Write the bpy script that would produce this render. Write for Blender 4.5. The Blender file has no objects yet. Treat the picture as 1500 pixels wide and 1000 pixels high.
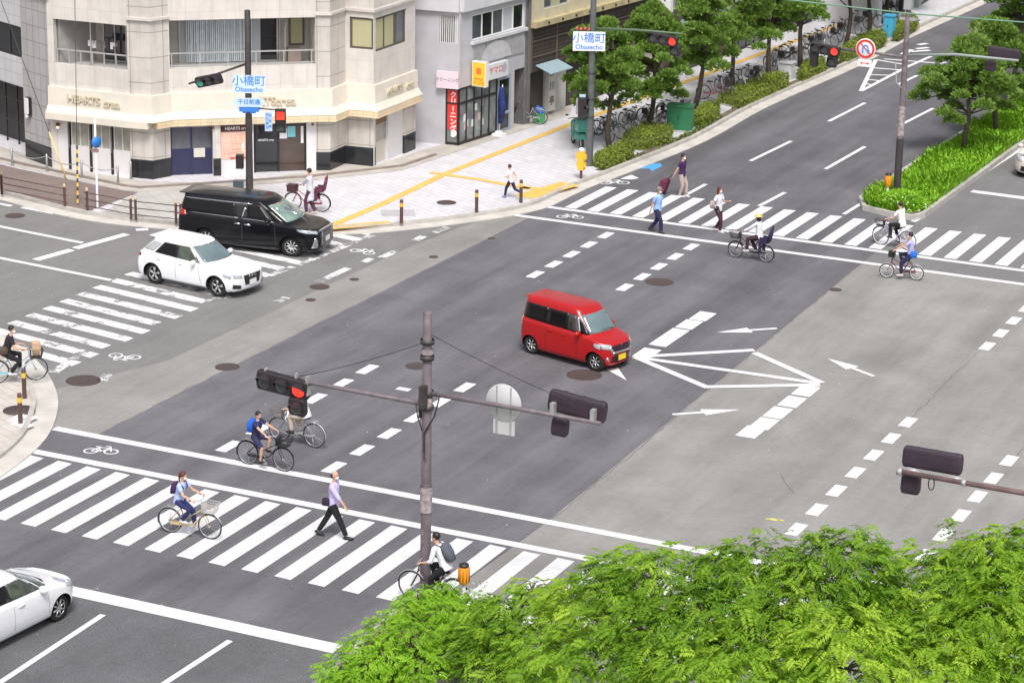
import bpy, math, random
import numpy as np
from mathutils import Vector, Matrix
sc = bpy.context.scene
COL = sc.collection
rad = math.radians
# ---------------- camera ----------------
FPX, PIT, YAW, ROLL, CH = 3744.456, 0.298130509, 0.440997057, 0.0182065862, 22.6
_F = Vector((-math.sin(YAW)*math.cos(PIT), math.cos(YAW)*math.cos(PIT), -math.sin(PIT)))
_R = Vector((math.cos(YAW), math.sin(YAW), 0)); _U = _R.cross(_F)
R2 = _R*math.cos(ROLL)+_U*math.sin(ROLL); U2 = -_R*math.sin(ROLL)+_U*math.cos(ROLL)
cd = bpy.data.cameras.new('camera'); cam = bpy.data.objects.new('camera', cd); COL.objects.link(cam)
cam.matrix_world = Matrix(((R2.x, U2.x, -_F.x, 0), (R2.y, U2.y, -_F.y, 0), (R2.z, U2.z, -_F.z, CH), (0, 0, 0, 1)))
cd.sensor_width = 36; cd.lens = FPX/1500*36; cd.clip_start = .5; cd.clip_end = 3000
sc.camera = cam
# ---------------- world, sun, exposure ----------------
w = bpy.data.worlds.new("World"); sc.world = w; w.use_nodes = True
SUN_EL, SUN_AZ = rad(56), rad(150)      # azimuth from +Y clockwise
nt = w.node_tree; bg = nt.nodes['Background']
sky = nt.nodes.new('ShaderNodeTexSky'); sky.sky_type = 'NISHITA'; sky.sun_disc = False
sky.sun_elevation = SUN_EL; sky.sun_rotation = SUN_AZ; sky.air_density = 1; sky.dust_density = 5; sky.ozone_density = 1
hs = nt.nodes.new('ShaderNodeHueSaturation'); hs.inputs['Saturation'].default_value = .42
nt.links.new(sky.outputs[0], hs.inputs['Color']); nt.links.new(hs.outputs[0], bg.inputs[0])
bg.inputs[1].default_value = .135
sl = bpy.data.lights.new('sun', 'SUN'); sl.energy = 2.1; sl.angle = rad(16); sl.color = (1, .965, .93)
so = bpy.data.objects.new('sun', sl); COL.objects.link(so)
sd = Vector((math.sin(SUN_AZ)*math.cos(SUN_EL), math.cos(SUN_AZ)*math.cos(SUN_EL), math.sin(SUN_EL)))
so.rotation_euler = sd.to_track_quat('Z', 'Y').to_euler(); so.location = (0, 0, 60)
sc.view_settings.view_transform = 'Standard'; sc.view_settings.look = 'None'
sc.view_settings.exposure = .22; sc.view_settings.gamma = 1
sc.render.engine = 'CYCLES'
sc.cycles.max_bounces = 6; sc.cycles.transparent_max_bounces = 8

# ---------------- survey: photo point -> place on the ground (or height z) ----------------
def G(px, py, z=0.0):
    r = _F*FPX+R2*(px-750)-U2*(py-500); t = (z-CH)/r.z
    return Vector((r.x*t, r.y*t, z))
def HZ(P, py):
    a, b = 0., 30.
    for _ in range(40):
        m = (a+b)/2; Q = Vector((P[0], P[1], m-CH)); d = Q.dot(_F)
        if 500-FPX*Q.dot(U2)/d > py: a = m
        else: b = m
    return a
# ---------------- mesh builder ----------------
SPLIT = {'ground_floor_wall', 'granite_base', 'clamp', 'paper_scraps', 'cornice', 'laundry', 'signal_bracket', 'sign_rail', 'spot_lamp', 'air_conditioner', 'eyes', 'stay_wire', 'cable', 'window_bars', 'timber_post', 'recess', 'balcony_panel', 'downpipe', 'doorway', 'balcony_slab', 'ledge', 'strap', 'decoration', 'tactile', 'cable_loop', 'curtain', 'post', 'grip', 'louvred_wall', 'spoke'}
EXTRA = []       # further pieces of a split part: they follow the first piece's parent
class MB:
    def __init__(s): s.v = []; s.f = []; s.m = []; s.s = []
    def face(s, idx, m=0, sm=False): s.f.append(tuple(idx)); s.m.append(m); s.s.append(sm)
    def addv(s, p): s.v.append((p[0], p[1], p[2])); return len(s.v)-1
    def poly(s, pts, m=0, sm=False): s.face([s.addv(p) for p in pts], m, sm)
    def box(s, x0, x1, y0, y1, z0, z1, m=0, T=None):
        if x0 > x1: x0, x1 = x1, x0
        if y0 > y1: y0, y1 = y1, y0
        c = [(x0,y0,z0),(x1,y0,z0),(x1,y1,z0),(x0,y1,z0),(x0,y0,z1),(x1,y0,z1),(x1,y1,z1),(x0,y1,z1)]
        if T: c = [T(Vector(p)) for p in c]
        i = [s.addv(p) for p in c]
        for q in ((0,3,2,1),(4,5,6,7),(0,1,5,4),(1,2,6,5),(2,3,7,6),(3,0,4,7)): s.face([i[k] for k in q], m)
    def prism(s, pts, z0, z1, m=0, mt=None, bottom=True):
        a = sum(pts[i][0]*pts[(i+1) % len(pts)][1]-pts[(i+1) % len(pts)][0]*pts[i][1] for i in range(len(pts)))
        if a < 0: pts = pts[::-1]
        n = len(pts); lo = [s.addv((p[0], p[1], z0)) for p in pts]; hi = [s.addv((p[0], p[1], z1)) for p in pts]
        for i in range(n): j = (i+1) % n; s.face((lo[i], lo[j], hi[j], hi[i]), m)
        s.face(hi, m if mt is None else mt)
        if bottom: s.face(lo[::-1], m)
    def loft(s, rings, m=0, cap=True, sm=True, closed=True):
        ix = [[s.addv(p) for p in r] for r in rings]; n = len(rings[0])
        for a, b in zip(ix, ix[1:]):
            for k in range(n if closed else n-1):
                l = (k+1) % n; s.face((a[k], a[l], b[l], b[k]), m, sm)
        if cap: s.face(ix[0][::-1], m); s.face(ix[-1], m)
        return ix
    def tube(s, pts, r, n=8, m=0, cap=True, sm=True, sx=1.0, up=None):
        pts = [Vector(p) for p in pts]
        if not isinstance(r, (list, tuple)): r = [r]*len(pts)
        rings = []; pu = None
        for i, p in enumerate(pts):
            d = (pts[min(i+1, len(pts)-1)]-pts[max(i-1, 0)]).normalized()
            if pu is None:
                u = Vector(up) if up else (Vector((0, 0, 1)) if abs(d.z) < .9 else Vector((1, 0, 0)))
            else: u = pu
            a = u.cross(d)
            if a.length < 1e-5: a = Vector((0, 1, 0)).cross(d)
            a.normalize(); b = d.cross(a); pu = b
            ri = r[i]
            ra, rb = (ri if isinstance(ri, tuple) else (ri*sx, ri))
            rings.append([p+a*math.cos(t)*ra+b*math.sin(t)*rb for t in [2*math.pi*k/n for k in range(n)]])
        s.loft(rings, m, cap, sm)
    def lathe(s, prof, c=(0, 0, 0), n=16, m=0, axis='z', cap=False):
        rings = []
        for r, h in prof:
            ring = []
            for k in range(n):
                t = 2*math.pi*k/n; a, b = r*math.cos(t), r*math.sin(t)
                ring.append((c[0]+a, c[1]+b, c[2]+h) if axis == 'z' else ((c[0]+a, c[1]-h, c[2]+b) if axis == 'y' else (c[0]+h, c[1]+a, c[2]+b)))
            rings.append(ring)
        s.loft(rings, m, cap, True)
    def ring(s, c, R, r, n=20, k=6, m=0, ax='y'):      # torus
        prof = []
        ix = []
        for i in range(n):
            t = 2*math.pi*i/n; q = []
            for j in range(k):
                a = 2*math.pi*j/k; rr = R+r*math.cos(a); h = r*math.sin(a)
                q.append(s.addv((c[0]+rr*math.cos(t), c[1]+h, c[2]+rr*math.sin(t)) if ax == 'y' else (c[0]+rr*math.cos(t), c[1]+rr*math.sin(t), c[2]+h)))
            ix.append(q)
        for i in range(n):
            a, b = ix[i], ix[(i+1) % n]
            for j in range(k): l = (j+1) % k; s.face((a[j], b[j], b[l], a[l]), m, True)
    def ell(s, c, r, n=12, k=8, m=0):
        rings = []
        for j in range(k+1):
            t = math.pi*(j/k); z = -math.cos(t); q = max(math.sin(t), .02)
            rings.append([(c[0]+r[0]*q*math.cos(2*math.pi*i/n), c[1]+r[1]*q*math.sin(2*math.pi*i/n), c[2]+r[2]*z) for i in range(n)])
        s.loft(rings, m, True, True)
    def xf(s, T): s.v = [tuple(T(Vector(p))) for p in s.v]; return s
    def split(s, gap=.02):
        par = list(range(len(s.v)))
        def find(a):
            while par[a] != a: par[a] = par[par[a]]; a = par[a]
            return a
        for f in s.f:
            r = find(f[0])
            for i in f[1:]: par[find(i)] = r
        isl = {}
        for k, f in enumerate(s.f): isl.setdefault(find(f[0]), []).append(k)
        L = []
        for fs in isl.values():
            vs = {i for k in fs for i in s.f[k]}; P = [s.v[i] for i in vs]; L.append([fs, [min(p[a] for p in P)-gap/2 for a in range(3)], [max(p[a] for p in P)+gap/2 for a in range(3)]])
        done = False
        while not done:
            done = True
            for i in range(len(L)):
                for j in range(i+1, len(L)):
                    if all(L[i][1][a] <= L[j][2][a] and L[j][1][a] <= L[i][2][a] for a in range(3)):
                        L[i] = [L[i][0]+L[j][0], [min(L[i][1][a], L[j][1][a]) for a in range(3)], [max(L[i][2][a], L[j][2][a]) for a in range(3)]]; L.pop(j); done = False; break
                if not done: break
        out = []
        for fs, _, _ in L:
            q = MB(); mp = {}
            for k in fs:
                idx = []
                for i in s.f[k]:
                    if i not in mp: mp[i] = q.addv(s.v[i])
                    idx.append(mp[i])
                q.face(idx, s.m[k], s.s[k])
            out.append(q)
        return out
    def build(s, name, mats, parent=None, loc=None, rz=0, uv=True):
        if parent and name in SPLIT and len(s.f) < 3000:
            ps = s.split()
            if len(ps) > 1:
                r = [q._build(name, mats, parent, loc, rz, uv) for q in ps]
                for o in r[1:]: EXTRA.append((o, r[0]))
                return r[0]
        return s._build(name, mats, parent, loc, rz, uv)
    def _build(s, name, mats, parent=None, loc=None, rz=0, uv=True):
        me = bpy.data.meshes.new(name); me.from_pydata(s.v, [], s.f)
        if not isinstance(mats, (list, tuple)): mats = [mats]
        for x in mats: me.materials.append(x)
        me.polygons.foreach_set('material_index', s.m); me.polygons.foreach_set('use_smooth', s.s)
        if uv and len(s.f) < 60000:
            ul = me.uv_layers.new(name='UVMap'); data = [0.0]*(2*len(me.loops)); k = 0
            for p in me.polygons:
                nx, ny, nz = p.normal
                l = math.hypot(nx, ny)
                for vi in p.vertices:
                    a, b, c = s.v[vi]
                    if abs(nz) < .7 and l > 1e-6: data[k] = (-ny*a+nx*b)/l; data[k+1] = c
                    else: data[k] = a; data[k+1] = b
                    k += 2
            ul.data.foreach_set('uv', data)
        me.update()
        o = bpy.data.objects.new(name, me); COL.objects.link(o)
        if parent: o.parent = parent
        if loc is not None: o.location = loc
        if rz: o.rotation_euler = (0, 0, rz)
        return o
def tag(o, label=None, cat=None, group=None, kind=None):
    if label: o['label'] = label
    if cat: o['category'] = cat
    if group: o['group'] = group
    if kind: o['kind'] = kind
    return o
def empty(name, loc, rz, label, cat, group=None):
    o = bpy.data.objects.new(name, None); COL.objects.link(o); o.location = loc; o.rotation_euler = (0, 0, rz)
    o.empty_display_size = .2
    return tag(o, label, cat, group)
def dup(root, loc, rz, label, group=None, scale=None):
    r = root.copy(); COL.objects.link(r); r.location = loc; r.rotation_euler = (0, 0, rz)
    if scale: r.scale = scale
    r['label'] = label
    if group: r['group'] = group
    for ch in list(root.children):
        c = ch.copy(); COL.objects.link(c); c.parent = r
        for g in list(ch.children):
            d = g.copy(); COL.objects.link(d); d.parent = c
    return r
# ---------------- materials ----------------
MATS = {}
def mat(name, col, rough=.6, metal=0, var=0, scale=3, bump=0, bscale=20, spec=.5, coat=0, emit=0, trans=0):
    if name in MATS: return MATS[name]
    m = bpy.data.materials.new(name); m.use_nodes = True; n = m.node_tree; P = n.nodes['Principled BSDF']; L = n.links
    P.inputs['Base Color'].default_value = (*col, 1); P.inputs['Roughness'].default_value = rough
    P.inputs['Metallic'].default_value = metal; P.inputs['Specular IOR Level'].default_value = spec
    P.inputs['Coat Weight'].default_value = coat; P.inputs['Coat Roughness'].default_value = .05
    if emit: P.inputs['Emission Color'].default_value = (*col, 1); P.inputs['Emission Strength'].default_value = emit
    if trans: P.inputs['Transmission Weight'].default_value = trans
    if var or bump:
        tc = n.nodes.new('ShaderNodeTexCoord')
    if var:
        no = n.nodes.new('ShaderNodeTexNoise'); no.inputs['Scale'].default_value = scale; no.inputs['Detail'].default_value = 6
        L.new(tc.outputs['Object'], no.inputs['Vector'])
        mr = n.nodes.new('ShaderNodeMapRange'); mr.inputs[1].default_value = .3; mr.inputs[2].default_value = .7
        mr.inputs[3].default_value = 1-var; mr.inputs[4].default_value = 1+var; L.new(no.outputs[0], mr.inputs[0])
        mx = n.nodes.new('ShaderNodeVectorMath'); mx.operation = 'SCALE'; mx.inputs[0].default_value = col
        L.new(mr.outputs[0], mx.inputs['Scale']); L.new(mx.outputs[0], P.inputs['Base Color'])
    if bump:
        nb = n.nodes.new('ShaderNodeTexNoise'); nb.inputs['Scale'].default_value = bscale; nb.inputs['Detail'].default_value = 4
        L.new(tc.outputs['Object'], nb.inputs['Vector']); bp = n.nodes.new('ShaderNodeBump'); bp.inputs['Strength'].default_value = bump
        bp.inputs['Distance'].default_value = .01; L.new(nb.outputs[0], bp.inputs['Height']); L.new(bp.outputs[0], P.inputs['Normal'])
    MATS[name] = m; return m
def nodes(name):
    m = bpy.data.materials.new(name); m.use_nodes = True; MATS[name] = m
    return m, m.node_tree.nodes, m.node_tree.links, m.node_tree.nodes['Principled BSDF']
def noise(N, L, vec, scale, detail=5, rough=.55, dist=0):
    t = N.new('ShaderNodeTexNoise'); t.inputs['Scale'].default_value = scale; t.inputs['Detail'].default_value = detail
    t.inputs['Roughness'].default_value = rough; t.inputs['Distortion'].default_value = dist
    if vec is not None: L.new(vec, t.inputs['Vector'])
    return t.outputs[0]
def rng(N, L, v, a, b, c, d):
    m = N.new('ShaderNodeMapRange'); L.new(v, m.inputs[0])
    for i, x in enumerate((a, b, c, d)): m.inputs[i+1].default_value = x
    return m.outputs[0]
def mul(N, L, a, b, op='MULTIPLY'):
    m = N.new('ShaderNodeMath'); m.operation = op
    for i, x in enumerate((a, b)):
        if isinstance(x, (int, float)): m.inputs[i].default_value = x
        else: L.new(x, m.inputs[i])
    return m.outputs[0]
def mixc(N, L, f, a, b, mode='MIX'):
    m = N.new('ShaderNodeMix'); m.data_type = 'RGBA'; m.blend_type = mode
    if isinstance(f, (int, float)): m.inputs[0].default_value = f
    else: L.new(f, m.inputs[0])
    for i, x in ((6, a), (7, b)):
        if isinstance(x, tuple): m.inputs[i].default_value = (*x, 1)
        else: L.new(x, m.inputs[i])
    return m.outputs[2]
def stretch(N, L, vec, sx, sy, rz=0):
    m = N.new('ShaderNodeMapping'); m.inputs['Scale'].default_value = (sx, sy, 1); m.inputs['Rotation'].default_value = (0, 0, rz)
    L.new(vec, m.inputs['Vector']); return m.outputs[0]
def asphalt(name, col, streak=.10, speck=.12, blot=.07, rz=0, grain=55):
    m, N, L, P = nodes(name); tc = N.new('ShaderNodeTexCoord').outputs['Object']
    a = rng(N, L, noise(N, L, stretch(N, L, tc, .9, .06, rz), 1, 5, .6), .3, .7, 1-streak, 1+streak)
    b = rng(N, L, noise(N, L, tc, .35, 6, .6, .4), .3, .7, 1-blot, 1+blot)
    c = rng(N, L, noise(N, L, tc, grain, 3, .7), .3, .7, 1-speck, 1+speck)
    e = rng(N, L, noise(N, L, stretch(N, L, tc, .25, .12, rz), 3, 8, .7), .62, .8, 1, 1.18)
    h = rng(N, L, noise(N, L, tc, 5, 5, .65), .3, .7, .94, 1.06); k = rng(N, L, noise(N, L, stretch(N, L, tc, 1.6, .35, rz), 1.5, 7, .7, .5), .55, .75, 1, .86)
    f = mul(N, L, mul(N, L, mul(N, L, a, b), mul(N, L, c, e)), mul(N, L, h, k))
    v = N.new('ShaderNodeVectorMath'); v.operation = 'SCALE'; v.inputs[0].default_value = col; L.new(f, v.inputs['Scale'])
    vo = N.new('ShaderNodeTexVoronoi'); vo.inputs['Scale'].default_value = 1.3; L.new(tc, vo.inputs['Vector'])
    sp = rng(N, L, vo.outputs['Distance'], .018, .03, 1, 0)
    L.new(mixc(N, L, sp, v.outputs[0], (.72, .72, .7)), P.inputs['Base Color']); P.inputs['Roughness'].default_value = .88
    P.inputs['Specular IOR Level'].default_value = .3
    bp = N.new('ShaderNodeBump'); bp.inputs['Strength'].default_value = .35; bp.inputs['Distance'].default_value = .006
    L.new(noise(N, L, tc, 60, 3), bp.inputs['Height']); L.new(bp.outputs[0], P.inputs['Normal'])
    return m
def paint(name, under, wear, col=(.84, .84, .85)):
    m, N, L, P = nodes(name); tc = N.new('ShaderNodeTexCoord').outputs['Object']
    n1 = noise(N, L, tc, 1.6, 9, .72, .3); n2 = noise(N, L, tc, 9, 6, .75)
    s = mul(N, L, mul(N, L, n1, .7), mul(N, L, n2, .3), 'ADD')
    f = rng(N, L, s, 1-wear-.04, 1-wear+.02, 0, 1)
    d = rng(N, L, noise(N, L, tc, 2.3, 8, .7), .35, .75, 1.02, .74)
    v = N.new('ShaderNodeVectorMath'); v.operation = 'SCALE'; v.inputs[0].default_value = col; L.new(d, v.inputs['Scale'])
    L.new(mixc(N, L, f, v.outputs[0], under), P.inputs['Base Color']); P.inputs['Roughness'].default_value = .6
    return m
def tiles(name, c1, c2, joint, w=.6, h=.45, off=0.0, mortar=.008, dirt=.12, rough=.55, rz=0, world=False, bump=.3):
    m, N, L, P = nodes(name); T = N.new('ShaderNodeTexCoord'); uv = T.outputs['Object' if world else 'UV']
    vec = stretch(N, L, uv, 1, 1, rz)
    b = N.new('ShaderNodeTexBrick'); L.new(vec, b.inputs['Vector'])
    b.inputs['Color1'].default_value = (*c1, 1); b.inputs['Color2'].default_value = (*c2, 1); b.inputs['Mortar'].default_value = (*joint, 1)
    b.inputs['Scale'].default_value = 1; b.inputs['Brick Width'].default_value = w; b.inputs['Row Height'].default_value = h
    b.inputs['Mortar Size'].default_value = mortar; b.offset = off; b.inputs['Mortar Smooth'].default_value = .2
    d = rng(N, L, noise(N, L, T.outputs['Object'], 1.1, 7, .65, .3), .3, .75, 1.04, 1-dirt)
    g = rng(N, L, noise(N, L, T.outputs['Object'], 30, 3, .6), .3, .7, .96, 1.04)
    v = N.new('ShaderNodeVectorMath'); v.operation = 'SCALE'; L.new(b.outputs['Color'], v.inputs[0])
    if not world:
        mp = N.new('ShaderNodeMapping'); mp.inputs['Scale'].default_value = (2.2, 2.2, .22); L.new(T.outputs['Object'], mp.inputs['Vector']); g = mul(N, L, g, rng(N, L, noise(N, L, mp.outputs[0], 1.5, 7, .7), .5, .78, 1.01, 1-dirt*1.1))
    L.new(mul(N, L, d, g), v.inputs['Scale'])
    L.new(v.outputs[0], P.inputs['Base Color']); P.inputs['Roughness'].default_value = rough
    bp = N.new('ShaderNodeBump'); bp.inputs['Strength'].default_value = bump; bp.inputs['Distance'].default_value = .004; bp.invert = True
    L.new(b.outputs['Fac'], bp.inputs['Height']); L.new(bp.outputs[0], P.inputs['Normal'])
    return m
def text(body, size, m, parent, T, name='lettering', depth=.01, bold=0, align='CENTER', label=None):
    cu = bpy.data.curves.new(name, 'FONT'); cu.body = body; cu.size = size; cu.extrude = depth; cu.offset = bold
    cu.align_x = align; cu.align_y = 'CENTER'; cu.resolution_u = 3
    o = bpy.data.objects.new(name, cu); COL.objects.link(o)
    bpy.context.view_layer.update()
    me = bpy.data.meshes.new_from_object(o.evaluated_get(bpy.context.evaluated_depsgraph_get()))
    bpy.data.objects.remove(o); me.materials.clear(); me.materials.append(m)
    o = bpy.data.objects.new(name, me); COL.objects.link(o)
    o.parent = parent; o.matrix_local = T
    if label: o['label'] = label
    return o
def face_T(loc, nrm, up=(0, 0, 1)):       # a frame whose +Z is the outward normal, +Y is up
    n = Vector(nrm).normalized(); u = Vector(up); r = u.cross(n).normalized(); u = n.cross(r)
    return Matrix(((r.x, u.x, n.x, loc[0]), (r.y, u.y, n.y, loc[1]), (r.z, u.z, n.z, loc[2]), (0, 0, 0, 1)))
# ================= SETTING: ground, roads, markings =================
M_light = asphalt('asphalt_light', (.268, .260, .250), .15, .15, .15)
M_dark = asphalt('asphalt_dark', (.140, .136, .149), .24, .16, .16)
M_mid = asphalt('asphalt_mid', (.19, .185, .19), .10, .13, .08)
M_old = asphalt('asphalt_old', (.13, .132, .14), .08, .35, .16, grain=28)
M_paintN = paint('road_paint', (.13, .125, .135), .35)
M_paintG = paint('road_paint_on_light', (.25, .245, .24), .34)
M_paintW = paint('road_paint_worn', (.20, .195, .2), .445)
M_paintVW = paint('road_paint_very_worn', (.23, .225, .225), .50)
M_yellow = paint('tactile_yellow', (.6, .58, .5), .36, (.82, .52, .13))
M_blue = paint('blue_paint', (.12, .12, .13), .33, (.10, .42, .85))
M_conc = mat('kerb_concrete', (.46, .44, .41), .85, var=.16, scale=2.5, bump=.3, bscale=40)
M_conc2 = mat('gutter_concrete', (.56, .53, .49), .85, var=.14, scale=1.4, bump=.3, bscale=40)
M_pave = tiles('pavers_light', (.66, .65, .68), (.60, .59, .62), (.43, .42, .44), .6, .3, .5, .012, .12, .8, rz=rad(28), world=True, bump=.5)
M_pavebr = tiles('pavers_brown', (.25, .19, .175), (.21, .165, .155), (.14, .11, .10), .2, .1, .5, .005, .22, .85, world=True)
M_pavegr = tiles('pavers_grey', (.52, .50, .48), (.46, .45, .43), (.3, .29, .28), .6, .6, .5, .012, .2, .8, rz=rad(40), world=True)
M_pavebg = tiles('pavers_beige', (.60, .55, .50), (.55, .50, .46), (.40, .36, .33), .6, .3, .5, .012, .14, .8, rz=rad(24), world=True)
M_soil = mat('soil', (.16, .13, .09), .95, var=.4, scale=6, bump=.5)
M_iron = mat('cast_iron', (.10, .075, .07), .7, metal=.3, var=.2, scale=12, bump=.6, bscale=60)
M_white = mat('white_paint', (.82, .82, .83), .4)
def sheet(name, pts, z, m, kind='structure'):
    b = MB(); a = sum(pts[i][0]*pts[(i+1) % len(pts)][1]-pts[(i+1) % len(pts)][0]*pts[i][1] for i in range(len(pts)))
    if a < 0: pts = pts[::-1]
    b.poly([(p[0], p[1], z) for p in pts], 0); return tag(b.build(name, m), kind=kind)
sheet('ground', [(-400, -60), (260, -60), (260, 420), (-400, 420)], 0, M_light)
sheet('road_dark_asphalt', [(-60, 44.4), (-24.3, 44.4), (-24.15, 53.0), (-24.9, 80.35), (-24.9, 86.8), (-27.3, 88), (-27.3, 260), (-34, 260), (-41, 100), (-40, 80.4), (-37.35, 80.4), (-37.45, 53.4), (-60, 53.4)], .004, M_dark)
M_left = asphalt('asphalt_side_road', (.205, .202, .20), .10, .14, .10, rz=rad(90))
sheet('side_road_asphalt', [(-200, 53.6), (-41.6, 53.6), (-39.4, 60), (-39.2, 75), (-38.6, 80.3), (-200, 80.3)], .0045, M_left)
sheet('road_mid_asphalt', [(-24.88, 80.6), (40, 80.6), (40, 260), (-24.88, 260)], .004, M_mid)
sheet('road_old_asphalt', [(-80, 0), (-24.6, 0), (-24.6, 44.38), (-80, 44.38)], .004, M_old)
def strip_px(b, pts, w, z, side=0):   # painted strip through photo points, width w (m)
    P = [G(*p) for p in pts]
    for i in range(len(P)-1):
        z += .00012*(len(b.f) % 9)
        d = (P[i+1]-P[i]).normalized(); n = Vector((-d.y, d.x, 0))*w/2; o = n*side
        b.poly([(P[i]-n+o)[:2]+(z,), (P[i+1]-n+o)[:2]+(z,), (P[i+1]+n+o)[:2]+(z,), (P[i]+n+o)[:2]+(z,)])
def rect(b, x0, x1, y0, y1, z): b.poly([(x0, y0, z), (x1, y0, z), (x1, y1, z), (x0, y1, z)])
Z1 = .008
def bar(b, x0, y0, x1, y1, w, z=Z1):
    d = Vector((x1-x0, y1-y0, 0)).normalized(); n = Vector((-d.y, d.x, 0))*w/2
    a = Vector((x0, y0, z)); c = Vector((x1, y1, z)); b.poly([a-n, c-n, c+n, a+n])
# near crosswalk
b = MB()
for k in range(-6, 22):
    x = -35.37+.889*k
    y1 = 51.33
    b.poly([(x, 47.24, Z1), (x+.45, 47.22, Z1), (x+.43, y1, Z1), (x-.02, y1+.02, Z1)])
tag(b.build('crosswalk_near', M_paintN), kind='structure')
b = MB()
bar(b, -38.9, 51.65, -6, 51.62, .3); bar(b, -38.75, 53.42, -6, 53.28, .3)
tag(b.build('bicycle_lane_lines_near', M_paintN), kind='structure')
b = MB(); bar(b, -45, 44.33, -24.95, 44.33, .48, .0085); bar(b, -21.5, 92.6, -21.5, 92.6+.01, .1)
bar(b, -24.5, 92.25, -5, 91.4, .42)
tag(b.build('stop_lines', M_paintN), kind='structure')
# far crosswalk
b = MB()
for k in range(0, 26):
    x = -36.86+.8865*k
    b.poly([(x, 82.35, Z1), (x+.44, 82.35, Z1), (x+.46, 86.1, Z1), (x+.02, 86.05, Z1)])
tag(b.build('crosswalk_far', M_paintN), kind='structure')
b = MB(); bar(b, -37.9, 82.12, -8, 82.0, .27); bar(b, -38.4, 80.45, -8, 80.32, .27)
tag(b.build('bicycle_lane_lines_far', M_paintN), kind='structure')
# left crosswalk: stripes run along x
b = MB()
for k in range(-8, 14):
    y = 66.10+.905*k
    ex = .25 if k % 3 == 0 else .05
    x1 = -41.45-ex if k < 6 else -41.2
    b.poly([(-45.62, y-.13+.62, Z1), (-45.68, y-.13+.2, Z1), (x1, y-.68, Z1), (x1+.03, y-.24, Z1)])
tag(b.build('crosswalk_left', M_paintW), kind='structure')
b = MB()
for a, c in (((545, 345), (437, 388)), ((430, 391), (393, 404)), ((510, 393), (465, 414)), ((655, 333), (636, 341)), ((125, 514), (78, 546)), ((621, 346), (607, 353)),
             ((580, 368), (558, 378)), ((420, 436), (405, 442)), ((336, 434), (300, 442)), ((158, 548), (150, 558)), ((545, 379), (533, 384))):
    strip_px(b, (a, c), .3, Z1)
b.v = [(v[0], v[1], v[2]+.003) for v in b.v]
tag(b.build('bicycle_lane_lines_left', M_paintVW), kind='structure')
b = MB()
strip_px(b, ((-300, 318), (165, 411)), .2, Z1); strip_px(b, ((-300, 272), (121, 356)), .2, Z1); strip_px(b, ((52, 381), (105, 366)), .34, .0085); strip_px(b, ((110, 364), (186, 343)), .34, .0085)
strip_px(b, ((32, 304), (79, 313)), .2, Z1); strip_px(b, ((-60, 287), (17, 302)), .2, Z1); strip_px(b, ((199, 337), (217, 336)), .3, Z1)
tag(b.build('lane_lines_left_road', M_paintG), kind='structure')
# avenue lane dashes
b = MB()
def dash(x, y, L=.85, w=.33): rect(b, x-w/2, x+w/2, y-L/2, y+L/2, Z1)
for k in range(-1, 6): dash(-18.56, 57.3+1.53*k)
for k in range(0, 10): dash(-18.56, 73.0+1.53*k)
for k in range(-1, 5): dash(-15.25, 57.1+1.52*k)
for k in range(0, 12): dash(-15.25, 72.4+1.53*k)
for k in range(0, 6): dash(-30.65, 54.3+1.51*k)
for k in range(0, 6): dash(-33.88, 54.4+1.52*k, L=.9)
for k in range(5): dash(-33.95, 73.64+1.45*k); dash(-30.75, 73.64+1.45*k)
rect(b, -32.3, -31.9, 60.75, 61.0, Z1)
tag(b.build('lane_dashes_avenue', M_paintN), kind='structure')
b = MB()
for p in (((1030, 463), (1010, 475), (990, 488), (972, 500), (948, 517)), ((1181, 572), (1161, 588), (1140, 604), (1120, 620), (1101, 632))):
    for q in p:
        g = G(*q); x, y = g.x, g.y; zq = Z1+.0003*(len(b.f) % 3); b.poly([(x-.28, y-.52, zq), (x+.28, y-.52, zq), (x+.28, y+.46, zq), (x-.28, y+.46, zq)])
for p in (((930, 523), (1105, 513)), ((1105, 517), (1204, 561)), ((1201, 564), (1030, 567)), ((1034, 567), (930, 523)), ((935, 524), (1201, 562))):
    strip_px(b, p, .24, Z1+.001*len(b.f)*.5)
def arrow(a, c):
    A, C = G(*a), G(*c); d = (C-A); L = d.length; d.normalize(); n = Vector((-d.y, d.x, 0)); k = A+d*L*.5
    z = Vector((0, 0, Z1))
    b.poly([A-n*.07+z, k-n*.07+z, k+n*.07+z, A+n*.07+z]); z = z+Vector((0, 0, .0006)); b.poly([k-n*.26+d*-.1+z, C+z, k+n*.26-d*.1+z])
arrow((1138, 481), (1050, 487)); arrow((985, 607), (1084, 600)); arrow((1280, 551), (1212, 525))
b.poly([G(889, 541, Z1), G(905, 538, Z1), G(918, 557, Z1)])
strip_px(b, ((151, 900), (-260, 1170)), .15, Z1); strip_px(b, ((337, 938), (180, 1040)), .15, Z1)
tag(b.build('junction_markings', M_paintN), kind='structure')
b = MB()
for a, c in (((1099, 236), (1159, 207)), ((1214, 178), (1267, 151)), ((1209, 248), (1267, 215)), ((1316, 185), (1367, 159)), ((1316, 124), (1362, 102)), ((999, 289), (1034, 270)),
             ((1112, 302), (1150, 282)), ((1375, 96), (1400, 84)), ((1420, 130), (1460, 110))):
    strip_px(b, (a, c), .17, Z1)
for a, c in (((1261, 134), (1283, 88)), ((1261, 134), (1328, 99)), ((1328, 99), (1366, 82)), ((1283, 88), (1330, 96)), ((1278, 100), (1318, 103)), ((1274, 110), (1305, 111)), ((1270, 117), (1290, 119)), ((1267, 123), (1277, 125)), ((1295, 87), (1370, 93))):
    strip_px(b, (a, c), .2, Z1+.0005*len(b.f))
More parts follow.
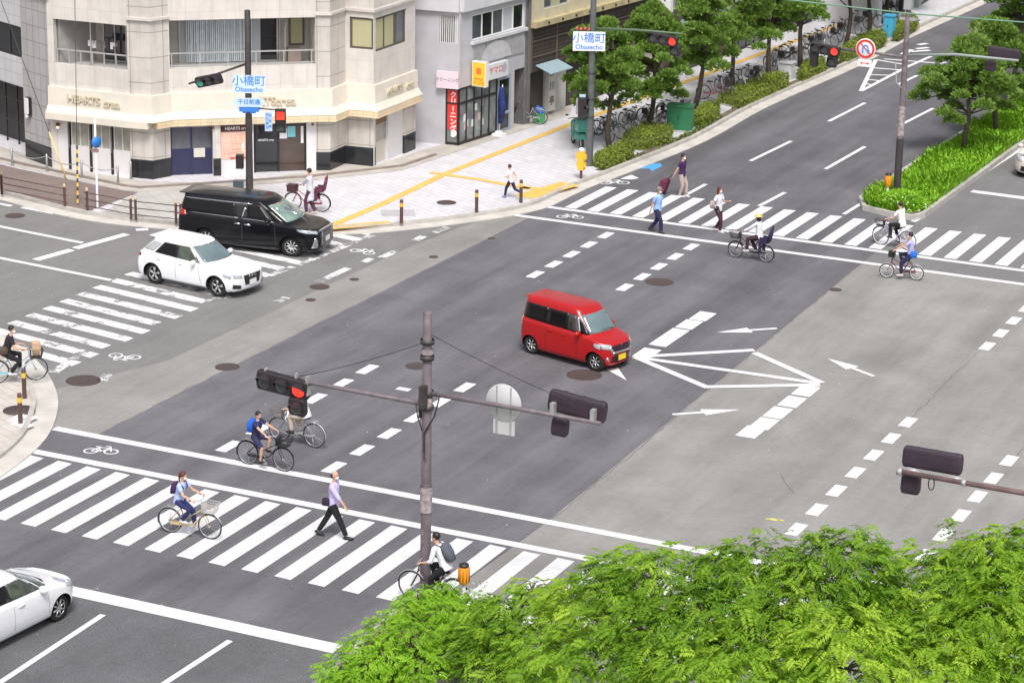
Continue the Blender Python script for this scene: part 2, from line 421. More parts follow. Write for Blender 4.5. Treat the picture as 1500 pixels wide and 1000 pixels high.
for a, c in (((1322, 80), (1335, 73)), ((1342, 72), (1360, 70)), ((1335, 76), (1362, 74)), ((1345, 66), (1358, 64))): strip_px(b, (a, c), .3, Z1)
strip_px(b, ((1236, 314), (1502, 151)), .16, Z1); strip_px(b, ((1502, 151), (1800, 20)), .16, Z1); strip_px(b, ((1338, 325), (1446, 250)), .2, Z1); strip_px(b, ((1446, 250), (1650, 120)), .2, Z1)
tag(b.build('lane_lines_avenue', M_paintN), kind='structure')
b = MB(); strip_px(b, ((640, 1060), (720, 965)), .18, Z1); tag(b.build('lane_line_near_median', M_paintN), kind='structure')
RJ = random.Random(5)
def crack(name, pts, w_=.010):
    b = MB(); P = [G(*p, .0065) for p in pts]; Q = []
    for a, c in zip(P, P[1:]):
        n_ = max(2, int((c-a).length/.35))
        for k in range(n_): Q.append(a.lerp(c, k/n_)+Vector((RJ.gauss(0, .03), RJ.gauss(0, .02), 0)))
    Q.append(P[-1])
    for a, c in zip(Q, Q[1:]):
        d = (c-a).normalized(); n = Vector((-d.y, d.x, 0))*w_*RJ.uniform(.5, 1.4); b.poly([a-n, c-n, c+n, a+n])
    return tag(b.build(name, mat('crack_tar', (.15, .145, .14), .9)), kind='structure')
crack('road_crack', ((1432, 516), (1385, 560), (1345, 602), (1318, 628))); crack('road_crack', ((1500, 655), (1478, 678))); crack('road_crack', ((1145, 697), (1152, 708), (1163, 722)))
crack('asphalt_seam', ((150, 632), (375, 519), (412, 500), (575, 420), (752, 331)), .012); crack('asphalt_seam', ((690, 836), (822, 750), (1037, 571), (1250, 395)), .012)
b = MB(); g_ = G(1133, 761); [b.poly([(g_.x+x+.13*math.cos(t)*s_, g_.y+y+.07*math.sin(t)*s_, .009+.0005*k) for t in [2*math.pi*j/7 for j in range(7)]]) for k, (x, y, s_) in enumerate(((0, 0, 1), (.2, .05, .6), (-.15, -.04, .5)))]
tag(b.build('paint_spill', mat('spill_yellow', (.7, .62, .15), .8)), kind='structure')
# bicycle symbols painted on the lanes
def bike_mark(px, py, ang, s=1.0, m=M_paintN, name='bicycle_symbol'):
    b = MB(); c = G(px, py); R_ = Matrix.Rotation(ang, 3, 'Z')
    def T(p): q = R_ @ Vector((p[0]*s, p[1]*s, 0)); return (c.x+q.x, c.y+q.y, Z1)
    def ann(cx, cy, R, r, n=18):
        for i in range(n):
            a, d = 2*math.pi*i/n, 2*math.pi*(i+1)/n
            b.poly([T((cx+R*math.cos(a), cy+R*math.sin(a))), T((cx+R*math.cos(d), cy+R*math.sin(d))), T((cx+r*math.cos(d), cy+r*math.sin(d))), T((cx+r*math.cos(a), cy+r*math.sin(a)))][::1])
    def ln(x0, y0, x1, y1, w=.07):
        d = Vector((x1-x0, y1-y0)).normalized(); n = Vector((-d.y, d.x))*w/2
        b.poly([T((x0-n.x, y0-n.y)), T((x1-n.x, y1-n.y)), T((x1+n.x, y1+n.y)), T((x0+n.x, y0+n.y))])
    ann(-.42, 0, .32, .24); ann(.42, 0, .32, .24)
    ln(-.42, 0, -.2, .42); ln(-.2, .42, .28, .42); ln(-.42, 0, 0, -.02); ln(0, 0, .3, .42); ln(0, 0, -.22, .45); ln(.42, 0, .25, .6); ln(.25, .6, .05, .62); ln(-.34, .52, -.1, .52, .09)
    for k, v in enumerate(b.v): b.v[k] = (v[0], v[1], Z1+.00002*k)
    return tag(b.build(name, m), kind='structure')
bike_mark(183, 522, rad(190), .68, M_paintG); bike_mark(148, 661, rad(20), .64, M_paintG); bike_mark(531, 369, rad(-8), .66, M_paintG)
bike_mark(835, 318, rad(20), .68); bike_mark(900, 268, rad(30), .8)
b = MB(); b.poly([G(x, y, Z1) for x, y in ((935, 247), (956, 240), (967, 239), (970, 243), (955, 251), (951, 247))]); tag(b.build('blue_road_arrow', M_blue), kind='structure')
b = MB(); b.poly([G(x, y, Z1) for x, y in ((908, 262), (925, 256), (936, 261), (925, 263))]); tag(b.build('white_road_arrow', M_paintN), kind='structure')
# manhole covers
def manhole(px, py, r, z=.012, lab=''):
    g = G(px, py, z); b = MB()
    b.lathe([(r, -z*.9), (r, 0), (r*.9, .001), (r*.88, -.003), (0.02, -.003)], (0, 0, 0), 28, cap=False)
    b.xf(lambda p: p); o = b.build('manhole_cover', M_iron, None, (g.x, g.y, z+.004))
    tag(o, lab, 'manhole cover', 'manhole covers in the road and pavement')
for px, py, r, lab in ((966, 413, .47, 'round manhole cover on the dark road beside the dashes below the pedestrians'), (856, 549, .52, 'round manhole cover partly under the shadow of the red van'),
    (122, 557, .5, 'large brown manhole cover on the pale road near the left kerb corner'), (333, 537, .36, 'manhole cover straddling the seam of dark and pale asphalt'), (611, 536, .35, 'manhole cover on dark asphalt left of the near signal pole'),
    (468, 420, .33, 'manhole cover at the end of a worn line right of the white car'), (455, 439, .17, 'tiny round cover just below the manhole right of the white car'), (519, 409, .16, 'small cover on pale road between worn line and dark seam'), (635, 376, .16, 'small dark cover near the dark asphalt edge'),
    (22, 316, .36, 'brown manhole cover in the side road left of the rails'), (1224, 424, .2, 'small grey cover on pale asphalt below the far cyclists'), (720, 349, .14, 'tiny cover in the dark road near the kerb')):
    manhole(px, py, r, .010, lab)
# ---- kerbs and pavements ----
def offs(P, d):
    out = []
    for i in range(len(P)):
        a = P[max(i-1, 0)]; c = P[min(i+1, len(P)-1)]; t = (c-a).normalized(); out.append(P[i]+Vector((-t.y, t.x, 0))*d)
    return out
def smooth(P, k=4):
    out = []
    for i in range(len(P)-1):
        p0, p1, p2, p3 = P[max(i-1, 0)], P[i], P[i+1], P[min(i+2, len(P)-1)]
        for j in range(k):
            t = j/k; out.append(.5*((2*p1)+(-p0+p2)*t+(2*p0-5*p1+4*p2-p3)*t*t+(-p0+3*p1-3*p2+p3)*t**3))
    out.append(P[-1]); return out
def band(b, A, Bn, z0, z1, m=0, mt=None):
    n = len(A)
    lo = [b.addv((p.x, p.y, z0)) for p in A]; ht = [b.addv((p.x, p.y, z1)) for p in A]; hb = [b.addv((p.x, p.y, z1)) for p in Bn]; lb = [b.addv((p.x, p.y, z0)) for p in Bn]
    for i in range(n-1):
        b.face((lo[i], lo[i+1], ht[i+1], ht[i]), m); b.face((ht[i], ht[i+1], hb[i+1], hb[i]), m); b.face((hb[i], hb[i+1], lb[i+1], lb[i]), m)
def kerb_joint_mat(name, base):
    return base
K = [G(*q) for q in ((0, 293), (76, 313), (152, 327), (264, 338), (400, 346), (481, 344.5), (552, 341.5), (600, 337), (675, 328), (750, 316.5), (800, 305), (837, 288), (867, 274), (925, 252), (1035, 207), (1125, 157), (1255, 99), (1332, 57))]
K = [K[0]+(K[0]-K[1]).normalized()*60]+K+[K[-1]+Vector((6, 160, 0))]
Ks = smooth(K[1:-1], 4); Ks = [K[0]]+Ks+[K[-1]]
i0 = min(range(len(Ks)), key=lambda i: (Ks[i]-G(867, 274)).length)
b = MB(); band(b, Ks, offs(Ks, .55), .0, .03); tag(b.build('gutter', M_conc2), kind='structure')
b = MB(); band(b, offs(Ks, .552), offs(Ks, .72), .0, .15); tag(b.build('kerb', M_conc), kind='structure')
KI = offs(Ks, .722)
back = [Vector((-20, 420, 0)), Vector((-300, 420, 0)), Vector((-300, 76, 0))]
sheet('pavement_corner', KI+back, .13, M_pave)
# weeds and earth strip behind the avenue kerb
b = MB(); A = offs(Ks, .724)[i0+3:-1]; B2 = offs(Ks, 1.05)[i0+3:-1]
for i in range(len(A)-1): b.poly([(A[i].x, A[i].y, .136), (A[i+1].x, A[i+1].y, .136), (B2[i+1].x, B2[i+1].y, .136), (B2[i].x, B2[i].y, .136)][::-1])
tag(b.build('earth_strip', M_soil), kind='structure')
PZ = .13
def psheet(name, px, z, m): return sheet(name, [G(x, y, z) for x, y in px], z, m)
xa, xb = G(125, 318).x, G(276, 330).x
sheet('pavement_brown_tiles', [p for p in KI if p.x <= xa]+[G(205, 282, PZ), G(180, 279, PZ), G(30, 248, PZ), G(-300, 168, PZ)], PZ+.004, M_pavebr)
sheet('pavement_grey_blocks', [p for p in KI if xa <= p.x <= xb]+[G(330, 273, PZ), G(205, 280.5, PZ)], PZ+.008, M_pavegr)
psheet('forecourt', ((-300, 150), (0, 214), (100, 246), (190, 262), (225, 266), (322, 268), (370, 264), (460, 250), (500, 240), (545, 244), (612, 222), (700, 196), (840, 148), (835, 168), (700, 212), (640, 232), (590, 249), (450, 265), (300, 275), (205, 281), (180, 278), (35, 247), (-300, 166)), PZ+.012, mat('forecourt_concrete', (.47, .44, .40), .85, var=.15, scale=1.3, bump=.2))
fk = [G(*q) for q in ((-300, 166), (35, 247.5), (180, 278.5), (205, 281.5), (300, 275.5), (450, 265.5), (590, 249.5), (640, 232.5))]
b = MB(); band(b, fk, offs(fk, .14), PZ, PZ+.07); tag(b.build('forecourt_kerb', mat('kerb_dark', (.25, .21, .19), .85, var=.2)), kind='structure')
# tactile paving (raised yellow tiles)
b = MB()
def tact(pts, w):
    P = [G(*p, PZ) for p in pts]
    for i in range(len(P)-1):
        d = (P[i+1]-P[i]).normalized(); n = Vector((-d.y, d.x, 0))*w/2; z = Vector((0, 0, .008+.002*(len(b.f) % 3)))
        b.poly([P[i]-n+z, P[i+1]-n+z, P[i+1]+n+z, P[i]+n+z])
tact(((482, 332), (560, 299), (652, 255)), .34); tact(((640, 260), (838, 181)), .32); tact(((838, 181), (910, 155), (1010, 118), (1090, 88), (1300, 10)), .32); tact(((630, 253), (700, 263), (775, 277)), .32)
tact(((480, 334), (572, 326)), .5); tact(((765, 289), (836, 269)), .85); tact(((765, 274), (800, 279)), .4)
tag(b.build('tactile_paving', M_yellow), kind='structure')
b = MB(); b.box(-.6, .6, -.45, .45, 0, .006); b.box(-.52, .52, -.37, .37, .006, .008)
o = b.build('access_cover', mat('cover_grey', (.45, .44, .45), .7, var=.1), None, G(583, 312, PZ+.003), rad(32)); tag(o, 'square grey access cover set in the pale pavement', 'access cover')
g = G(654, 297, PZ); b = MB(); b.lathe([(.36, 0), (.36, .006), (.02, .008)], n=24); tag(b.build('manhole_cover', M_iron, None, (g.x, g.y, PZ+.003)), 'round brown manhole cover in the pale corner pavement between two bollards', 'manhole cover', 'manhole covers in the road and pavement')
# near-left pavement corner
K2 = [G(*q) for q in ((-300, 900), (-90, 765), (0, 701), (45, 667), (72, 637), (84, 605), (84, 580), (72, 552), (52, 528), (22, 503), (-40, 470), (-300, 375))]
K2s = [K2[0]]+smooth(K2[1:-1], 5)+[K2[-1]]
b = MB(); band(b, K2s, offs(K2s, .6), 0, .05); tag(b.build('gutter_left', M_conc2), kind='structure')
b = MB(); band(b, offs(K2s, .602), offs(K2s, .75), 0, .15); tag(b.build('kerb_left', M_conc), kind='structure')
sheet('pavement_left', offs(K2s, .752)+[Vector((-160, 72, 0)), Vector((-160, 30, 0))], .13, M_pavebg)
o = MB(); o.lathe([(.44, 0), (.44, .006), (.02, .008)], n=28); g = G(28, 601, PZ); tag(o.build('manhole_cover', M_iron, None, (g.x, g.y, PZ+.003)), 'big round manhole cover on the beige corner pavement behind a bollard', 'manhole cover', 'manhole covers in the road and pavement')
b = MB()
for q in ((28, 616), (33, 622), (38, 611)): g = G(*q, PZ); b.box(g.x-.3, g.x+.3, g.y-.14, g.y+.14, PZ+.002, PZ+.006+.001*len(b.f))
tag(b.build('new_paving_patch', M_white), kind='structure')
# medians
MED = [Vector(p+(0,)) for p in ((-27.55, 260), (-27.35, 110), (-27.65, 100), (-27.75, 88.6), (-27.2, 87.35), (-26, 86.85), (-25.1, 86.75), (-24.85, 87.4), (-24.8, 100), (-24.2, 110), (-23, 260))]
b = MB(); band(b, MED, offs(MED, .16), 0, .2); tag(b.build('median_kerb', M_conc), kind='structure')
sheet('median_soil', offs(MED, .162), .17, M_soil)
MED2 = [Vector(p+(0,)) for p in ((-22.45, 5), (-22.45, 46.4), (-22.7, 47.4), (-23.4, 47.9), (-24.2, 47.9), (-24.8, 47.4), (-24.6, 45), (-24.25, 42), (-24.1, 5))]
b = MB(); band(b, MED2, offs(MED2, .16), 0, .2); tag(b.build('median_kerb_near', M_conc), kind='structure')
sheet('median_soil_near', offs(MED2, .162), .17, M_soil)
sheet('pavement_near', [(-14.9, -20), (60, -20), (60, 50), (-5, 50), (-11, 44.5), (-14.2, 43)], .12, M_pavegr)
# ================= BUILDINGS =================
M_gran = tiles('granite_tile', (.70, .66, .615), (.66, .62, .575), (.53, .50, .465), .5, .7, 0, .007, .16, .5)
M_gran2 = tiles('granite_block', (.64, .60, .555), (.60, .56, .52), (.34, .32, .29), .9, .94, 0, .016, .22, .55, bump=.8)
M_wtile = tiles('white_tile', (.62, .62, .64), (.58, .58, .60), (.36, .36, .38), .45, .45, 0, .01, .12, .45)
M_gtile = tiles('grey_tile', (.47, .46, .46), (.43, .42, .42), (.22, .21, .21), .45, .6, 0, .014, .14, .5)
M_black = tiles('black_granite', (.025, .027, .032), (.02, .022, .027), (.06, .06, .06), .6, .8, 0, .006, .1, .12)
M_cream = mat('cream_panel', (.72, .67, .58), .5, var=.05, scale=2)
M_creamt = tiles('cream_orange_tile', (.74, .58, .38), (.70, .60, .42), (.5, .36, .2), .42, .2, 0, .008, .2, .5)
M_plas = mat('grey_plaster', (.46, .45, .43), .8, var=.1, scale=1.5)
M_plasw = mat('white_plaster', (.60, .60, .63), .8, var=.1, scale=1.2)
M_alu = mat('aluminium', (.55, .55, .55), .4, metal=.5, var=.05)
M_frame = mat('dark_frame', (.025, .022, .022), .4)
M_bronze = mat('bronze_frame', (.14, .12, .10), .45, metal=.3)
M_navy = mat('navy_door', (.030, .032, .085), .45, var=.1)
M_gdark = mat('glass_dark', (.018, .020, .024), .06, spec=.8)
M_ggrey = mat('glass_grey', (.10, .11, .12), .08, spec=.8, var=.3, scale=1.2)
M_gbrown = mat('glass_brown', (.07, .05, .04), .08, spec=.7, var=.4, scale=1.4)
M_blind = mat('olive_blind', (.46, .44, .26), .5, var=.08, scale=1)
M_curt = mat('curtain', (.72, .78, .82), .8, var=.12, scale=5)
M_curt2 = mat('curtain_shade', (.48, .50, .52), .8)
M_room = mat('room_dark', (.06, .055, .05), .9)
M_brown = mat('brown_board', (.10, .03, .02), .6)
M_pink = mat('poster_pink', (.80, .52, .42), .6)
M_pink2 = mat('poster_pink_lines', (.74, .40, .30), .6)
M_pipe = mat('pipe', (.55, .54, .52), .5)
M_steel = mat('stainless', (.38, .37, .37), .35, metal=.7)
def W(x, y, z=.13): return G(x, y, z)
class Seg:
    def __init__(s, A, B): s.A = Vector((A[0], A[1], 0)); s.B = Vector((B[0], B[1], 0)); s.d = (s.B-s.A); s.L = s.d.length; s.d.normalize(); s.n = Vector((s.d.y, -s.d.x, 0))
    def T(s): return lambda p: s.A+s.d*p[0]+s.n*p[1]+Vector((0, 0, p[2]))
    def u(s, px):       # wall coordinate of a photo column at the wall's foot (by ray / wall plane crossing at height ~1.5)
        return s.uz(px, None)
    def hit(s, px, py):   # (u, z) on this wall's plane of a photo point
        r = _F*FPX+R2*(px-750)-U2*(py-500); a = (s.A-Vector((0, 0, 0))).dot(s.n)/Vector((r.x, r.y, 0)).dot(s.n)
        P = r*a; return ((P-s.A).dot(s.d), P.z+CH)
    def mat4(s, u, v, z): p = s.T()((u, v, z)); return face_T(p, s.n)
def wall(b, S, z0, z1, ops=(), th=.25, m=0, v=0):
    us = sorted({0.0, S.L, *[min(max(o[0], 0), S.L) for o in ops], *[min(max(o[1], 0), S.L) for o in ops]})
    for a, c in zip(us, us[1:]):
        if c-a < 1e-4: continue
        mid = (a+c)/2; cuts = sorted((o[2], o[3]) for o in ops if o[0] <= mid <= o[1]); z = z0
        for p, q in cuts:
            if p > z+1e-4: b.box(a, c, v-th, v, z, p, m, S.T())
            z = max(z, q)
        if z < z1-1e-4: b.box(a, c, v-th, v, z, z1, m, S.T())
def miter(P, d):
    out = []
    for i in range(len(P)):
        if i == 0: t = (P[1]-P[0]).normalized(); out.append(P[0]+Vector((t.y, -t.x, 0))*d); continue
        if i == len(P)-1: t = (P[-1]-P[-2]).normalized(); out.append(P[-1]+Vector((t.y, -t.x, 0))*d); continue
        a = (P[i]-P[i-1]).normalized(); c = (P[i+1]-P[i]).normalized(); n1 = Vector((a.y, -a.x, 0)); n2 = Vector((c.y, -c.x, 0))
        n = (n1+n2); n = n/max(n.length_squared, .3)*2; out.append(P[i]+n*d)
    return out
def mband(b, P, d0, d1, z0, z1, m=0, d0t=None):     # moulding that runs along P
    A0 = miter(P, d0); A1 = miter(P, d1); At = miter(P, d0t) if d0t is not None else A1
    def V(L, z): return [b.addv((p.x, p.y, z)) for p in L]
    a, c, t, e = V(A0, z0), V(A1, z0), V(At, z1), V(A0, z1)
    for i in range(len(P)-1):
        for q, r in ((a, c), (c, t), (t, e)): b.face((q[i], r[i], r[i+1], q[i+1])[::-1], m)
    b.face((a[0], c[0], t[0], e[0]), m); b.face((a[-1], c[-1], t[-1], e[-1])[::-1], m)
def window(parent, S, u0, u1, z0, z1, depth, panes, mg, mf, fw=.05, rows=1, name='window', lab=None, mats=None):
    f = MB(); T = S.T(); v0 = -depth
    f.box(u0, u1, v0, v0+.06, z0, z0+fw, 0, T); f.box(u0, u1, v0, v0+.06, z1-fw, z1, 0, T)
    for k in range(panes+1):
        x = u0+(u1-u0-fw)*k/panes; f.box(x, x+fw, v0, v0+.058, z0+fw, z1-fw, 0, T)
    for r in range(1, rows): z = z0+(z1-z0)*r/rows; f.box(u0+fw, u1-fw, v0, v0+.05, z, z+fw*.7, 0, T)
    o = f.build(name, mf, parent)
    if lab: o['label'] = lab
    g = MB()
    for k in range(panes):
        a = u0+(u1-u0)*k/panes; c = u0+(u1-u0)*(k+1)/panes
        g.box(a+.01, c-.01, v0+.012, v0+.03, z0+.01, z1-.01, (k % len(mats)) if mats else 0, T)
    g.build('pane', mats if mats else mg, o)
    return o
# ---- the corner block with the long cream shop sign ----
hb = empty('apartment_building', W(225, 263), 0, 'corner apartment block clad in pale stone above a shop with a cream sign band', 'building')
hbT = hb.location.copy()
def flush(o, Mx):
    for q, f in EXTRA:
        if f == o: q.parent = o.parent; q.matrix_parent_inverse = Mx
def unp(o):           # parts are authored in world space
    o.matrix_parent_inverse = Matrix.Translation(-hbT); flush(o, Matrix.Translation(-hbT)); return o
UP = [W(77, 246), W(192, 260), W(224.5, 263), W(251, 258), W(463, 250), W(484, 250), W(506, 240), W(547, 244), W(607, 218)]
UP = [Vector((p.x, p.y, 0)) for p in UP]
SG = [Seg(a, c) for a, c in zip(UP, UP[1:])]
S_left, S_c1, S_c2, S_main, S_r1, S_r2, S_bay, S_right = SG
ZR = 12.9
floors = [4.22, 7.12, 10.02]
wb = MB()
OPL = []; OPM = []; OPB = []; OPR = []
uL0 = S_left.hit(70, 60)[0]; uL1 = S_left.hit(191, 80)[0]
print('left wing', S_left.L, S_left.hit(67, 37), S_left.hit(190, 52), S_left.hit(67, 80), S_left.hit(192, 98))
print('main', S_main.L, S_main.hit(245, 33), S_main.hit(465, 28), S_main.hit(245, 102), S_main.hit(465, 97))
print('bay', S_bay.L, S_bay.hit(511, 35), S_bay.hit(538, 37), S_bay.hit(511, 80)); print('right', S_right.L, S_right.hit(545, 36), S_right.hit(589, 25), S_right.hit(545, 85), S_right.hit(589, 70), S_right.hit(600, 30), S_right.hit(598, 100))
FO = .08
for f in floors: OPL.append((.25, S_left.L-.02, f-.05, f+1.62)); OPM.append((-.02+.05, S_main.L-.0, f+.0, f+1.78)); OPB.append((.18, S_bay.L-.02, f+.42, f+1.62)); OPR.append((.0, S_right.L*.78, f+.30, f+1.60))
for S, ops in ((S_left, OPL), (S_main, OPM), (S_bay, OPB), (S_right, OPR), (S_r2, []), (S_c1, []), (S_c2, []), (S_r1, [])):
    wall(wb, S, 3.30, ZR, ops, th=.22, m=1 if S in (S_c1, S_c2, S_r1, S_r2) else 0)
# end wall, roof, back
SE = Seg(UP[-1], UP[-1]+Vector((-9, 3, 0))); wall(wb, SE, .13, ZR, [], m=0)
SB = Seg(UP[0]+Vector((-4, 13, 0)), UP[0]+Vector((-.02, 0, 0))); wall(wb, SB, .13, ZR, [], m=0)
o = unp(wb.build('wall', [M_gran, M_gran2], hb))
rb = MB(); rp = [(p.x, p.y) for p in miter(UP, -.05)]+[(-62, 104), (-68, 96)]; rb.prism(rp, ZR-.3, ZR-.05, 0); unp(rb.build('roof', M_plas, hb))
# floor slabs behind the openings + recess back walls
sb = MB()
for f in floors:
    for S in (S_left, S_main):
        sb.box(.02, S.L-.02, -1.6, -.2, f-.35, f-.12, 0, S.T()); sb.box(.02, S.L-.02, -1.6, -.22, f+1.8, f+2.1, 0, S.T())
        sb.box(-.3, .02, -1.7, -.22, f-.35, f+2, 1, S.T()); sb.box(S.L-.0, S.L+.2, -1.7, -.22, f-.35, f+2, 1, S.T())
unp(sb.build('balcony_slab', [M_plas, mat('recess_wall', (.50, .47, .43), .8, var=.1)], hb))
# balcony back: windows and curtains
for fi, f in enumerate(floors):
    S = S_main; T = S.T(); q = MB()
    q.box(0, S.L, -1.75, -1.6, f-.3, f+1.85, 0, T)
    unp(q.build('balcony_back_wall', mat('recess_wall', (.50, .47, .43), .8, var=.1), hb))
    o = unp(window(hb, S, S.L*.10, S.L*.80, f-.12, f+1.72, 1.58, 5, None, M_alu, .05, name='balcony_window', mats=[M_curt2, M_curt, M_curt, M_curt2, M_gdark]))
    c = MB()
    for k in range(34):
        a = S.L*(.15+.46*k/34); w_ = S.L*.46/34
        c.box(a, a+w_*(.45+.4*((k*37 % 11)/11)), -1.52, -1.42-.05*((k*13 % 5)/5), f-.08, f+1.68, 0, T)
    cc = c.build('curtain', M_curt, o)
    e = MB(); e.box(S.L*.86, S.L*.97, -1.6, -1.54, f+.45, f+1.6, 0, T); oo = e.build('side_window', M_bronze, hb); unp(oo)
    e = MB(); e.box(S.L*.875, S.L*.955, -1.55, -1.53, f+.53, f+1.53, 0, T); e.build('pane', M_blind, oo)
    e = MB(); e.tube([T((S.L*.83, -1.3, f-.1)), T((S.L*.83, -1.3, f+1.2)), T((S.L*.845, -1.3, f+1.5))], .05, 8); e.tube([T((S.L*.78, -1.5, f-.1)), T((S.L*.78, -1.5, f+1.8))], .04, 8); unp(e.build('downpipe', M_pipe, hb))
    e = MB(); e.box(S.L*.84, S.L*.93, -1.4, -1.0, f-.1, f+.42, 0, T); unp(e.build('air_conditioner', mat('ac_brown', (.3, .24, .2), .6), hb))
    r = MB()
    for zz in (.50,): r.box(.02, S.L-.02, -.16, -.11, f+zz, f+zz+.05, 0, T)
    r.box(.02, S.L-.02, -.15, -.12, f+.06, f+.09, 0, T)
    for k in range(6): u = .1+(S.L-.25)*k/5; r.box(u, u+.04, -.155, -.115, f-.0, f+.5, 0, T)
    unp(r.build('balcony_rail', M_alu, hb))
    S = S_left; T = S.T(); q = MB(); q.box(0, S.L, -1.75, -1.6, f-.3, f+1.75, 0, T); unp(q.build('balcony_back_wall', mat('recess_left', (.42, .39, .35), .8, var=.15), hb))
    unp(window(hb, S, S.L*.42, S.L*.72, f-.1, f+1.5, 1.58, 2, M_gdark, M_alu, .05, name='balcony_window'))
    unp(window(hb, S, S.L*.80, S.L*.99, f+.0, f+1.5, 1.58, 1, M_ggrey, M_bronze, .05, name='balcony_window'))
    r = MB(); r.box(.27, S.L-.04, -.16, -.11, f+.45, f+.50, 0, T)
    for k in range(7): u = .3+(S.L-.4)*k/6; r.box(u, u+.04, -.155, -.115, f-.04, f+.45, 0, T)
    r.box(S.L*.45, S.L*.45+.05, -.5, -.45, f-.1, f+1.6, 0, T)
    unp(r.build('balcony_rail', M_alu, hb))
    r = MB(); rnd = random.Random(4)
    for k in range(9): u = S.L*(.36+.4*rnd.random()); r.box(u, u+.1, -.7, -.66, f+.5+.2*rnd.random(), f+.8, k % 2, T)
    unp(r.build('laundry', [M_white, mat('cloth_grey', (.2, .2, .2), .9)], hb))
    unp(window(hb, S_bay, .2, S_bay.L-.03, f+.43, f+1.61, .10, 1, M_blind, M_bronze, .07, name='bay_window'))
    unp(window(hb, S_right, .03, S_right.L*.77, f+.31, f+1.59, .10, 3, None, M_bronze, .07, name='bay_window', mats=[M_blind, M_blind, M_ggrey]))
# cornices
cb = MB()
for zc in (6.08, 11.9):
    mband(cb, UP[4:], 0, .10, zc, zc+.10, 0); mband(cb, UP[1:4], 0, .10, zc+.0, zc+.10, 0)
mband(cb, UP, -.1, .12, ZR-.12, ZR+.02, 0)
unp(cb.build('cornice', mat('cornice_stone', (.62, .58, .55), .5, var=.08), hb))
# groove lines in the pillars
# ground floor: fascia
fb = MB()
mband(fb, UP, 0, .15, 2.60, 3.30, 0, .12)
mband(fb, UP[:3], 0, .38, 2.10, 2.34, 0); mband(fb, UP[3:], 0, .38, 2.10, 2.34, 1, .34)
mband(fb, UP[2:4], 0, .38, 2.10, 2.34, 1, .34)
mband(fb, UP, 0, .36, 2.345, 2.40, 0, .34); mband(fb, UP, 0, .30, 2.402, 2.60, 0, .16)
unp(fb.build('fascia', [M_cream, M_creamt], hb))
lb = MB()
lb2 = MB()
for S in SG: lb2.box(0, S.L, -.5, -.02, 1.98, 2.12, 0, S.T())
unp(lb2.build('soffit', M_gran, hb))
M_let = mat('cream_letter', (.60, .53, .40), .5)
def word(S, u, z, body, size, m, v=.17, name='lettering', bold=.012, dep=.035): return unp_l(text(body, size, m, None, S.mat4(u, v, z), name, dep, bold))
def unp_l(o): o.parent = hb; o.matrix_parent_inverse = Matrix.Translation(-hbT); return o
for S, pxs in ((S_left, (130, 172)),):
    u0 = S.hit(126, 140)[0]; u1 = S.hit(167, 150)[0]
    word(S, u0, 2.92, 'HEARTS', .40, M_let); word(S, u1, 2.88, 'crea', .40, M_let)
u0 = S_main.hit(374, 140)[0]; word(S_main, u0, 2.90, 'HEARTS', .42, M_let); word(S_main, S_main.hit(417, 145)[0], 2.88, 'crea', .46, M_let)
word(S_right, S_right.hit(573, 138)[0], 2.88, 'HEARTS', .36, M_let); word(S_right, S_right.hit(595, 130)[0], 2.86, 'crea', .36, M_let)
# ground floor walls
gb = MB(); gd = MB()
BZ = .85
for S in (S_c1, S_c2, S_r1, S_r2, S_bay):
    gb.box(0, S.L, -.25, -.0, BZ, 2.1, 0, S.T()); gd.box(0, S.L, -.25, .003, .13, BZ, 0, S.T())
S = S_right; T = S.T()
ur = [S.hit(x, 200)[0] for x in (549, 570, 591, 606)]; print('ur', ur, S.L)
gb.box(ur[1], ur[2], -.3, -.04, .13, 2.1, 1, T); gb.box(ur[2], S.L, -.25, .05, BZ, 2.1, 0, T); gd.box(ur[2], S.L, -.25, .053, .13, BZ, 0, T)
gb.box(0, .1, -.3, 0, .13, 2.1, 1, T)
dd = MB(); dd.box(.1, ur[1], -.25, -.18, .13, 2.1, 0, T); unp(dd.build('shop_door', mat('door_pale', (.62, .58, .52), .6), hb))
lt = MB()
for k in range(-3, 9):
    a = .1+(ur[1]-.1)*k/6; 
    for s in (1, -1):
        x0, z0 = a, .95; x1, z1 = a+s*.5, 1.6
        pts = [(max(min(x, ur[1]), .1), z) for x, z in ((x0, z0), (x1, z1))]
        lt.tube([T((pts[0][0], -.15, pts[0][1])), T((pts[1][0], -.15, pts[1][1]))], .012, 4)
lt.box(.1, ur[1], -.175, -.12, 1.65, 2.1, 1, T)
unp(lt.build('lattice_grille', [M_pipe, mat('door_brown', (.2, .12, .07), .6)], hb))
# main front ground floor
S = S_main; T = S.T()
def um(px, py=220): return S.hit(px, py)[0]
n0, n1 = 0.02, um(311); p0, p1 = um(322), um(371); g0, g1 = um(373), um(449)
gb.box(n1, p0, -.3, .25, .13, 2.1, 2, T); gd.box(n1+.003, p0+.003, -.3, .255, .13, .8, 0, T)
gb.box(p0+.01, p1, -.3, .12, .13, 2.1, 1, T); gb.box(g1, S.L, -.3, .02, .13, 2.1, 1, T)
gb.box(n1, S.L, -.32, -.1, 1.95, 2.1, 1, T)
unp(gb.build('ground_floor_wall', [M_gran2, mat('shop_white', (.70, .69, .70), .6, var=.04), M_gran], hb)); unp(gd.build('granite_base', M_black, hb))
d = MB(); d.box(n0, n1, -.22, -.12, .13, 1.12, 0, T)
for k in range(3): u = n0+(n1-n0)*k/2; d.box(max(u-.03, n0), min(u+.03, n1), -.115, -.09, .13, 2.05, 0, T)
o = unp(d.build('navy_shutter_door', M_navy, hb))
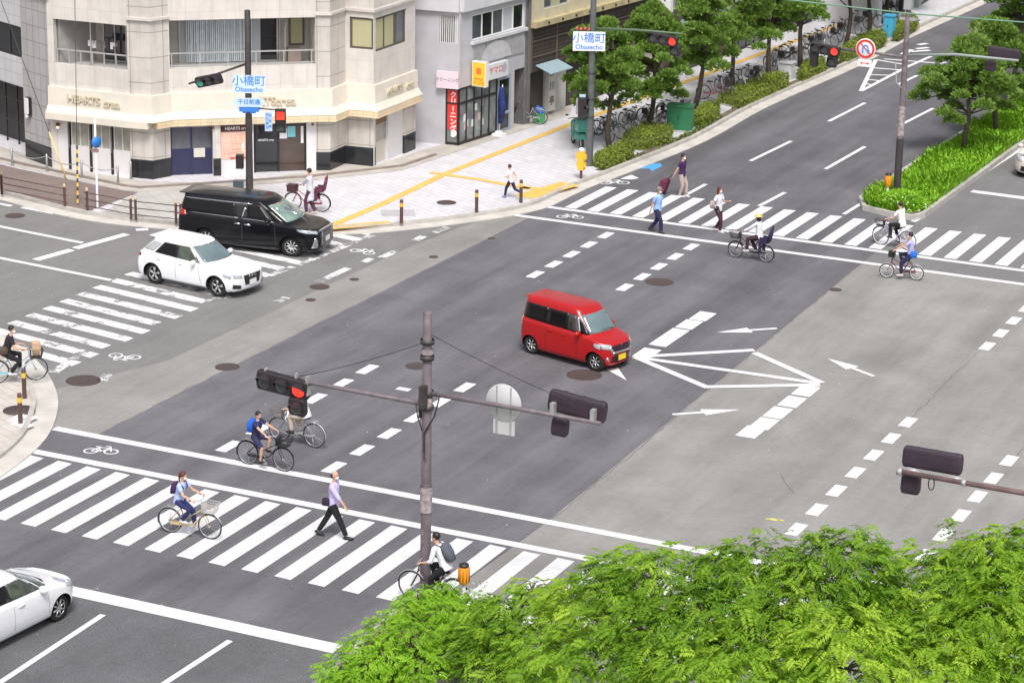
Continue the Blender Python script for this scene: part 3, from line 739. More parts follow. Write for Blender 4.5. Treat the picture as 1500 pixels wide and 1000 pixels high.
d = MB(); d.box(n0, n1, -.2, -.15, 1.125, 2.1, 0, T); d.build('pane', mat('glass_slate', (.12, .12, .15), .2, spec=.7, var=.2), o)
d = MB(); u = um(284, 215); d.box(u, u+.42, -.09, -.07, .80, 1.15, 0, T); d.build('notice', mat('notice', (.62, .62, .55), .6), o)
d = MB(); d.box(p0+.03, p1-.05, .125, .14, 1.78, 2.02, 0, T); o = unp(d.build('sign_board', M_brown, hb)); o['label'] = 'brown sign strip with white lettering above the pink poster'
unp_l(text('HEARTS crea', .16, M_white, None, S.mat4((p0+p1)/2, .145, 1.90), 'lettering', .004, .004))
d = MB(); d.box(p0+.03, p1-.05, .125, .135, .72, 1.76, 0, T); o = unp(d.build('poster', M_pink, hb))
d = MB(); rnd = random.Random(2)
for k in range(16):
    u = p0+.1+(p1-p0-.5)*rnd.random(); z = .85+.8*rnd.random(); 
    if k % 2: d.box(u, u+.3, .137, .14+.0005*k, z, z+.035, 0, T)
    else: d.box(u, u+.035, .137, .14+.0005*k, z, min(z+.3, 1.7), 0, T)
d.build('map_lines', M_pink2, o)
d = MB(); d.box(p0+.35, p1-.3, .137, .15, .74, .80, 0, T); d.build('red_line', mat('red_ink', (.6, .1, .06), .6), o)
gm = (g0+g1)/2-.1
d = MB()
for a in (g0, gm, g1-.06): d.box(a, a+.06, -.15, -.05, .13, 1.98, 0, T)
d.box(g0, g1, -.15, -.06, 1.90, 1.98, 0, T)
o = unp(d.build('glass_door', M_frame, hb)); d = MB(); d.box(g0, gm, -.12, -.10, .13, 1.95, 0, T); d.build('pane', M_gdark, o); d = MB(); d.box(gm, g1, -.12, -.10, .13, 1.95, 0, T); d.build('pane', M_gbrown, o)
d = MB(); d.box(gm+.08, gm+.36, -.098, -.085, 1.40, 1.78, 0, T); d.build('paper_notice', M_white, o)
d = MB(); d.box(gm+.38, gm+.68, -.098, -.085, 1.45, 1.86, 0, T); d.build('paper_notice', mat('cyan_paper', (.22, .62, .68), .6), o)
d = MB(); d.box(g1-.2, g1-.1, -.098, -.085, 1.2, 1.85, 0, T); d.build('hours_plate', M_white, o)
t_ = text('HEARTS crea', .11, M_white, None, S.mat4((g0+gm)/2, -.095, 1.36), 'lettering', .003, .002); t_.parent = hb; t_.matrix_parent_inverse = Matrix.Translation(-hbT)
d = MB(); u = um(336, 190)
for px in (310, 456):
    u = um(px, 180); d.ell(T((u, .32, 2.0)), (.06, .06, .06), 8, 6)
unp(d.build('spot_lamp', M_brown, hb))
# left shop front
S = S_left; T = S.T()
def ul(px, py=225): return S.hit(px, py)[0]
d = MB(); wl = MB()
x = [ul(q) for q in (99, 130, 161, 191)]
wl.box(0, ul(79), -.3, 0, .13, 2.1, 0, T)
wl.box(ul(79), x[0], -.35, -.1, .13, 2.1, 1, T)
unp(wl.build('shop_wall', [M_gran, mat('shop_white', (.70, .69, .70), .6, var=.04)], hb))
for i in range(3):
    a, c = x[i], x[i+1]
    f = MB(); f.box(a+.10, c, -.2, -.1, .13, 1.08, 0, T); f.box(a+.10, c, -.2, -.14, 1.95, 2.1, 0, T)
    for k in range(3): u = a+.12+(c-a-.18)*k/2; f.box(u, u+.03, -.2, -.11, 1.08, 1.95, 0, T)
    o = unp(f.build('folding_door', mat('shop_panel', (.68, .66, .67), .55, var=.04), hb))
    g_ = MB(); g_.box(a+.10, c, -.19, -.17, 1.08, 1.95, 0, T); g_.build('pane', mat('glass_beige', (.36, .35, .30), .25, var=.2, spec=.7), o)
    g_ = MB(); g_.box(a, a+.09, -.2, -.06, .13, 2.0, 0, T)
    for k in range(12): z = 1.0+.085*k; g_.ell(T((a+.045, -.05, z)), (.03, .03, .035), 6, 4, 1)
    unp(g_.build('ornamental_post', [M_frame, mat('ornament', (.25, .23, .22), .5)], hb))
d = MB(); d.ell(T((x[0]-.35, .05, 1.85)), (.09, .09, .07), 10, 6); o = unp(d.build('wall_lamp', M_brown, hb)); d = MB(); d.ell(T((x[0]-.35, .07, 1.74)), (.06, .06, .06), 10, 6); d.build('bulb', mat('bulb_warm', (1, .8, .6), .4, emit=.6), o)
# stone end pier
SP = Seg(W(38, 232), W(77, 246)); T = SP.T(); wb = MB()
wb.box(0, SP.L, -3, 0, BZ+.05, 6.55, 0, T); wb.box(0, SP.L, -3, -.0, 6.75, ZR, 0, T)
unp(wb.build('end_pier', M_gtile, hb)); wb = MB(); wb.box(0, SP.L, -3, .004, .13, BZ+.05, 0, T); unp(wb.build('granite_base', M_black, hb))
wb = MB(); wb.box(-.1, SP.L+.1, -3, .1, 6.55, 6.75, 0, T); unp(wb.build('cornice', M_gran, hb))
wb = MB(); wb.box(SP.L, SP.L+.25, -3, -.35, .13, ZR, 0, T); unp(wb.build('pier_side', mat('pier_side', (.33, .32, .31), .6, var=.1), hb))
u, z = SP.hit(44, 153); wb = MB(); wb.box(u-.13, u+.13, .0, .12, z-.42, z+.28, 1, T); wb.box(u-.09, u+.09, .12, .2, z-.35, z+.25, 0, T); wb.ell(T((u, .16, z-.45)), (.07, .07, .08), 8, 6, 0)
unp(wb.build('wall_lamp', [M_white, M_frame], hb))
# ---- white tiled neighbour on the left edge ----
def building(name, loc, lab, cat='building'):
    e = empty(name, (loc[0], loc[1], 0), 0, lab, cat); Mx = Matrix.Translation(-e.location)
    def P(o): o.parent = e; o.matrix_parent_inverse = Mx; flush(o, Mx); return o
    return e, P
A = W(37, 231); e, P = building('office_building', A, 'white tiled building with a black garage mouth left of the stone pier')
dA = (SP.d); S = Seg(Vector((A.x, A.y, 0))-dA*14, Vector((A.x, A.y, 0))-dA*.02); S.A -= S.n*.5; S.B -= S.n*.5
b = MB(); L = S.L
wz = [S.hit(20, y)[1] for y in (37, 83, 124)]; print('wz', wz)
wall(b, S, .13, 12, [(0, L-.02, .13, wz[2]), (0, L-.02, wz[1], wz[0]), (0, L-.02, wz[1]+2.9, wz[0]+2.9)], th=.3)
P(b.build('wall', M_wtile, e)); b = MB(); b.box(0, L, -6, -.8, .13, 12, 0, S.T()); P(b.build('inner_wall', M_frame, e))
for k in range(2): P(window(e, S, L-9+0, L-.1, wz[1]+2.9*k, wz[0]+2.9*k, .18, 5, M_gdark, M_frame, .06))
b = MB()
for k in range(9): u = L-.3-k*.9; b.box(u-.04, u, -.5, -.44, .13, wz[2], 0, S.T())
b.box(L-8, L-.1, -.46, -.42, 1.9, 1.95, 0, S.T()); b.box(L-8, L-.1, -.46, -.42, 1.0, 1.05, 0, S.T())
P(b.build('gate', mat('gate_steel', (.05, .05, .055), .4, metal=.5), e)); b = MB(); b.box(0, L, -6, .1, 12, 12.3, 0, S.T()); P(b.build('roof', M_plas, e))
# ---- the grey building with the dry cleaner's shop ----
def V2(p): return Vector((p.x, p.y, 0))
c0, c1, c2 = V2(W(672, 214)), V2(W(748, 190)), V2(W(768, 183)); dn = (c2-c0).normalized()
left0 = c0+Vector((-3.2, -.35, 0)); c3 = c0+dn*5.0
e, P = building('grey_building', c0, 'grey plaster building with a glass fronted dry cleaner under white signs')
S1 = Seg(left0, c0); S2 = Seg(c0, c3); T1, T2 = S1.T(), S2.T()
print('S2', S2.L, [S2.hit(*q) for q in ((672, 130), (690, 20), (695, 60), (750, 12), (750, 50), (730, 100), (768, 88), (768, 60), (765, 10))], 'S1', S1.L, [S1.hit(*q) for q in ((644, 22), (644, 65), (672, 65), (642, 105), (675, 128), (650, 211), (640, 0))])
SZ = 2.45
uw0, uw1 = S1.hit(644, 40)[0], S1.hit(671, 40)[0]; zb0, zb1 = S1.hit(655, 64)[1], S1.hit(655, 22)[1]
b = MB(); ug = S1.hit(652, 200)[0]
wall(b, S1, .13, 10.5, [(ug, S1.L, .13, SZ), (uw0, uw1, zb0, zb1), (uw0, uw1, zb0+2.9, zb1+2.9)])
u2a = S2.hit(692, 40)[0]; zc0 = S2.hit(695, 60)[1]; zc1 = S2.hit(695, 22)[1]
ud = S2.hit(729, 160)[0]; ue = S2.hit(748, 160)[0]
wall(b, S2, .13, 10.5, [(0, ue, .13, SZ), (ue+.25, S2.L-.15, .13, SZ+.1), (u2a, S2.L-.2, zc0-.02, zc1), (u2a, S2.L-.2, zc0+2.9, zc1+2.9)])
b.box(0, .25, -8, 0, .13, 10.5, 0, T1)
P(b.build('wall', mat('plaster_cool', (.47, .47, .50), .8, var=.1, scale=1.3), e))
b = MB(); b.box(0, S1.L, -8, .05, 10.5, 10.8, 0, T1); b.box(-8, S2.L, -8, .05, 10.81, 10.9, 0, T2); P(b.build('roof', M_plas, e))
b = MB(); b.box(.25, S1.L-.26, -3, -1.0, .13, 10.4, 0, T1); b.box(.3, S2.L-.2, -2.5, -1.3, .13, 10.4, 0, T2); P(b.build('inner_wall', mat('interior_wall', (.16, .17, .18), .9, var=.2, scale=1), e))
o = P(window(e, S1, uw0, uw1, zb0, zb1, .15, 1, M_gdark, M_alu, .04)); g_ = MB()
for k in range(9): u = uw0+(uw1-uw0)*(k+.5)/9; g_.box(u-.015, u+.015, -.03, 0, zb0, zb1, 0, T1)
g_.build('window_bars', M_white, o)
for k in range(2): P(window(e, S2, u2a, S2.L-.2, zc0+2.9*k, zc1+2.9*k, .12, 5, None, M_white, .06, mats=[M_ggrey, M_gdark, M_ggrey, M_curt2, M_gdark]))
b = MB(); b.box(u2a-.1, S2.L-.1, .0, .12, zc0-.12, zc0, 0, T2); b.box(0, S2.L, 0, .18, zc1+.25, zc1+.9, 0, T2); b.box(-.0, S1.L, 0, .18, zc1+.25, zc1+.9, 0, T1); P(b.build('ledge', M_plasw, e))
b = MB()
for k in range(4): a = u2a+k*(S2.L-.25-u2a)/4; b.box(a+.03, a+(S2.L-.25-u2a)/4-.03, 0, .04, SZ+.75, zc0-.15, 0, T2)
P(b.build('balcony_panel', mat('panel_grey', (.37, .37, .38), .6, var=.12), e))
b = MB(); cx = u2a+1.7; zz = SZ+.78; pts = [(cx-1.15, zz)]+[(cx-1.15*math.cos(math.pi*k/16), zz+(zc0-.2-zz)*math.sin(math.pi*k/16)) for k in range(17)]+[(cx+1.15, zz)]
i = [b.addv(T2(Vector((p[0], .06, p[1])))) for p in pts[1:-1]]; b.face(i); P(b.build('arched_panel', mat('panel_light', (.52, .52, .54), .6, var=.1), e))
# shopfront
for S, T, u0, u1, n, lbl in ((S1, T1, ug, S1.L, 1, 0), (S2, T2, 0, ud, 5, 1)):
    f = MB()
    for k in range(n+1): u = u0+(u1-u0-.06)*k/n; f.box(u, u+.06, -.1, -.02, .13, SZ, 0, T)
    f.box(u0, u1, -.1, -.022, .13, .25, 0, T); f.box(u0, u1, -.1, -.022, 1.78, 1.86, 0, T); f.box(u0, u1, -.1, -.022, SZ-.08, SZ, 0, T)
    o = P(f.build('shop_window', M_frame, e)); g_ = MB(); g_.box(u0+.02, u1-.02, -.08, -.06, .2, SZ-.05, 0, T); g_.build('pane', mat('shop_glass', (.20, .22, .22), .08, spec=.8, var=.5, scale=1.6), o)
    if lbl:
        rr = random.Random(7)
        for k in range(9):
            u = .3+(ud-.7)*rr.random(); z = .6+.9*rr.random(); q = MB(); q.box(u, u+.2, -.058, -.05-.001*k, z, z+.28, 0, T); q.build('paper_notice', mat('paper%d' % (k % 3), ((.7, .72, .7), (.5, .56, .58), (.62, .45, .45))[k % 3], .7), o)
    else:
        q = MB(); um_ = (u0+u1)/2+.02; q.box(um_-.22, um_+.24, -.055, -.03, .75, SZ-.12, 0, T); bn = q.build('red_banner', mat('banner_red', (.72, .04, .03), .6), o)
        for k, ch in enumerate('クリーニング'):
            if ch == 'ー':
                q = MB(); q.box(um_-.01, um_+.03, -.03, -.02, SZ-.30-.27*k-.1, SZ-.30-.27*k+.1, 0, T); q.build('lettering', M_white, e)
                ob = [c_ for c_ in e.children if c_.name.startswith('lettering')][-1]; P(ob); continue
            t_ = text(ch, .27, M_white, None, S.mat4(um_+.01, -.028, SZ-.30-.27*k), 'lettering', .004, .008); P(t_)
        q = MB(); q.lathe([(.0, 0), (.17, 0)], T(Vector((um_, -.05, .62))), 16, axis='y'); q.build('round_notice', M_white, o)
b = MB(); T = T2
b.box(ud, ud+.12, -.08, 0, .13, SZ, 0, T); b.box(ue-.1, ue, -.08, 0, .13, SZ, 0, T); b.box(ud+.12, ue-.1, -.08, 0, SZ-.15, SZ, 0, T); b.box(ud+.12, ue-.1, -.08, -.01, .13, .25, 0, T); b.box(ud+.12, ue-.1, -.08, -.01, .85, .95, 0, T)
o = P(b.build('shop_door', mat('door_bluegrey', (.32, .38, .45), .5), e)); b = MB(); b.box(ud+.12, ue-.1, -.06, -.04, .2, SZ-.15, 0, T); b.build('pane', M_gdark, o)
# signs of the dry cleaner
def box_sign(name, S, u0, u1, v0, v1, z0, z1, m, lab, side=None, cat='sign'):
    b = MB(); T = S.T(); b.box(u0, u1, v0, v1, z0, z1, 0, T); o = tag(b.build(name, [m]), lab, cat); return o
S = S1; ua, za = S.hit(642, 126); uc, zc = S.hit(674, 107); o = box_sign('shop_sign', S, ua, uc, .03, .22, SZ, 3.12, mat('sign_pinkwhite', (.74, .62, .70), .5), 'pale pink sign with grey katakana lettering on the corner of the grey building')
text('クリーニング', .165, mat('ink_grey', (.12, .12, .14), .6), o, S.mat4((ua+uc)/2, .222, 2.79), 'lettering', .004, .002)
S = S2; ua = S.hit(705, 110)[0]; uc = S.hit(738, 95)[0]; o = box_sign('shop_sign', S, ua, uc, .03, .22, SZ+.05, 3.12, mat('sign_white', (.66, .68, .70), .5), 'long white sign with red characters above the shop windows')
text('ヤマロ', .34, mat('sign_red', (.62, .12, .14), .6), o, S.mat4(ua+.75, .222, 2.84), 'lettering', .004, .004)
b = MB(); b.lathe([(0, 0), (.2, 0)], (0, 0, 0), 14, axis='z'); r_ = b.build('round_emblem', mat('sign_grey', (.45, .42, .48), .6), o); r_.matrix_local = S.mat4(uc-.3, .224, 2.85)
# projecting yellow sign (stands out from the wall, faces the junction)
c = V2(W(692, 208)); uu = S2.hit(688, 120)[0]; b = MB(); b.box(uu-.0, uu+.22, .10, .75, 2.45, 3.45, 0, T2); o = tag(b.build('projecting_sign', mat('sign_rim', (.78, .74, .66), .5)), 'yellow box sign sticking out from the grey building between two white signs', 'sign')
b = MB(); b.box(uu-.012, uu-.002, .14, .71, 2.49, 3.41, 0, T2); b.build('sign_face', mat('sign_yellow', (.85, .55, .04), .5), o)
SF = Seg(T2(Vector((uu-.014, .12, 0))), T2(Vector((uu-.014, .73, 0))))
b = MB(); b.box(uu-.018, uu-.013, .32, .54, 2.95, 3.2, 0, T2); b.build('sign_mark', mat('sign_orange', (.75, .18, .05), .6), o)
text('ヤマロ', .13, mat('sign_orange', (.75, .18, .05), .6), o, SF.mat4(SF.L/2, .005, 2.74), 'lettering', .003, .003)
text('クリーニング', .085, mat('sign_orange', (.75, .18, .05), .6), o, SF.mat4(SF.L/2, .005, 2.6), 'lettering', .003, .002)
# grey side wing + cables between the two blocks
q0, q1 = V2(W(603, 205)), V2(W(640, 205)); e3, P3 = building('side_wing', q0, 'narrow pale wing with pipes between the stone block and the grey building')
q1 = left0+Vector((.05, .9, 0)); q0 = q1+Vector((-3.0, .3, 0)); S = Seg(q0, q1); T = S.T()
b = MB(); b.box(0, S.L, -6, 0, 1.6, 10, 0, T); P3(b.build('wall', M_plasw, e3)); b = MB(); b.box(0, S.L, -6, .02, .13, 1.6, 0, T); P3(b.build('base_panel', mat('panel_dark', (.17, .16, .155), .7, var=.1), e3))
b = MB(); rr = random.Random(5)
for k in range(6):
    u = S.L-.25-.28*k; b.tube([T(Vector((u, .06, 9.5))), T(Vector((u+.05*rr.random(), .06, 6))), T(Vector((u-.1*rr.random(), .06, 3.2))), T(Vector((u+.1, .06, 2.2)))], .03 if k % 2 else .015, 6)
P3(b.build('downpipe', M_pipe, e3)); b = MB(); b.box(-.1, S.L+.1, -6, .1, 10, 10.2, 0, T); P3(b.build('roof', M_plas, e3))
b = MB(); b.tube([T(Vector((S.L-1.2, .3, 9))), T(Vector((S.L-.7, .4, 5.5))), T(Vector((S.L+.1, .4, 3.4))), T(Vector((S.L-.1, .3, 2.6)))], .018, 6); b.tube([T(Vector((S.L-1.5, .3, 9))), T(Vector((S.L-.5, .4, 5))), T(Vector((S.L+.15, .4, 3.3)))], .014, 6); b.tube([T(Vector((S.L-.9, .25, 9))), T(Vector((S.L-.3, .3, 6))), T(Vector((S.L+.12, .35, 3.5))), T(Vector((S.L-.3, .35, 2.4)))], .022, 6)
P3(b.build('cable', M_frame, e3))
# ---- dark timber restaurant ----
w0 = c3+dn*.3; w1 = w0+dn*11; e, P = building('timber_restaurant', w0, 'restaurant with dark louvred timber upper wall right of the grey building')
S = Seg(w0, w1); T = S.T(); print('S3', [S.hit(*q) for q in ((782, 110), (782, 35), (800, 160), (820, 95), (835, 150), (790, 0))])
M_tim = tiles('dark_timber', (.085, .062, .055), (.065, .048, .042), (.025, .02, .018), 1.6, .17, 0, .018, .25, .6, bump=1)
zt0 = S.hit(785, 105)[1]; zt1 = S.hit(785, 38)[1]; print('zt', zt0, zt1)
b = MB(); b.box(0, S.L, -8, 0, zt0, zt1, 0, T)
P(b.build('louvred_wall', M_tim, e)); b = MB(); wall(b, S, .13, zt0, [(.5, 1.7, .13, 2.3), (3.4, 7, .13, 2.2)], v=-.3); b.box(0, S.L, -8, -.55, .13, zt0, 0, T); wall(b, S, zt1, 9.5, [(1, 3, zt1+.6, zt1+2.1), (4, 6.5, zt1+.6, zt1+2.1)], v=-.0, m=1); b.box(.26, S.L, -8, -.5, zt1, 9.5, 0, T)
P(b.build('wall', [M_plas, mat('cream_wall', (.55, .50, .36), .7, var=.08)], e))
for a, c_ in ((1, 3), (4, 6.5)): P(window(e, S, a, c_, zt1+.6, zt1+2.1, .12, 3, None, M_alu, .05, mats=[M_ggrey, M_blind]))
b = MB(); b.box(-.1, S.L+.2, -8, .3, zt1-.02, zt1+.22, 0, T); b.box(-.1, S.L+.2, -8, .3, 9.5, 9.8, 0, T)
for k in range(9): b.ell(T(Vector((.9+k*1.1, .31, zt1+.1))), (.06, .06, .06), 8, 5, 1)
P(b.build('eaves', [mat('eaves_wood', (.45, .38, .22), .7, var=.2), M_frame], e))
b = MB()
for k in range(5): b.box(.02+k*.01+k*2.0, .10+k*2.0, -.02, .03, zt0, zt1-.02, 0, T)
for z in (zt0+.6, zt0+1.25): b.box(0, S.L, -.02, .035, z, z+.05, 0, T)
b.box(-.45, -.25, -2, .0, .13, 9.5, 1, T); b.box(-.2, -.06, -2, .05, .13, 9.5, 1, T)
P(b.build('timber_post', [mat('beam_brown', (.14, .11, .08), .6), mat('post_grey', (.16, .15, .14), .7, var=.1)], e))
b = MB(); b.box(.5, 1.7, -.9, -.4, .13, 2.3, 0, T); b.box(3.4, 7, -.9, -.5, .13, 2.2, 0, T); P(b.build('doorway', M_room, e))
b = MB(); ua = .45; T_ = T
for k in range(7): b.box(ua+k*.25, ua+k*.25+.21, .0, .75, 2.45, 2.5, 0, lambda p, T=T: T(Vector((p[0], p[1], p[2]-p[1]*.35))))
P(b.build('glass_awning', mat('awning_glass', (.35, .47, .52), .3), e))
b = MB(); b.box(1.75, 2.3, -.3, -.15, .3, 2.35, 0, T); o = tag(b.build('vertical_sign', mat('sign_cloth', (.60, .60, .56), .7)), 'tall white board with three black characters beside the dark doorway', 'sign')
for k, ch in enumerate('四川亭'): text(ch, .42, M_frame, o, S.mat4(2.02, -.148, 1.95-.62*k), 'lettering', .004, .004)
# hanging vertical sign higher up
uh, zh = S.hit(949, 18); c = W(949, 132); vv = 1.0
uh = S.hit(962, 30)[0]; zz = S.hit(950, 33)[1]; print('hang', uh, zz)
b = MB(); b.box(uh-.12, uh+.12, .15, .75, zz, zz+2.4, 0, T); o = tag(b.build('hanging_sign', M_white), 'white lantern shaped vertical sign with black hiragana above the trees', 'sign')
b = MB(); b.box(uh-.14, uh+.14, .12, .78, zz-.08, zz+.0, 0, T); b.box(uh-.14, uh+.14, .12, .15, zz, zz+2.4, 0, T); b.build('sign_frame', M_brown, o)
SF = Seg(T(Vector((uh-.125, .15, 0))), T(Vector((uh-.125, .75, 0))))
for k, ch in enumerate('まやか'): text(ch, .46, M_frame, o, SF.mat4(.3, .005, zz+.42+.66*k), 'lettering', .004, .012)
# ---- row of houses behind the street trees ----
M_b1 = mat('wall_beige', (.50, .42, .33), .8, var=.1); M_b2 = mat('wall_brown', (.11, .08, .07), .7, var=.2); M_b3 = mat('wall_pale', (.62, .62, .66), .8, var=.06); M_b4 = mat('roof_green', (.20, .28, .24), .7, var=.2); M_b5 = mat('wall_greygreen', (.34, .38, .36), .8, var=.1)
def house(p0, d, L, H_, m, lab, mf=M_frame, fl=3.0, gz=2.5, name='town_house', gm=None, roofm=None):
    e, P = building(name, p0, lab); S = Seg(p0, p0+d*L); T = S.T(); b = MB(); ops = []; n = max(1, int(L/2.6))
    for k in range(n):
        a = .5+(L-1)*k/n
        for f in range(int((H_-1)/fl)): ops.append((a, a+1.5, gz+.7+f*fl, gz+2.1+f*fl)) if gz+2.2+f*fl < H_ else 0
    wall(b, S, .13, H_, [(.6, L-.6, .13, gz-.2)]+[o_ for o_ in ops], th=.2); b.box(0, .2, -9, -.2, .13, H_, 0, T)
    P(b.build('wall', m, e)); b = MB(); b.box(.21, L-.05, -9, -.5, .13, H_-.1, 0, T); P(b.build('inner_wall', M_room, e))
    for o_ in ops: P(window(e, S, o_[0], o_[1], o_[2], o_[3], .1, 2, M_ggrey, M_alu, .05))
    P(window(e, S, .6, L-.6, .13, gz-.2, .15, max(2, int(L/1.2)), M_gdark, mf, .06, name='shop_window'))
    b = MB(); b.box(-.1, L+.1, -9, .25, H_, H_+.25, 0, T); b.box(0, L, 0, .5, gz-.15, gz+.1, 0, T); P(b.build('roof', roofm or M_b4, e)); return S
dn2 = (Vector((-43.4, 140, 0))-Vector((-45.2, 104, 0))).normalized()
p = w1+dn*.3
specs = [(7, 8.5, M_b2, 'brown fronted town house with green eaves beside the timber restaurant'), (6, 11, M_b1, 'beige town house behind the street pines'), (8, 9, M_b5, 'grey green town house behind the street pines'), (7, 12, M_b3, 'pale tall town house behind the street pines'),
         (9, 10, M_b1, 'beige wide town house far along the avenue'), (10, 13, M_b3, 'white office block far up the avenue'), (12, 14, M_b5, 'grey green office block at the far end of the avenue'), (14, 15, M_b3, 'big white office block at the far end of the avenue')]
specs2 = [(14, 9, M_b3, 'white building at the top of the photo beyond the far pines', W(1286, 40)), (16, 12, M_b5, 'grey green glazed building near the top right corner', W(1345, 12))]
for L, H_, m, lab, q_ in specs2: house(V2(q_), Vector((-.05, 1, 0)).normalized(), L, H_, m, lab)
for L, H_, m, lab in specs: house(p, dn2, L, H_, m, lab); p = p+dn2*(L+.25)
# ================= STREET FURNITURE =================
M_pole = mat('pole_brown', (.17, .14, .155), .55, var=.25, scale=5)
M_poled = mat('pole_dark', (.052, .045, .045), .5, var=.25, scale=4)
M_poleg = mat('pole_greygreen', (.10, .115, .115), .5, var=.2, scale=4)
M_sig = mat('signal_black', (.028, .022, .026), .45, var=.2, scale=8)
M_sigb = mat('signal_back', (.035, .022, .035), .55, var=.25, scale=3)
M_lens = mat('lens_unlit', (.075, .085, .085), .25, var=.2, scale=10)
M_redlit = mat('lens_red_lit', (1, .05, .03), .4, emit=1.0)
M_greenlit = mat('lens_green_lit', (.04, .42, .25), .4, emit=.25)
M_sgnw = mat('sign_face_white', (.76, .79, .84), .4)
M_sgnb = mat('sign_blue', (.05, .22, .70), .5)
M_bollard = mat('bollard_brown', (.10, .055, .045), .5, var=.15)
M_bolly = mat('bollard_yellow', (.85, .50, .04), .5)
M_grey = mat('galvanised', (.42, .42, .43), .5, metal=.3, var=.15)
def P3D(px, py, z=.13): return G(px, py, z)
def hdir(px0, py0, px1, py1, z):      # direction between two photo points at one height
    return (G(px1, py1, z)-G(px0, py0, z))
def pole(name, base, h, r0, r1, m, lab, extra=None):
    e = empty(name, base, 0, lab, 'traffic signal pole'); b = MB()
    b.lathe([(r0*1.02, 0), (r0, .4), ((r0+r1)/2, h*.5), (r1, h-.03), (r1*.8, h), (.01, h+.01)], n=16); b.build('pole', m, e)
    return e
def signal3(e, c, dv, facing, lit, n=3, s=1.0, rowdir=1, name='signal_head', box=False, back=M_sigb):
    # horizontal three-lamp head: centre c, unit row direction dv, facing = unit vector towards the drivers
    o = MB(); D = Vector(dv).normalized(); Fv = Vector(facing).normalized(); Fv = (Fv-D*Fv.dot(D)).normalized(); Zv = D.cross(Fv)
    if Zv.z < 0: Zv = -Zv
    c = Vector(c); T = lambda p: c+D*p[0]*s+Fv*p[1]*s+Zv*p[2]*s
    L = .40*n/2
    # rounded body
    prof = []
    for k in range(16):
        a = 2*math.pi*k/16; prof.append((math.copysign(abs(math.cos(a))**.45, math.cos(a))*.095, math.copysign(abs(math.sin(a))**.45, math.sin(a))*.215))
    def ring(x, f): return [T((x, p[0]*f, p[1]*f)) for p in prof]
    o.loft([ring(-L, .7), ring(-L+.03, .96), ring(-L+.06, 1), ring(L-.06, 1), ring(L-.03, .96), ring(L, .7)], 0, True, False)
    ob = o.build(name, back, e)
    for k in range(n):
        x = -L+.2+.4*k
        h = MB(); A = []; 
        for (q, y0) in ((.165, .085), (.165, .33)):
            rg = []
            for j in range(15):
                a = math.pi*(-.12+1.24*j/14); ln = y0 if y0 < .1 else (.11+.19*max(0, math.sin(a)))
                rg.append(T((x+q*math.cos(a), ln, q*math.sin(a)-.01*(y0 > .1))))
            A.append(rg)
        h.loft(A, 0, False, True, closed=False)
        rg2 = [[T((x+q*math.cos(math.pi*(-.12+1.24*j/14)), (.085 if w_ == 0 else .11+.18*max(0, math.sin(math.pi*(-.12+1.24*j/14)))), q*math.sin(math.pi*(-.12+1.24*j/14)))) for j in range(15)] for w_, q in ((0, .155), (1, .155))]
        h.loft(rg2, 0, False, True, closed=False)
        h.build('visor', M_sig, ob)
        l = MB(); rr = [[T((x+q*math.cos(2*math.pi*j/20), y, q*math.sin(2*math.pi*j/20))) for j in range(20)] for q, y in ((.15, .09), (.14, .105), (.08, .125), (.01, .13))]
        l.loft(rr, 0, False, True); l.build('lens', {None: M_lens}.get(lit if lit == k else None, M_lens) if lit != k else (M_greenlit if rowdir == 2 else M_redlit), ob)
    return ob, T
def arm(e, pts, r, m=None, name='arm'):
    b = MB(); b.tube(pts, r, 10); return b.build(name, m or M_pole, e)
def local(e, v): return Vector(v)-e.location
# --- near signal pole (base at 622,872) ---
B = Vector((G(623, 874).x, G(623, 874).y, .17)); hA = HZ(B, 456)-.17
e = pole('signal_pole', B, hA, .125, .10, M_pole, 'tall brown signal pole at the near median tip with two arms'); NP = e
def solve(px, py, y): # point seen at (px,py) lying in the vertical plane Y = y
    r = _F*FPX+R2*(px-750)-U2*(py-500); t = y/r.y; return Vector((0, 0, CH))+r*t
def solvex(px, py, x):
    r = _F*FPX+R2*(px-750)-U2*(py-500); t = x/r.x; return Vector((0, 0, CH))+r*t
print('pole h', hA, 'arms', solve(625, 590, B.y), solve(380, 548, B.y), solve(640, 577, B.y), solve(885, 618, B.y), solve(735, 600, B.y))
# both arms run across the avenue (X direction)
yb = B.y
aL0, aL1 = solve(624, 592, yb), solve(382, 547, yb); aR0, aR1 = solve(626, 575, yb), solve(880, 620, yb)
arm(e, [local(e, aL0), local(e, aL0.lerp(aL1, .5)), local(e, aL1)], [.055, .05, .045]); arm(e, [local(e, aR0), local(e, aR0.lerp(aR1, .5)), local(e, aR1)], [.055, .05, .045])
b = MB()
for z in (solve(625, 596, yb).z, solve(625, 575, yb).z, solve(627, 530, yb).z+.1, solve(626, 500, yb).z):
    b.lathe([(.15, -.05), (.16, -.05), (.16, .05), (.15, .05)], (0, 0, z-.17), 14)
b.box(-.05, .08, -.3, -.12, aR0.z-.45, aR0.z+.05); b.box(-.18, -.12, -.06, .06, aL0.z-.5, aL0.z); b.build('clamp', M_poled, e)
b = MB(); z = aR0.z-.17
b.tube([(-.28, 0, z-.25), (-.2, -.05, z-.6), (-.02, -.16, z-.85)], .014, 6); b.tube([(.3, 0, z-.1), (.22, -.05, z-.5), (.02, -.17, z-.9), (.03, -.16, z-1.5), (.08, -.16, z-1.5)], .018, 6); b.build('cable_loop', M_frame, e)
b = MB()
for k in range(7): t = k/6; b.box(-.02, .02, -.17, -.155, 1.2+k*.05, 1.22+k*.05)
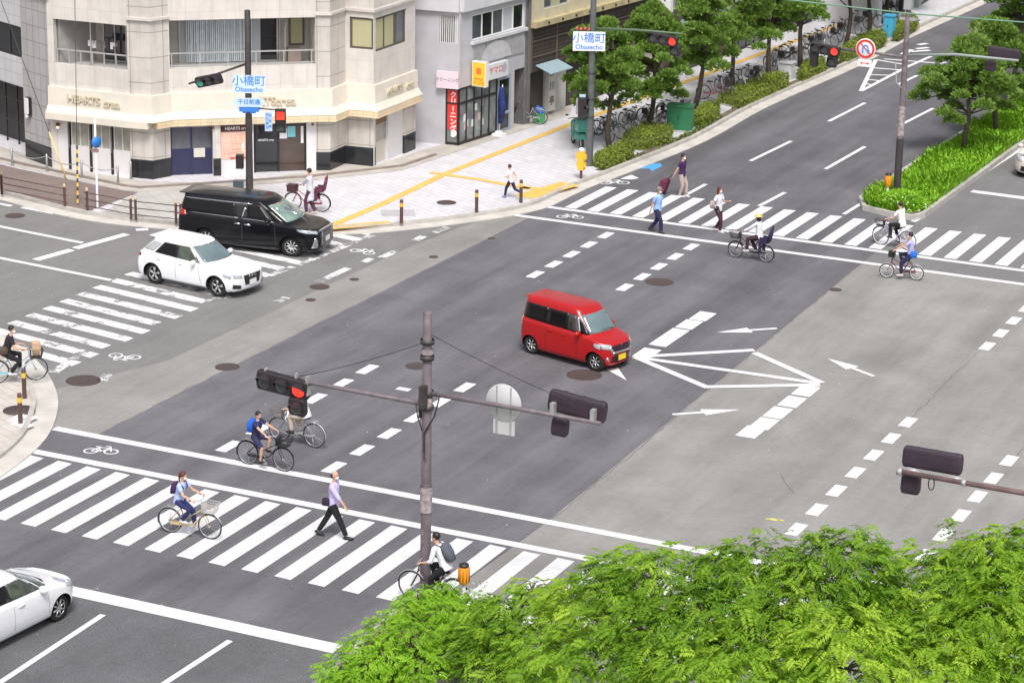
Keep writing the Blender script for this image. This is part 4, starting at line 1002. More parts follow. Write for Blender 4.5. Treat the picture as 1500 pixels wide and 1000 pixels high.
for (z0, z1, r) in ((1.9, 2.5, .139), (4.3, 4.6, .13), (5.6, 5.72, .127)): b.lathe([(r, z0), (r+.001, (z0+z1)/2), (r, z1)], n=16)
b.build('paper_scraps', mat('paper_residue', (.34, .29, .30), .9, var=.5, scale=9), e)
c = solve(415, 563, yb)+Vector((0, -.0, 0)); cL = local(e, c)
ob, T = signal3(e, cL, (1, 0, -.08), (0, -1, -.10), 2, 3, 1.12, back=M_sig); ob['label'] = 'signal head facing the camera with its right lamp red'
ca_ = solve(438, 594, yb); signal3(e, local(e, ca_)+Vector((0, -.05, 0)), (1, 0, -.08), (0, -1, -.2), None, 1, 1.08, name='arrow_signal', back=M_sig)
b = MB()
for x in (-.45, .35): b.box(cL.x+x-.02, cL.x+x+.02, -.05+cL.y, .05+cL.y, cL.z+.1, cL.z+.32)
b.box(cL.x+.62, cL.x+.68, cL.y-.08, cL.y+.08, cL.z-.15, cL.z+.3); b.build('signal_bracket', M_grey, e)
o = MB(); x2 = c.x+.42
cR = solve(840, 602, yb); cRl = local(e, cR)+Vector((0, .22, .05))
ob, T = signal3(e, cRl, (1, 0, -.1), (0, 1, -.1), None, 3, 1.12); ob['label'] = 'dark back of the right signal head'
c2 = solve(815, 629, yb); c2l = local(e, c2)+Vector((0, .2, 0)); ob2, T = signal3(e, c2l, (1, 0, -.05), (0, 1, -.1), None, 1, .95, name='arrow_signal'); 
b = MB()
for x in (-.5, .45): b.box(cRl.x+x-.05, cRl.x+x+.05, cRl.y-.25, cRl.y-.1, cRl.z-.2, cRl.z+.05)
b.build('signal_bracket', M_grey, e)
cs = solve(734, 592, yb)+Vector((0, .14, 0)); csl = local(e, cs)
b = MB(); b.lathe([(.001, 0), (.42, 0), (.43, .01), (.42, .02), (.001, .02)], (csl.x, csl.y, csl.z), 32, axis='y'); b.box(csl.x-.25, csl.x+.27, csl.y-.0, csl.y+.02, csl.z-.74, csl.z-.40)
o = b.build('sign_back', mat('sign_back', (.62, .62, .63), .5, metal=.2), e); b = MB()
for x in (-.16, .18): b.box(csl.x+x-.015, csl.x+x+.015, csl.y-.035, csl.y-.002, csl.z-.72, csl.z+.38)
b.build('sign_rail', M_grey, o)
# wires that hang from the pole
b = MB(); z = solve(626, 500, yb).z-.17
wl_ = Vector((0, 0, z)); we_ = Vector((cL.x+.4, cL.y, cL.z+.25)); wr_ = Vector((cRl.x+.1, cRl.y-.2, cRl.z+.1)); b.tube([wl_.lerp(we_, t)+Vector((0, 0, -.25*t*(1-t))) for t in (0, .25, .5, .75, 1)], .008, 5); b.tube([wl_.lerp(wr_, t)+Vector((0, 0, .2-.2*t-.25*t*(1-t))) for t in (0, .25, .5, .75, 1)], .008, 5); b.build('stay_wire', M_frame, e)
# --- pole in front of the cream shop (363) ---
Bp = G(366, 300, .13); hB = HZ(Bp, 15)-.13; e = pole('signal_pole', Bp, hB, .135, .105, M_poled, 'dark signal pole behind the black van with blue road name sign')
yb = Bp.y; vd = Vector((math.cos(YAW), math.sin(YAW), 0)); vf = Vector((math.sin(YAW), -math.cos(YAW), 0))
def onplane(px, py, P0):        # point on the vertical plane through P0 that faces the camera squarely
    r = _F*FPX+R2*(px-750)-U2*(py-500); t = Vector((P0[0], P0[1], 0)).dot(vf)/r.dot(vf); return Vector((0, 0, CH))+r*t
a0, a1 = onplane(360, 94, Bp), onplane(283, 121, Bp)+Vector((0, -.3, 0))
arm(e, [local(e, a0), local(e, a1)], [.045, .035], M_poled)
c = onplane(308, 115, Bp)+vf*.35; dvv = (onplane(328, 109, Bp)-onplane(290, 120, Bp))
ob, T = signal3(e, local(e, c), dvv.normalized()+vf*.5, vf+Vector((-.3, 0, -.2)), 0, 3, .92, rowdir=2, back=M_sig); ob['label'] = 'signal head with its left lamp green'
def flat_sign(e, px0, py0, px1, py1, P0, m, name='sign_plate', out=.14, rim=None, th=.03):
    A_, B_ = onplane(px0, py0, P0)+vf*out, onplane(px1, py1, P0)+vf*out; b = MB(); S = Seg(A_, Vector((B_.x, B_.y, 0)))
    z1, z0 = A_.z, B_.z
    b.box(0, S.L, -th, 0, z0, z1, 0, S.T()); o = b.build(name, m); o.parent = e; o.matrix_parent_inverse = Matrix.Translation(-e.location)
    return o, S, z0, z1
def stext(o, e, S, u, z, body, size, m, v=.004, bold=.004, name='lettering'):
    t_ = text(body, size, m, None, S.mat4(u, v, z), name, .002, bold); t_.parent = o; t_.matrix_parent_inverse = Matrix.Identity(4); return t_
o, S, z0, z1 = flat_sign(e, 341.5, 109, 388.5, 136, Bp, mat('sign_lightblue', (.62, .78, .92), .4)); o['label'] = 'pale blue plate reading 小橋町 Obasecho'
stext(o, e, S, S.L/2, z0+(z1-z0)*.66, '小橋町', .40, M_sgnb, bold=.002); stext(o, e, S, S.L/2, z0+(z1-z0)*.2, 'Obasecho', .24, M_sgnb, bold=.003)
# direction board: double-ended arrow and blue boat-shaped lamp under it
A_, B_ = onplane(341, 149, Bp)+vf*.12, onplane(389, 149, Bp)+vf*.12; S = Seg(A_, B_); b = MB(); zc = A_.z; hh = .16
pts = [(0, zc), (.14, zc-hh), (S.L-.14, zc-hh), (S.L, zc), (S.L-.14, zc+hh), (.14, zc+hh)]
i = [b.addv(S.T()(Vector((p[0], 0, p[1])))) for p in pts]; j = [b.addv(S.T()(Vector((p[0], -.03, p[1])))) for p in pts]; b.face(i); b.face(j[::-1])
for k in range(6): l = (k+1) % 6; b.face((j[k], j[l], i[l], i[k]))
o = b.build('direction_board', mat('board_lightblue', (.55, .72, .90), .4)); o.parent = e; o.matrix_parent_inverse = Matrix.Translation(-e.location)
stext(o, e, S, S.L/2, zc+.01, '千日前通', .20, M_sgnb, bold=.003)
b = MB(); 
for s_ in (0, 1):
    x = S.L*s_; d_ = .13*(1-2*s_); i = [b.addv(S.T()(Vector((p[0], .004, p[1])))) for p in ((x, zc), (x+d_, zc-hh*.95), (x+d_, zc+hh*.95))]; b.face(i if s_ == 1 else i[::-1][::-1])
q = b.build('arrow_tip', M_sgnb); q.parent = o; q.matrix_parent_inverse = Matrix.Translation(-e.location)
b = MB(); b.box(S.L*.2, S.L*.8, -.3, .0, zc-.34, zc-.18, 0, S.T()); b.box(S.L*.3, S.L*.7, -.3, -.02, zc-.4, zc-.34, 0, S.T()); o = b.build('lamp_box', M_sgnb); o.parent = e; o.matrix_parent_inverse = Matrix.Translation(-e.location)
a0, a1 = onplane(365, 158, Bp), onplane(415, 162, Bp); arm(e, [local(e, a0), local(e, a1)], [.03, .025], M_poled)
o, S, z0, z1 = flat_sign(e, 388, 164, 399, 192, Bp, mat('sign_lightblue2', (.50, .66, .84), .4), out=.05)
for k, ch in enumerate('歩行者用'): stext(o, e, S, S.L*.3, z1-.1-.155*k, ch, .13, M_sgnb, bold=.001)
for k, ch in enumerate('自転車'): stext(o, e, S, S.L*.72, z1-.12-.2*k, ch, .11, M_sgnb, bold=.001)
def ped_signal(e, c, facing, lit, name='pedestrian_signal', s=1.0):
    Fv = Vector((facing[0], facing[1], 0)).normalized(); D = Vector((-Fv.y, Fv.x, 0)); c = Vector(c); T = lambda p: c+D*p[0]*s+Fv*p[1]*s+Vector((0, 0, p[2]*s))
    b = MB(); b.box(-.19, .19, -.16, .06, -.42, .42, 0, T); ob = b.build(name, M_sig, e)
    for k, z in ((0, .21), (1, -.21)):
        b = MB(); b.box(-.15, .15, .061, .075, z-.15, z+.15, 0, T); b.build('lens', (M_redlit if k == 0 else M_greenlit) if lit == k else M_lens, ob)
        b = MB(); b.box(-.18, .18, .062, .22, z+.17, z+.19, 0, T); b.box(-.18, -.16, .062, .18, z-.1, z+.17, 0, T); b.box(.16, .18, .062, .18, z-.1, z+.17, 0, T); b.build('visor', M_sig, ob)
    return ob
ob = ped_signal(e, local(e, onplane(411, 177, Bp)+vf*.05), vf, 0); ob['label'] = 'pedestrian signal showing red'
def pbox(e, px0, py0, px1, py1, P0, m, name, v0=.0, v1=.25):
    A_, B_ = onplane(px0, py0, P0), onplane(px1, py1, P0); S = Seg(A_, B_); b = MB(); b.box(0, S.L, v0, v1, B_.z, A_.z, 0, S.T()); o = b.build(name, m); o.parent = e; o.matrix_parent_inverse = Matrix.Translation(-e.location); return o
pbox(e, 346, 226, 357, 246, Bp, M_sig, 'control_box', -.1, .18); pbox(e, 342, 264, 357, 283, Bp, mat('box_teal', (.05, .08, .09), .4), 'button_box', -.1, .16); pbox(e, 370, 277, 381, 284, Bp, M_bolly, 'push_button', .0, .15)
pbox(e, 355.5, 208, 358, 220, Bp, M_white, 'sticker', .1, .12)
# --- green-grey pole beside the pines (866) ---
Bp = G(863, 243, .13); hB = 8.6; e = pole('signal_pole', Bp, hB, .14, .105, M_poleg, 'grey green signal pole beside the first pine with white name plate')
b = MB()
for z in (1.9, 2.6, 3.6, 4.6): b.lathe([(.145, z), (.15, z+.01), (.15, z+.05), (.145, z+.06)], n=14)
b.build('strap', M_poled, e)
o, S, z0, z1 = flat_sign(e, 839.5, 45, 886, 74, Bp, M_sgnw, out=.2); o['label'] = 'white plate reading 小橋町 Obasecho'
stext(o, e, S, S.L/2, z0+(z1-z0)*.64, '小橋町', .42, M_sgnb, bold=.002); stext(o, e, S, S.L/2, z0+(z1-z0)*.2, 'Obasecho', .255, M_sgnb, bold=.003)
zA = onplane(868, 44, Bp).z; a1 = solve(1000, 50, Bp.y)
arm(e, [Vector((0, 0, zA-.13+.05)), local(e, solve(930, 44, Bp.y)), local(e, a1)], [.06, .05, .045], mat('arm_green', (.10, .16, .09), .5, var=.1))
c = solve(974, 57, Bp.y); ob, T = signal3(e, local(e, c)+Vector((0, -.15, 0)), (1, 0, -.1), (0, -1, .12), 2, 3, .98, back=M_sig); ob['label'] = 'signal head over the avenue with its right lamp red'
c = solve(991, 73, Bp.y); ob, T = signal3(e, local(e, c)+Vector((0, -.15, 0)), (1, 0, -.05), (0, -1, .12), None, 1, .98, name='arrow_signal', back=M_sig)
ob = ped_signal(e, local(e, onplane(860, 158, Bp)+Vector((-.1, -.1, 0))), (1, .05), 1); ob['label'] = 'pedestrian signal edge on with a green glow'
o, S, z0, z1 = flat_sign(e, 849, 138, 857, 168, Bp, mat('sign_lightblue2', (.50, .66, .84), .4), out=.05)
pbox(e, 844, 144, 846, 168, Bp, M_grey, 'side_plate', .0, .04)
# red blossoms decoration on the name plate bracket
b = MB(); rr = random.Random(3)
for k in range(4): p_ = onplane(845+6*k, 41+rr.random()*4, Bp); b.ell(local(e, p_), (.06, .06, .08), 7, 5)
b.build('decoration', mat('decoration_red', (.55, .10, .12), .7), e)
# --- median pole with no-U-turn sign (1322) ---
Bp = G(1313, 292, .17); hD = HZ(Bp, 34)-.17+2.2; e = pole('signal_pole', Bp, hD, .135, .085, mat('pole_weathered', (.17, .14, .15), .6, var=.35, scale=6), 'weathered signal pole on the grassy median with a no U turn sign')
yb = Bp.y; b = MB(); b.lathe([(.138, 0), (.136, 2.1), (.13, 2.3)], n=16); b.build('pole_sleeve', M_poled, e)
b = MB(); b.lathe([(.128, 2.4), (.128, 3.5)], n=16); b.build('paper_scraps', mat('paper_residue', (.34, .29, .30), .9, var=.5, scale=9), e)
zt = onplane(1327, 84, Bp).z
a1 = solve(1232, 72, yb); arm(e, [Vector((0, 0, zt-.17)), local(e, solve(1290, 79, yb)), local(e, a1)], [.055, .05, .045]); 
a2 = solve(1492, 89, yb); arm(e, [Vector((0, 0, zt-.1)), local(e, solve(1400, 80, yb)), local(e, a2)], [.055, .05, .045], mat('arm_grey', (.30, .34, .32), .5))
c = solve(1210, 72, yb); ob, T = signal3(e, local(e, c)+Vector((0, -.1, 0)), (1, 0, -.1), (0, -1, .12), 2, 3, .95, back=M_sig); ob['label'] = 'signal head left of the no U turn sign with its right lamp red'
c = solve(1220, 90, yb); ob, T = signal3(e, local(e, c)+Vector((0, -.1, 0)), (1, 0, -.05), (0, -1, .12), None, 1, .98, name='arrow_signal', back=M_sig)
c = solve(1193, 83, yb); b = MB(); cl = local(e, c); b.box(cl.x-.13, cl.x+.13, -.12, .12, cl.z-.35, cl.z+.35); b.build('signal_box', M_sig, e)
c = solve(1468, 82, yb); ob, T = signal3(e, local(e, c)+Vector((0, .25, .05)), (1, 0, -.05), (0, 1, -.1), None, 3, .95); ob['label'] = 'dark back of the signal head by the median pine'
c = solve(1448, 98, yb); ob, T = signal3(e, local(e, c)+Vector((0, .25, .0)), (1, 0, -.05), (0, 1, -.1), None, 1, .95, name='arrow_signal')
cs = solve(1269.5, 71, yb)+Vector((0, -.12, 0)); cl = local(e, cs)
b = MB(); b.lathe([(.001, .01), (.37, .01), (.38, 0), (.37, -.02), (.001, -.02)], cl, 32, axis='y'); so_ = b.build('no_u_turn_sign', mat('sign_pure_white', (.8, .8, .8), .4), e)
def yring(b, c, R, r, y, n=32):
    for i in range(n):
        a, d = 2*math.pi*i/n, 2*math.pi*(i+1)/n; b.poly([(c.x+q*math.cos(t), c.y+y, c.z+q*math.sin(t)) for q, t in ((R, a), (R, d), (r, d), (r, a))][::-1][::-1])
M_rred = mat('sign_ring_red', (.75, .03, .03), .5)
b = MB(); yring(b, cl, .345, .265, -.022); b.build('red_ring', M_rred, so_)
b = MB(); d_ = Vector((1, 0, -1)).normalized(); n_ = Vector((1, 0, 1)).normalized()*.022; q = [cl+Vector((0, -.0215, 0))+d_*s*.28+n_*t for s, t in ((-1, -1), (1, -1), (1, 1), (-1, 1))]; b.poly(q); b.build('red_slash', M_rred, so_)
b = MB(); y = cl.y-.0235
def P_(x, z): return (cl.x+x, y, cl.z+z)
for i in range(12):
    a, d = math.pi*i/12, math.pi*(i+1)/12; b.poly([P_(.0+q*math.cos(t), .03+q*math.sin(t)) for q, t in ((.12, a), (.12, d), (.075, d), (.075, a))])
b.poly([P_(-.12, -.16), P_(-.075, -.16), P_(-.075, .03), P_(-.12, .03)]); b.poly([P_(.075, -.03), P_(.12, -.03), P_(.12, .03), P_(.075, .03)]); b.poly([P_(.02, -.03), P_(.1, -.16), P_(.18, -.03)]); b.build('blue_u_arrow', M_sgnb, so_)
b = MB(); b.box(cl.x-.27, cl.x+.27, cl.y-.02, cl.y, cl.z-.66, cl.z-.40); sp = b.build('supplementary_plate', mat('sign_pure_white', (.8, .8, .8), .4), e)
b = MB(); z = cl.z-.53; y = cl.y-.024
for p in ([(-.17, 0), (-.1, .05), (-.1, -.05)], [(.17, 0), (.1, -.05), (.1, .05)], [(-.1, -.012), (.1, -.012), (.1, .012), (-.1, .012)]): b.poly([(cl.x+q[0], y, z+q[1]) for q in p])
b.build('red_arrow', M_rred, sp)
b = MB(); tz = hD-1.6; b.box(-.14, .14, -.14, .14, tz-.1, tz+.75); b.box(-.3, .3, -.05, .05, tz-.5, tz-.4); b.build('top_box', mat('bracket_grey', (.35, .36, .37), .5), e); b = MB(); b.tube([(-.35, 0, zt-.4), (-.25, -.1, zt-1.1), (0, -.15, zt-1.3)], .02, 6); b.build('bracket', mat('bracket_grey', (.35, .36, .37), .5), e)
# --- right-hand signal at the frame edge: its pole stands outside the picture ---
yb = 46.2; a0 = solve(1316, 690, yb); a1 = solve(1500, 722, yb)
dx = (a1-a0).normalized(); Bq = a0+dx*6.2; Bp = Vector((Bq.x, Bq.y, .12)); e = pole('signal_pole', Bp, Bq.z+.4, .14, .11, M_pole, 'signal arm reaching in from the right edge above the pale road')
arm(e, [local(e, a0), local(e, a0+dx*3), local(e, Bq)], [.05, .055, .06], mat('arm_rust', (.17, .11, .11), .6, var=.3, scale=3))
b = MB(); q = local(e, a0); b.tube([q-dx*.03, q+dx*.08], .075, 12); q2 = local(e, a0+dx*1.32); b.tube([q2-dx*.04, q2+dx*.05], .07, 12); b.tube([q+dx*.15+Vector((0, .05, .05)), q+dx*.4+Vector((0, .1, .02))], .06, 8); b.tube([q+dx*1.0+Vector((0, .05, .03)), q+dx*1.3+Vector((0, .1, 0))], .06, 8); b.build('clamp', M_grey, e)
b = MB(); q3 = local(e, a0+dx*.68)+Vector((0, 0, -.04)); b.tube([q3+Vector((.06*math.cos(t), 0, .13*math.sin(t)-.1)) for t in [math.pi*2*k/12 for k in range(13)]], .012, 6); b.build('cable_loop', M_frame, e)
c = solve(1361, 682, yb)+Vector((0, .24, .04)); ob, T = signal3(e, local(e, c), dx, (0, 1, -.1), None, 3, 1.0)
c = solve(1330, 713, yb)+Vector((0, .2, 0)); ob, T = signal3(e, local(e, c), dx, (0, 1, -.1), None, 1, .95, name='arrow_signal')
# --- overhead cable across the top right ---
b = MB(); p0, p1, p2 = solve(1000, -20, 86), solve(1330, 20, 88), solve(1500, 33, 88); dd_ = (p2-p1).normalized()
b.tube([p0-(p1-p0).normalized()*14, p0, p0.lerp(p1, .5)+Vector((0, 0, -.03)), p1, p2, p2+dd_*14], .028, 6)
tag(b.build('overhead_cable', mat('cable_green', (.16, .30, .20), .6)), 'green overhead cable crossing the top right above the avenue', 'cable')
# --- bollards ---
def bollard(px, py, lab, z=.13, s=1.0, first=[None]):
    if first[0] is None:
        e = empty('bollard', P3D(px, py, z), 0, lab, 'bollard', 'brown bollards with yellow bands'); b = MB(); b.lathe([(.062, 0), (.062, .60)], n=14); b.lathe([(.062, .74), (.062, .82), (.05, .85), (.005, .86)], n=14); b.build('post', M_bollard, e)
        b = MB(); b.lathe([(.063, .60), (.064, .61), (.064, .73), (.063, .74)], n=14); b.build('reflective_band', M_bolly, e); first[0] = e; return e
    return dup(first[0], P3D(px, py, z), 0, lab)
bollard(588, 327, 'bollard on the pale corner pavement beside the square cover'); bollard(698, 312, 'middle bollard on the corner pavement right of the round cover'); bollard(763, 297, 'bollard behind the running child at the crossing')
bollard(30, 620, 'nearest bollard at the left corner in front of the big cover'); bollard(36, 583, 'bollard in front of the bicycle wheel at the left corner')
# yellow flag post near the pole
e = empty('flag_box_post', P3D(851, 262), 0, 'short dark post carrying a yellow crossing flag box', 'post')
b = MB(); b.lathe([(.05, 0), (.05, .6)], n=12); b.build('post', M_bollard, e); b = MB(); b.box(-.12, .12, -.1, .1, .35, 1.05); b.box(-.2, .2, -.08, .08, .78, .95); b.box(-.18, .18, -.08, .08, .48, .62); b.build('flag_box', M_bolly, e); b = MB(); b.ell((0, 0, 1.12), (.12, .1, .09), 10, 6); b.build('cap', M_white, e)
# median reflector posts
def refl(px, py, z, lab, h=1.0):
    e = empty('reflector_post', P3D(px, py, z), 0, lab, 'reflector post', 'orange median reflector posts'); b = MB(); b.lathe([(.045, 0), (.045, h-.4)], n=10); b.build('post', M_white, e)
    b = MB(); 
    prof = [(.10, h-.42), (.125, h-.36), (.125, h-.06), (.11, h-.02)]
    b.lathe(prof, n=20); b.build('orange_drum', mat('drum_orange', (.85, .33, .02), .35), e); b = MB(); b.lathe([(.112, h-.021), (.12, h+.0), (.10, h+.05), (.01, h+.07)], n=16); b.build('cap', M_frame, e)
    b = MB(); [b.tube([(.128*math.cos(t), .128*math.sin(t), h-.38), (.128*math.cos(t), .128*math.sin(t), h-.05)], .01, 4) for t in [2*math.pi*k/10 for k in range(10)]]; b.build('ribs', mat('drum_dark', (.45, .16, .01), .4), e)
refl(1299, 297, .17, 'orange reflector drum on a white post at the grassy median tip', 1.05); refl(679, 888, .17, 'orange reflector drum rising from the leaves beside the near pole', .98)
# --- pedestrian rails along the left pavement ---
def rail(p, q, lab, n=2, first=False):
    A_, B_ = P3D(*p), P3D(*q); e = empty('guard_rail', A_, 0, lab, 'railing', 'brown pedestrian rails along the side road'); d = B_-A_
    for k in range(n):
        c = d*(k/(n-1)); b = MB(); b.lathe([(.045, 0), (.045, .74)], (c.x, c.y, 0), 10); po = b.build('post', M_bollard, e); b = MB(); b.lathe([(.046, .74), (.046, .80), (.03, .84), (.003, .85)], (c.x, c.y, 0), 10); b.build('cap', mat('cap_cream', (.65, .50, .33), .5), po)
    u = d.normalized()*.12
    for z in (.18, .42, .66): b = MB(); b.tube([-u+Vector((0, 0, z)), d+u+Vector((0, 0, z))], .018, 6); b.build('rail', M_bollard, e)
    return e
rail((-88, 266), (3, 285), 'brown rail section cut by the left edge of the photo'); rail((3, 285), (95, 303), 'brown rail section left of the striped guy wire'); rail((128, 309), (192, 321), 'brown rail section right of the white sign post'); rail((199, 322), (258, 328), 'brown rail section touching the rear of the black van'); rail((265, 329), (330, 333), 'brown rail section hidden behind the black van')
# chain posts by the stone building
CP = [(18, 243), (69, 252), (120, 261), (173, 269), (192, 263)]
pv = None
labs = ['first chain post below the wall lamp at far left', 'steel chain post in front of the dark granite pier', 'steel chain post before the left shop doors', 'steel chain post before the last folding door', 'steel post at the stone corner column']
for k, (q, lb_) in enumerate(zip(CP, labs)):
    g = P3D(*q); e = empty('chain_post', g, 0, lb_, 'post', 'steel chain posts before the shop'); b = MB(); b.lathe([(.04, 0), (.04, .68), (.005, .7)], n=10); b.lathe([(.075, 0), (.075, .015), (.02, .02)], n=12); b.build('post', M_steel, e)
    if k < 3:
        g2 = P3D(*CP[k+1])-g; b = MB(); b.tube([g2*t+Vector((0, 0, .62-.9*t*(1-t)*.9)) for t in [j/10 for j in range(11)]], .018, 6); b.build('chain', M_grey, e)
# short bollards with the parked pole sign at left: white pole with blue disc
g = P3D(143, 308); e = empty('road_sign', g, 0, 'white post with a small blue disc sign beside the rails', 'road sign'); h = HZ(g, 175)-.13
b = MB(); b.lathe([(.04, 0), (.038, h), (.005, h+.02)], n=12); b.lathe([(.16, 0), (.16, .03), (.05, .05)], n=14); b.build('post', M_white, e)
z = HZ(g, 208)-.13; b = MB(); b.lathe([(.001, -.01), (.2, -.01), (.2, .01), (.001, .01)], (0, 0, 0), 22, axis='y'); b.xf(lambda p: Matrix.Rotation(rad(68), 3, 'Z') @ p+Vector((.06, -.03, z))); b.build('blue_disc', mat('disc_blue', (.03, .22, .62), .5), e)
b = MB(); b.box(-.13, .13, -.015, .015, z-.36, z-.24); b.xf(lambda p: Matrix.Rotation(rad(25), 3, 'Z') @ p+Vector((0, -.05, 0))); b.build('small_plate', mat('plate_brown', (.3, .18, .16), .6), e)
# guy wires with guards
e = empty('guy_wire', P3D(114, 300), 0, 'guy wire with black and yellow striped guard beside the rails', 'guy wire'); g = e.location
t1 = onplane(76, 170, g)+Vector((0, 1.5, 0)); tt = local(e, t1); b = MB(); b.tube([(0, 0, 0), tt, tt+tt.normalized()*8], .012, 6); b.build('wire', M_frame, e)
d_ = tt.normalized(); gL = [M_bolly, M_frame]; b = MB()
for k in range(14): b.tube([d_*(.05+.15*k), d_*(.05+.15*(k+1))], .035, 8, k % 2, cap=False)
b.build('striped_guard', gL, e)
e = empty('guy_wire', P3D(97, 262), 0, 'guy wire with a plain yellow guard against the shop front', 'guy wire'); t1 = onplane(62, 195, e.location)+Vector((0, .4, 0)); tt = local(e, t1); b = MB(); b.tube([(0, 0, 0), tt*1.0, tt+tt.normalized()*9], .012, 6); b.build('wire', M_frame, e)
b = MB(); b.tube([tt*.02, tt*.98], .03, 8); b.build('yellow_guard', mat('guard_yellow', (.80, .58, .22), .5), e)
# green utility cabinets
def cabinet(px, py, w_, d_, h, lab, m, rz=0):
    e = empty('utility_cabinet', P3D(px, py), rz, lab, 'utility cabinet'); b = MB(); b.box(-w_/2, w_/2, -d_/2, d_/2, .08, h); b.box(-w_/2-.04, w_/2+.04, -d_/2-.04, d_/2+.04, h, h+.07); b.build('body', m, e)
    b = MB(); b.box(-w_/2-.03, w_/2+.03, -d_/2-.03, d_/2+.03, 0, .08); b.build('plinth', M_conc, e); b = MB()
    for s_ in (-1, 1): b.box(s_*w_*.24-w_*.22, s_*w_*.24+w_*.22, -d_/2-.012, -d_/2-.003, .16, h-.08)
    o = b.build('door', m, e); b = MB(); b.box(-.05, -.02, -d_/2-.03, -d_/2-.012, h*.5, h*.5+.14); b.build('handle', M_frame, o)
M_cab = mat('cabinet_green', (.035, .20, .09), .45, var=.12)
cabinet(996, 192, 1.0, .55, 1.05, 'dark green utility cabinet between the clipped hedges', M_cab, rad(8)); cabinet(1302, 56, .5, .5, 1.1, 'small bright blue cabinet far up the avenue', mat('cabinet_blue', (.08, .42, .66), .4), 0)
e = empty('utility_cabinet', P3D(1152, 116), 0, 'small white roadside cabinet between far hedges', 'utility cabinet'); b = MB(); b.box(-.3, .3, -.25, .25, 0, .75); b.box(-.35, .35, -.3, .3, .75, .82); b.build('body', M_plasw, e)
# banner pole with a weighted base by the dry cleaner
e = empty('banner_flag', P3D(731, 199), 0, 'dark blue banner furled on a pole with a white weighted base', 'banner'); b = MB(); b.tube([(0, 0, .1), (.1, .05, 2.1)], .018, 8); b.build('pole', M_white, e); b = MB()
rings = []
for k in range(9):
    t = k/8; z = .5+1.5*t; r = .05+.05*math.sin(math.pi*t)*1.2; cx = .03+.08*t+.03*math.sin(5*t); rings.append([(cx+r*math.cos(a)*1.3+.03*math.sin(3*a), .03+r*math.sin(a), z) for a in [2*math.pi*j/10 for j in range(10)]])
b.loft(rings); b.build('banner_cloth', mat('banner_navy', (.015, .03, .16), .8, var=.8, scale=9), e); b = MB(); b.box(-.24, .24, -.2, .2, 0, .1); b.box(-.12, .12, -.1, .1, .1, .2); b.build('base_weight', M_white, e)
# ================= VEGETATION =================
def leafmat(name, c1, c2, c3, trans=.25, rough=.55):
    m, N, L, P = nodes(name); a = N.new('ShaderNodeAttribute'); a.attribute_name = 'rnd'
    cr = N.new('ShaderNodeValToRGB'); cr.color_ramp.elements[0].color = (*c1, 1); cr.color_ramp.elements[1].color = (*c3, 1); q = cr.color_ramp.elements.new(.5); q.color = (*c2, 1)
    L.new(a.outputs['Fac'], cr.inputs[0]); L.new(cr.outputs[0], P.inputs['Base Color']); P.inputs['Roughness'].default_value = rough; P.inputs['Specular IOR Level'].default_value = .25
    if trans:
        t = N.new('ShaderNodeBsdfTranslucent'); L.new(cr.outputs[0], t.inputs['Color']); mx = N.new('ShaderNodeMixShader'); mx.inputs[0].default_value = trans
        L.new(P.outputs[0], mx.inputs[1]); L.new(t.outputs[0], mx.inputs[2]); L.new(mx.outputs[0], N['Material Output'].inputs['Surface'])
    return m
M_pine = leafmat('pine_needles', (.115, .21, .035), (.21, .35, .06), (.35, .50, .13), .38)
M_zelk = leafmat('tree_leaves_bright', (.08, .19, .014), (.21, .39, .025), (.44, .62, .06), .38)
M_zelk2 = leafmat('tree_leaves_lime', (.18, .36, .015), (.27, .52, .03), (.36, .62, .05), .35)
M_hedge = leafmat('hedge_leaves', (.15, .20, .025), (.215, .28, .04), (.29, .35, .06), .22)
M_grass = leafmat('grass_blades', (.20, .42, .02), (.32, .62, .035), (.46, .74, .10), .4)
M_weed = leafmat('weeds', (.10, .16, .04), (.16, .22, .06), (.25, .28, .1), .2)
M_bark = mat('pine_bark', (.075, .058, .045), .9, var=.4, scale=14, bump=.8, bscale=30)
M_bark2 = mat('smooth_bark', (.12, .10, .08), .9, var=.3, scale=8, bump=.5)
RS = np.random.RandomState(11)
def qmesh(name, Q, rnd, m, parent=None, loc=None, kind=None, shade=False):
    n, k = Q.shape[0], Q.shape[1]; me = bpy.data.meshes.new(name); me.vertices.add(n*k); me.vertices.foreach_set('co', Q.reshape(-1).astype(np.float32))
    me.loops.add(n*k); me.loops.foreach_set('vertex_index', np.arange(n*k, dtype=np.int32)); me.polygons.add(n)
    me.polygons.foreach_set('loop_start', np.arange(0, n*k, k, dtype=np.int32)); me.polygons.foreach_set('loop_total', np.full(n, k, dtype=np.int32))
    at = me.attributes.new('rnd', 'FLOAT', 'FACE'); at.data.foreach_set('value', np.clip(rnd, 0, 1).astype(np.float32))  # face tone: random, plus light and shade painted in by pines and feathery trees
    me.materials.append(m); me.update(); me.validate(); o = bpy.data.objects.new(name, me); COL.objects.link(o)
    if parent: o.parent = parent
    if loc is not None: o.location = loc
    return o
def unit(v): return v/np.maximum(np.linalg.norm(v, axis=-1, keepdims=True), 1e-6)
def leafquads(C, D, Nn, L, Wd):      # rhombus leaf from C along D, in the plane normal to Nn
    S = unit(np.cross(D, Nn)); L = L[:, None]; Wd = Wd[:, None]
    return np.stack([C, C+D*L*.45+S*Wd*.5, C+D*L, C+D*L*.45-S*Wd*.5], 1)
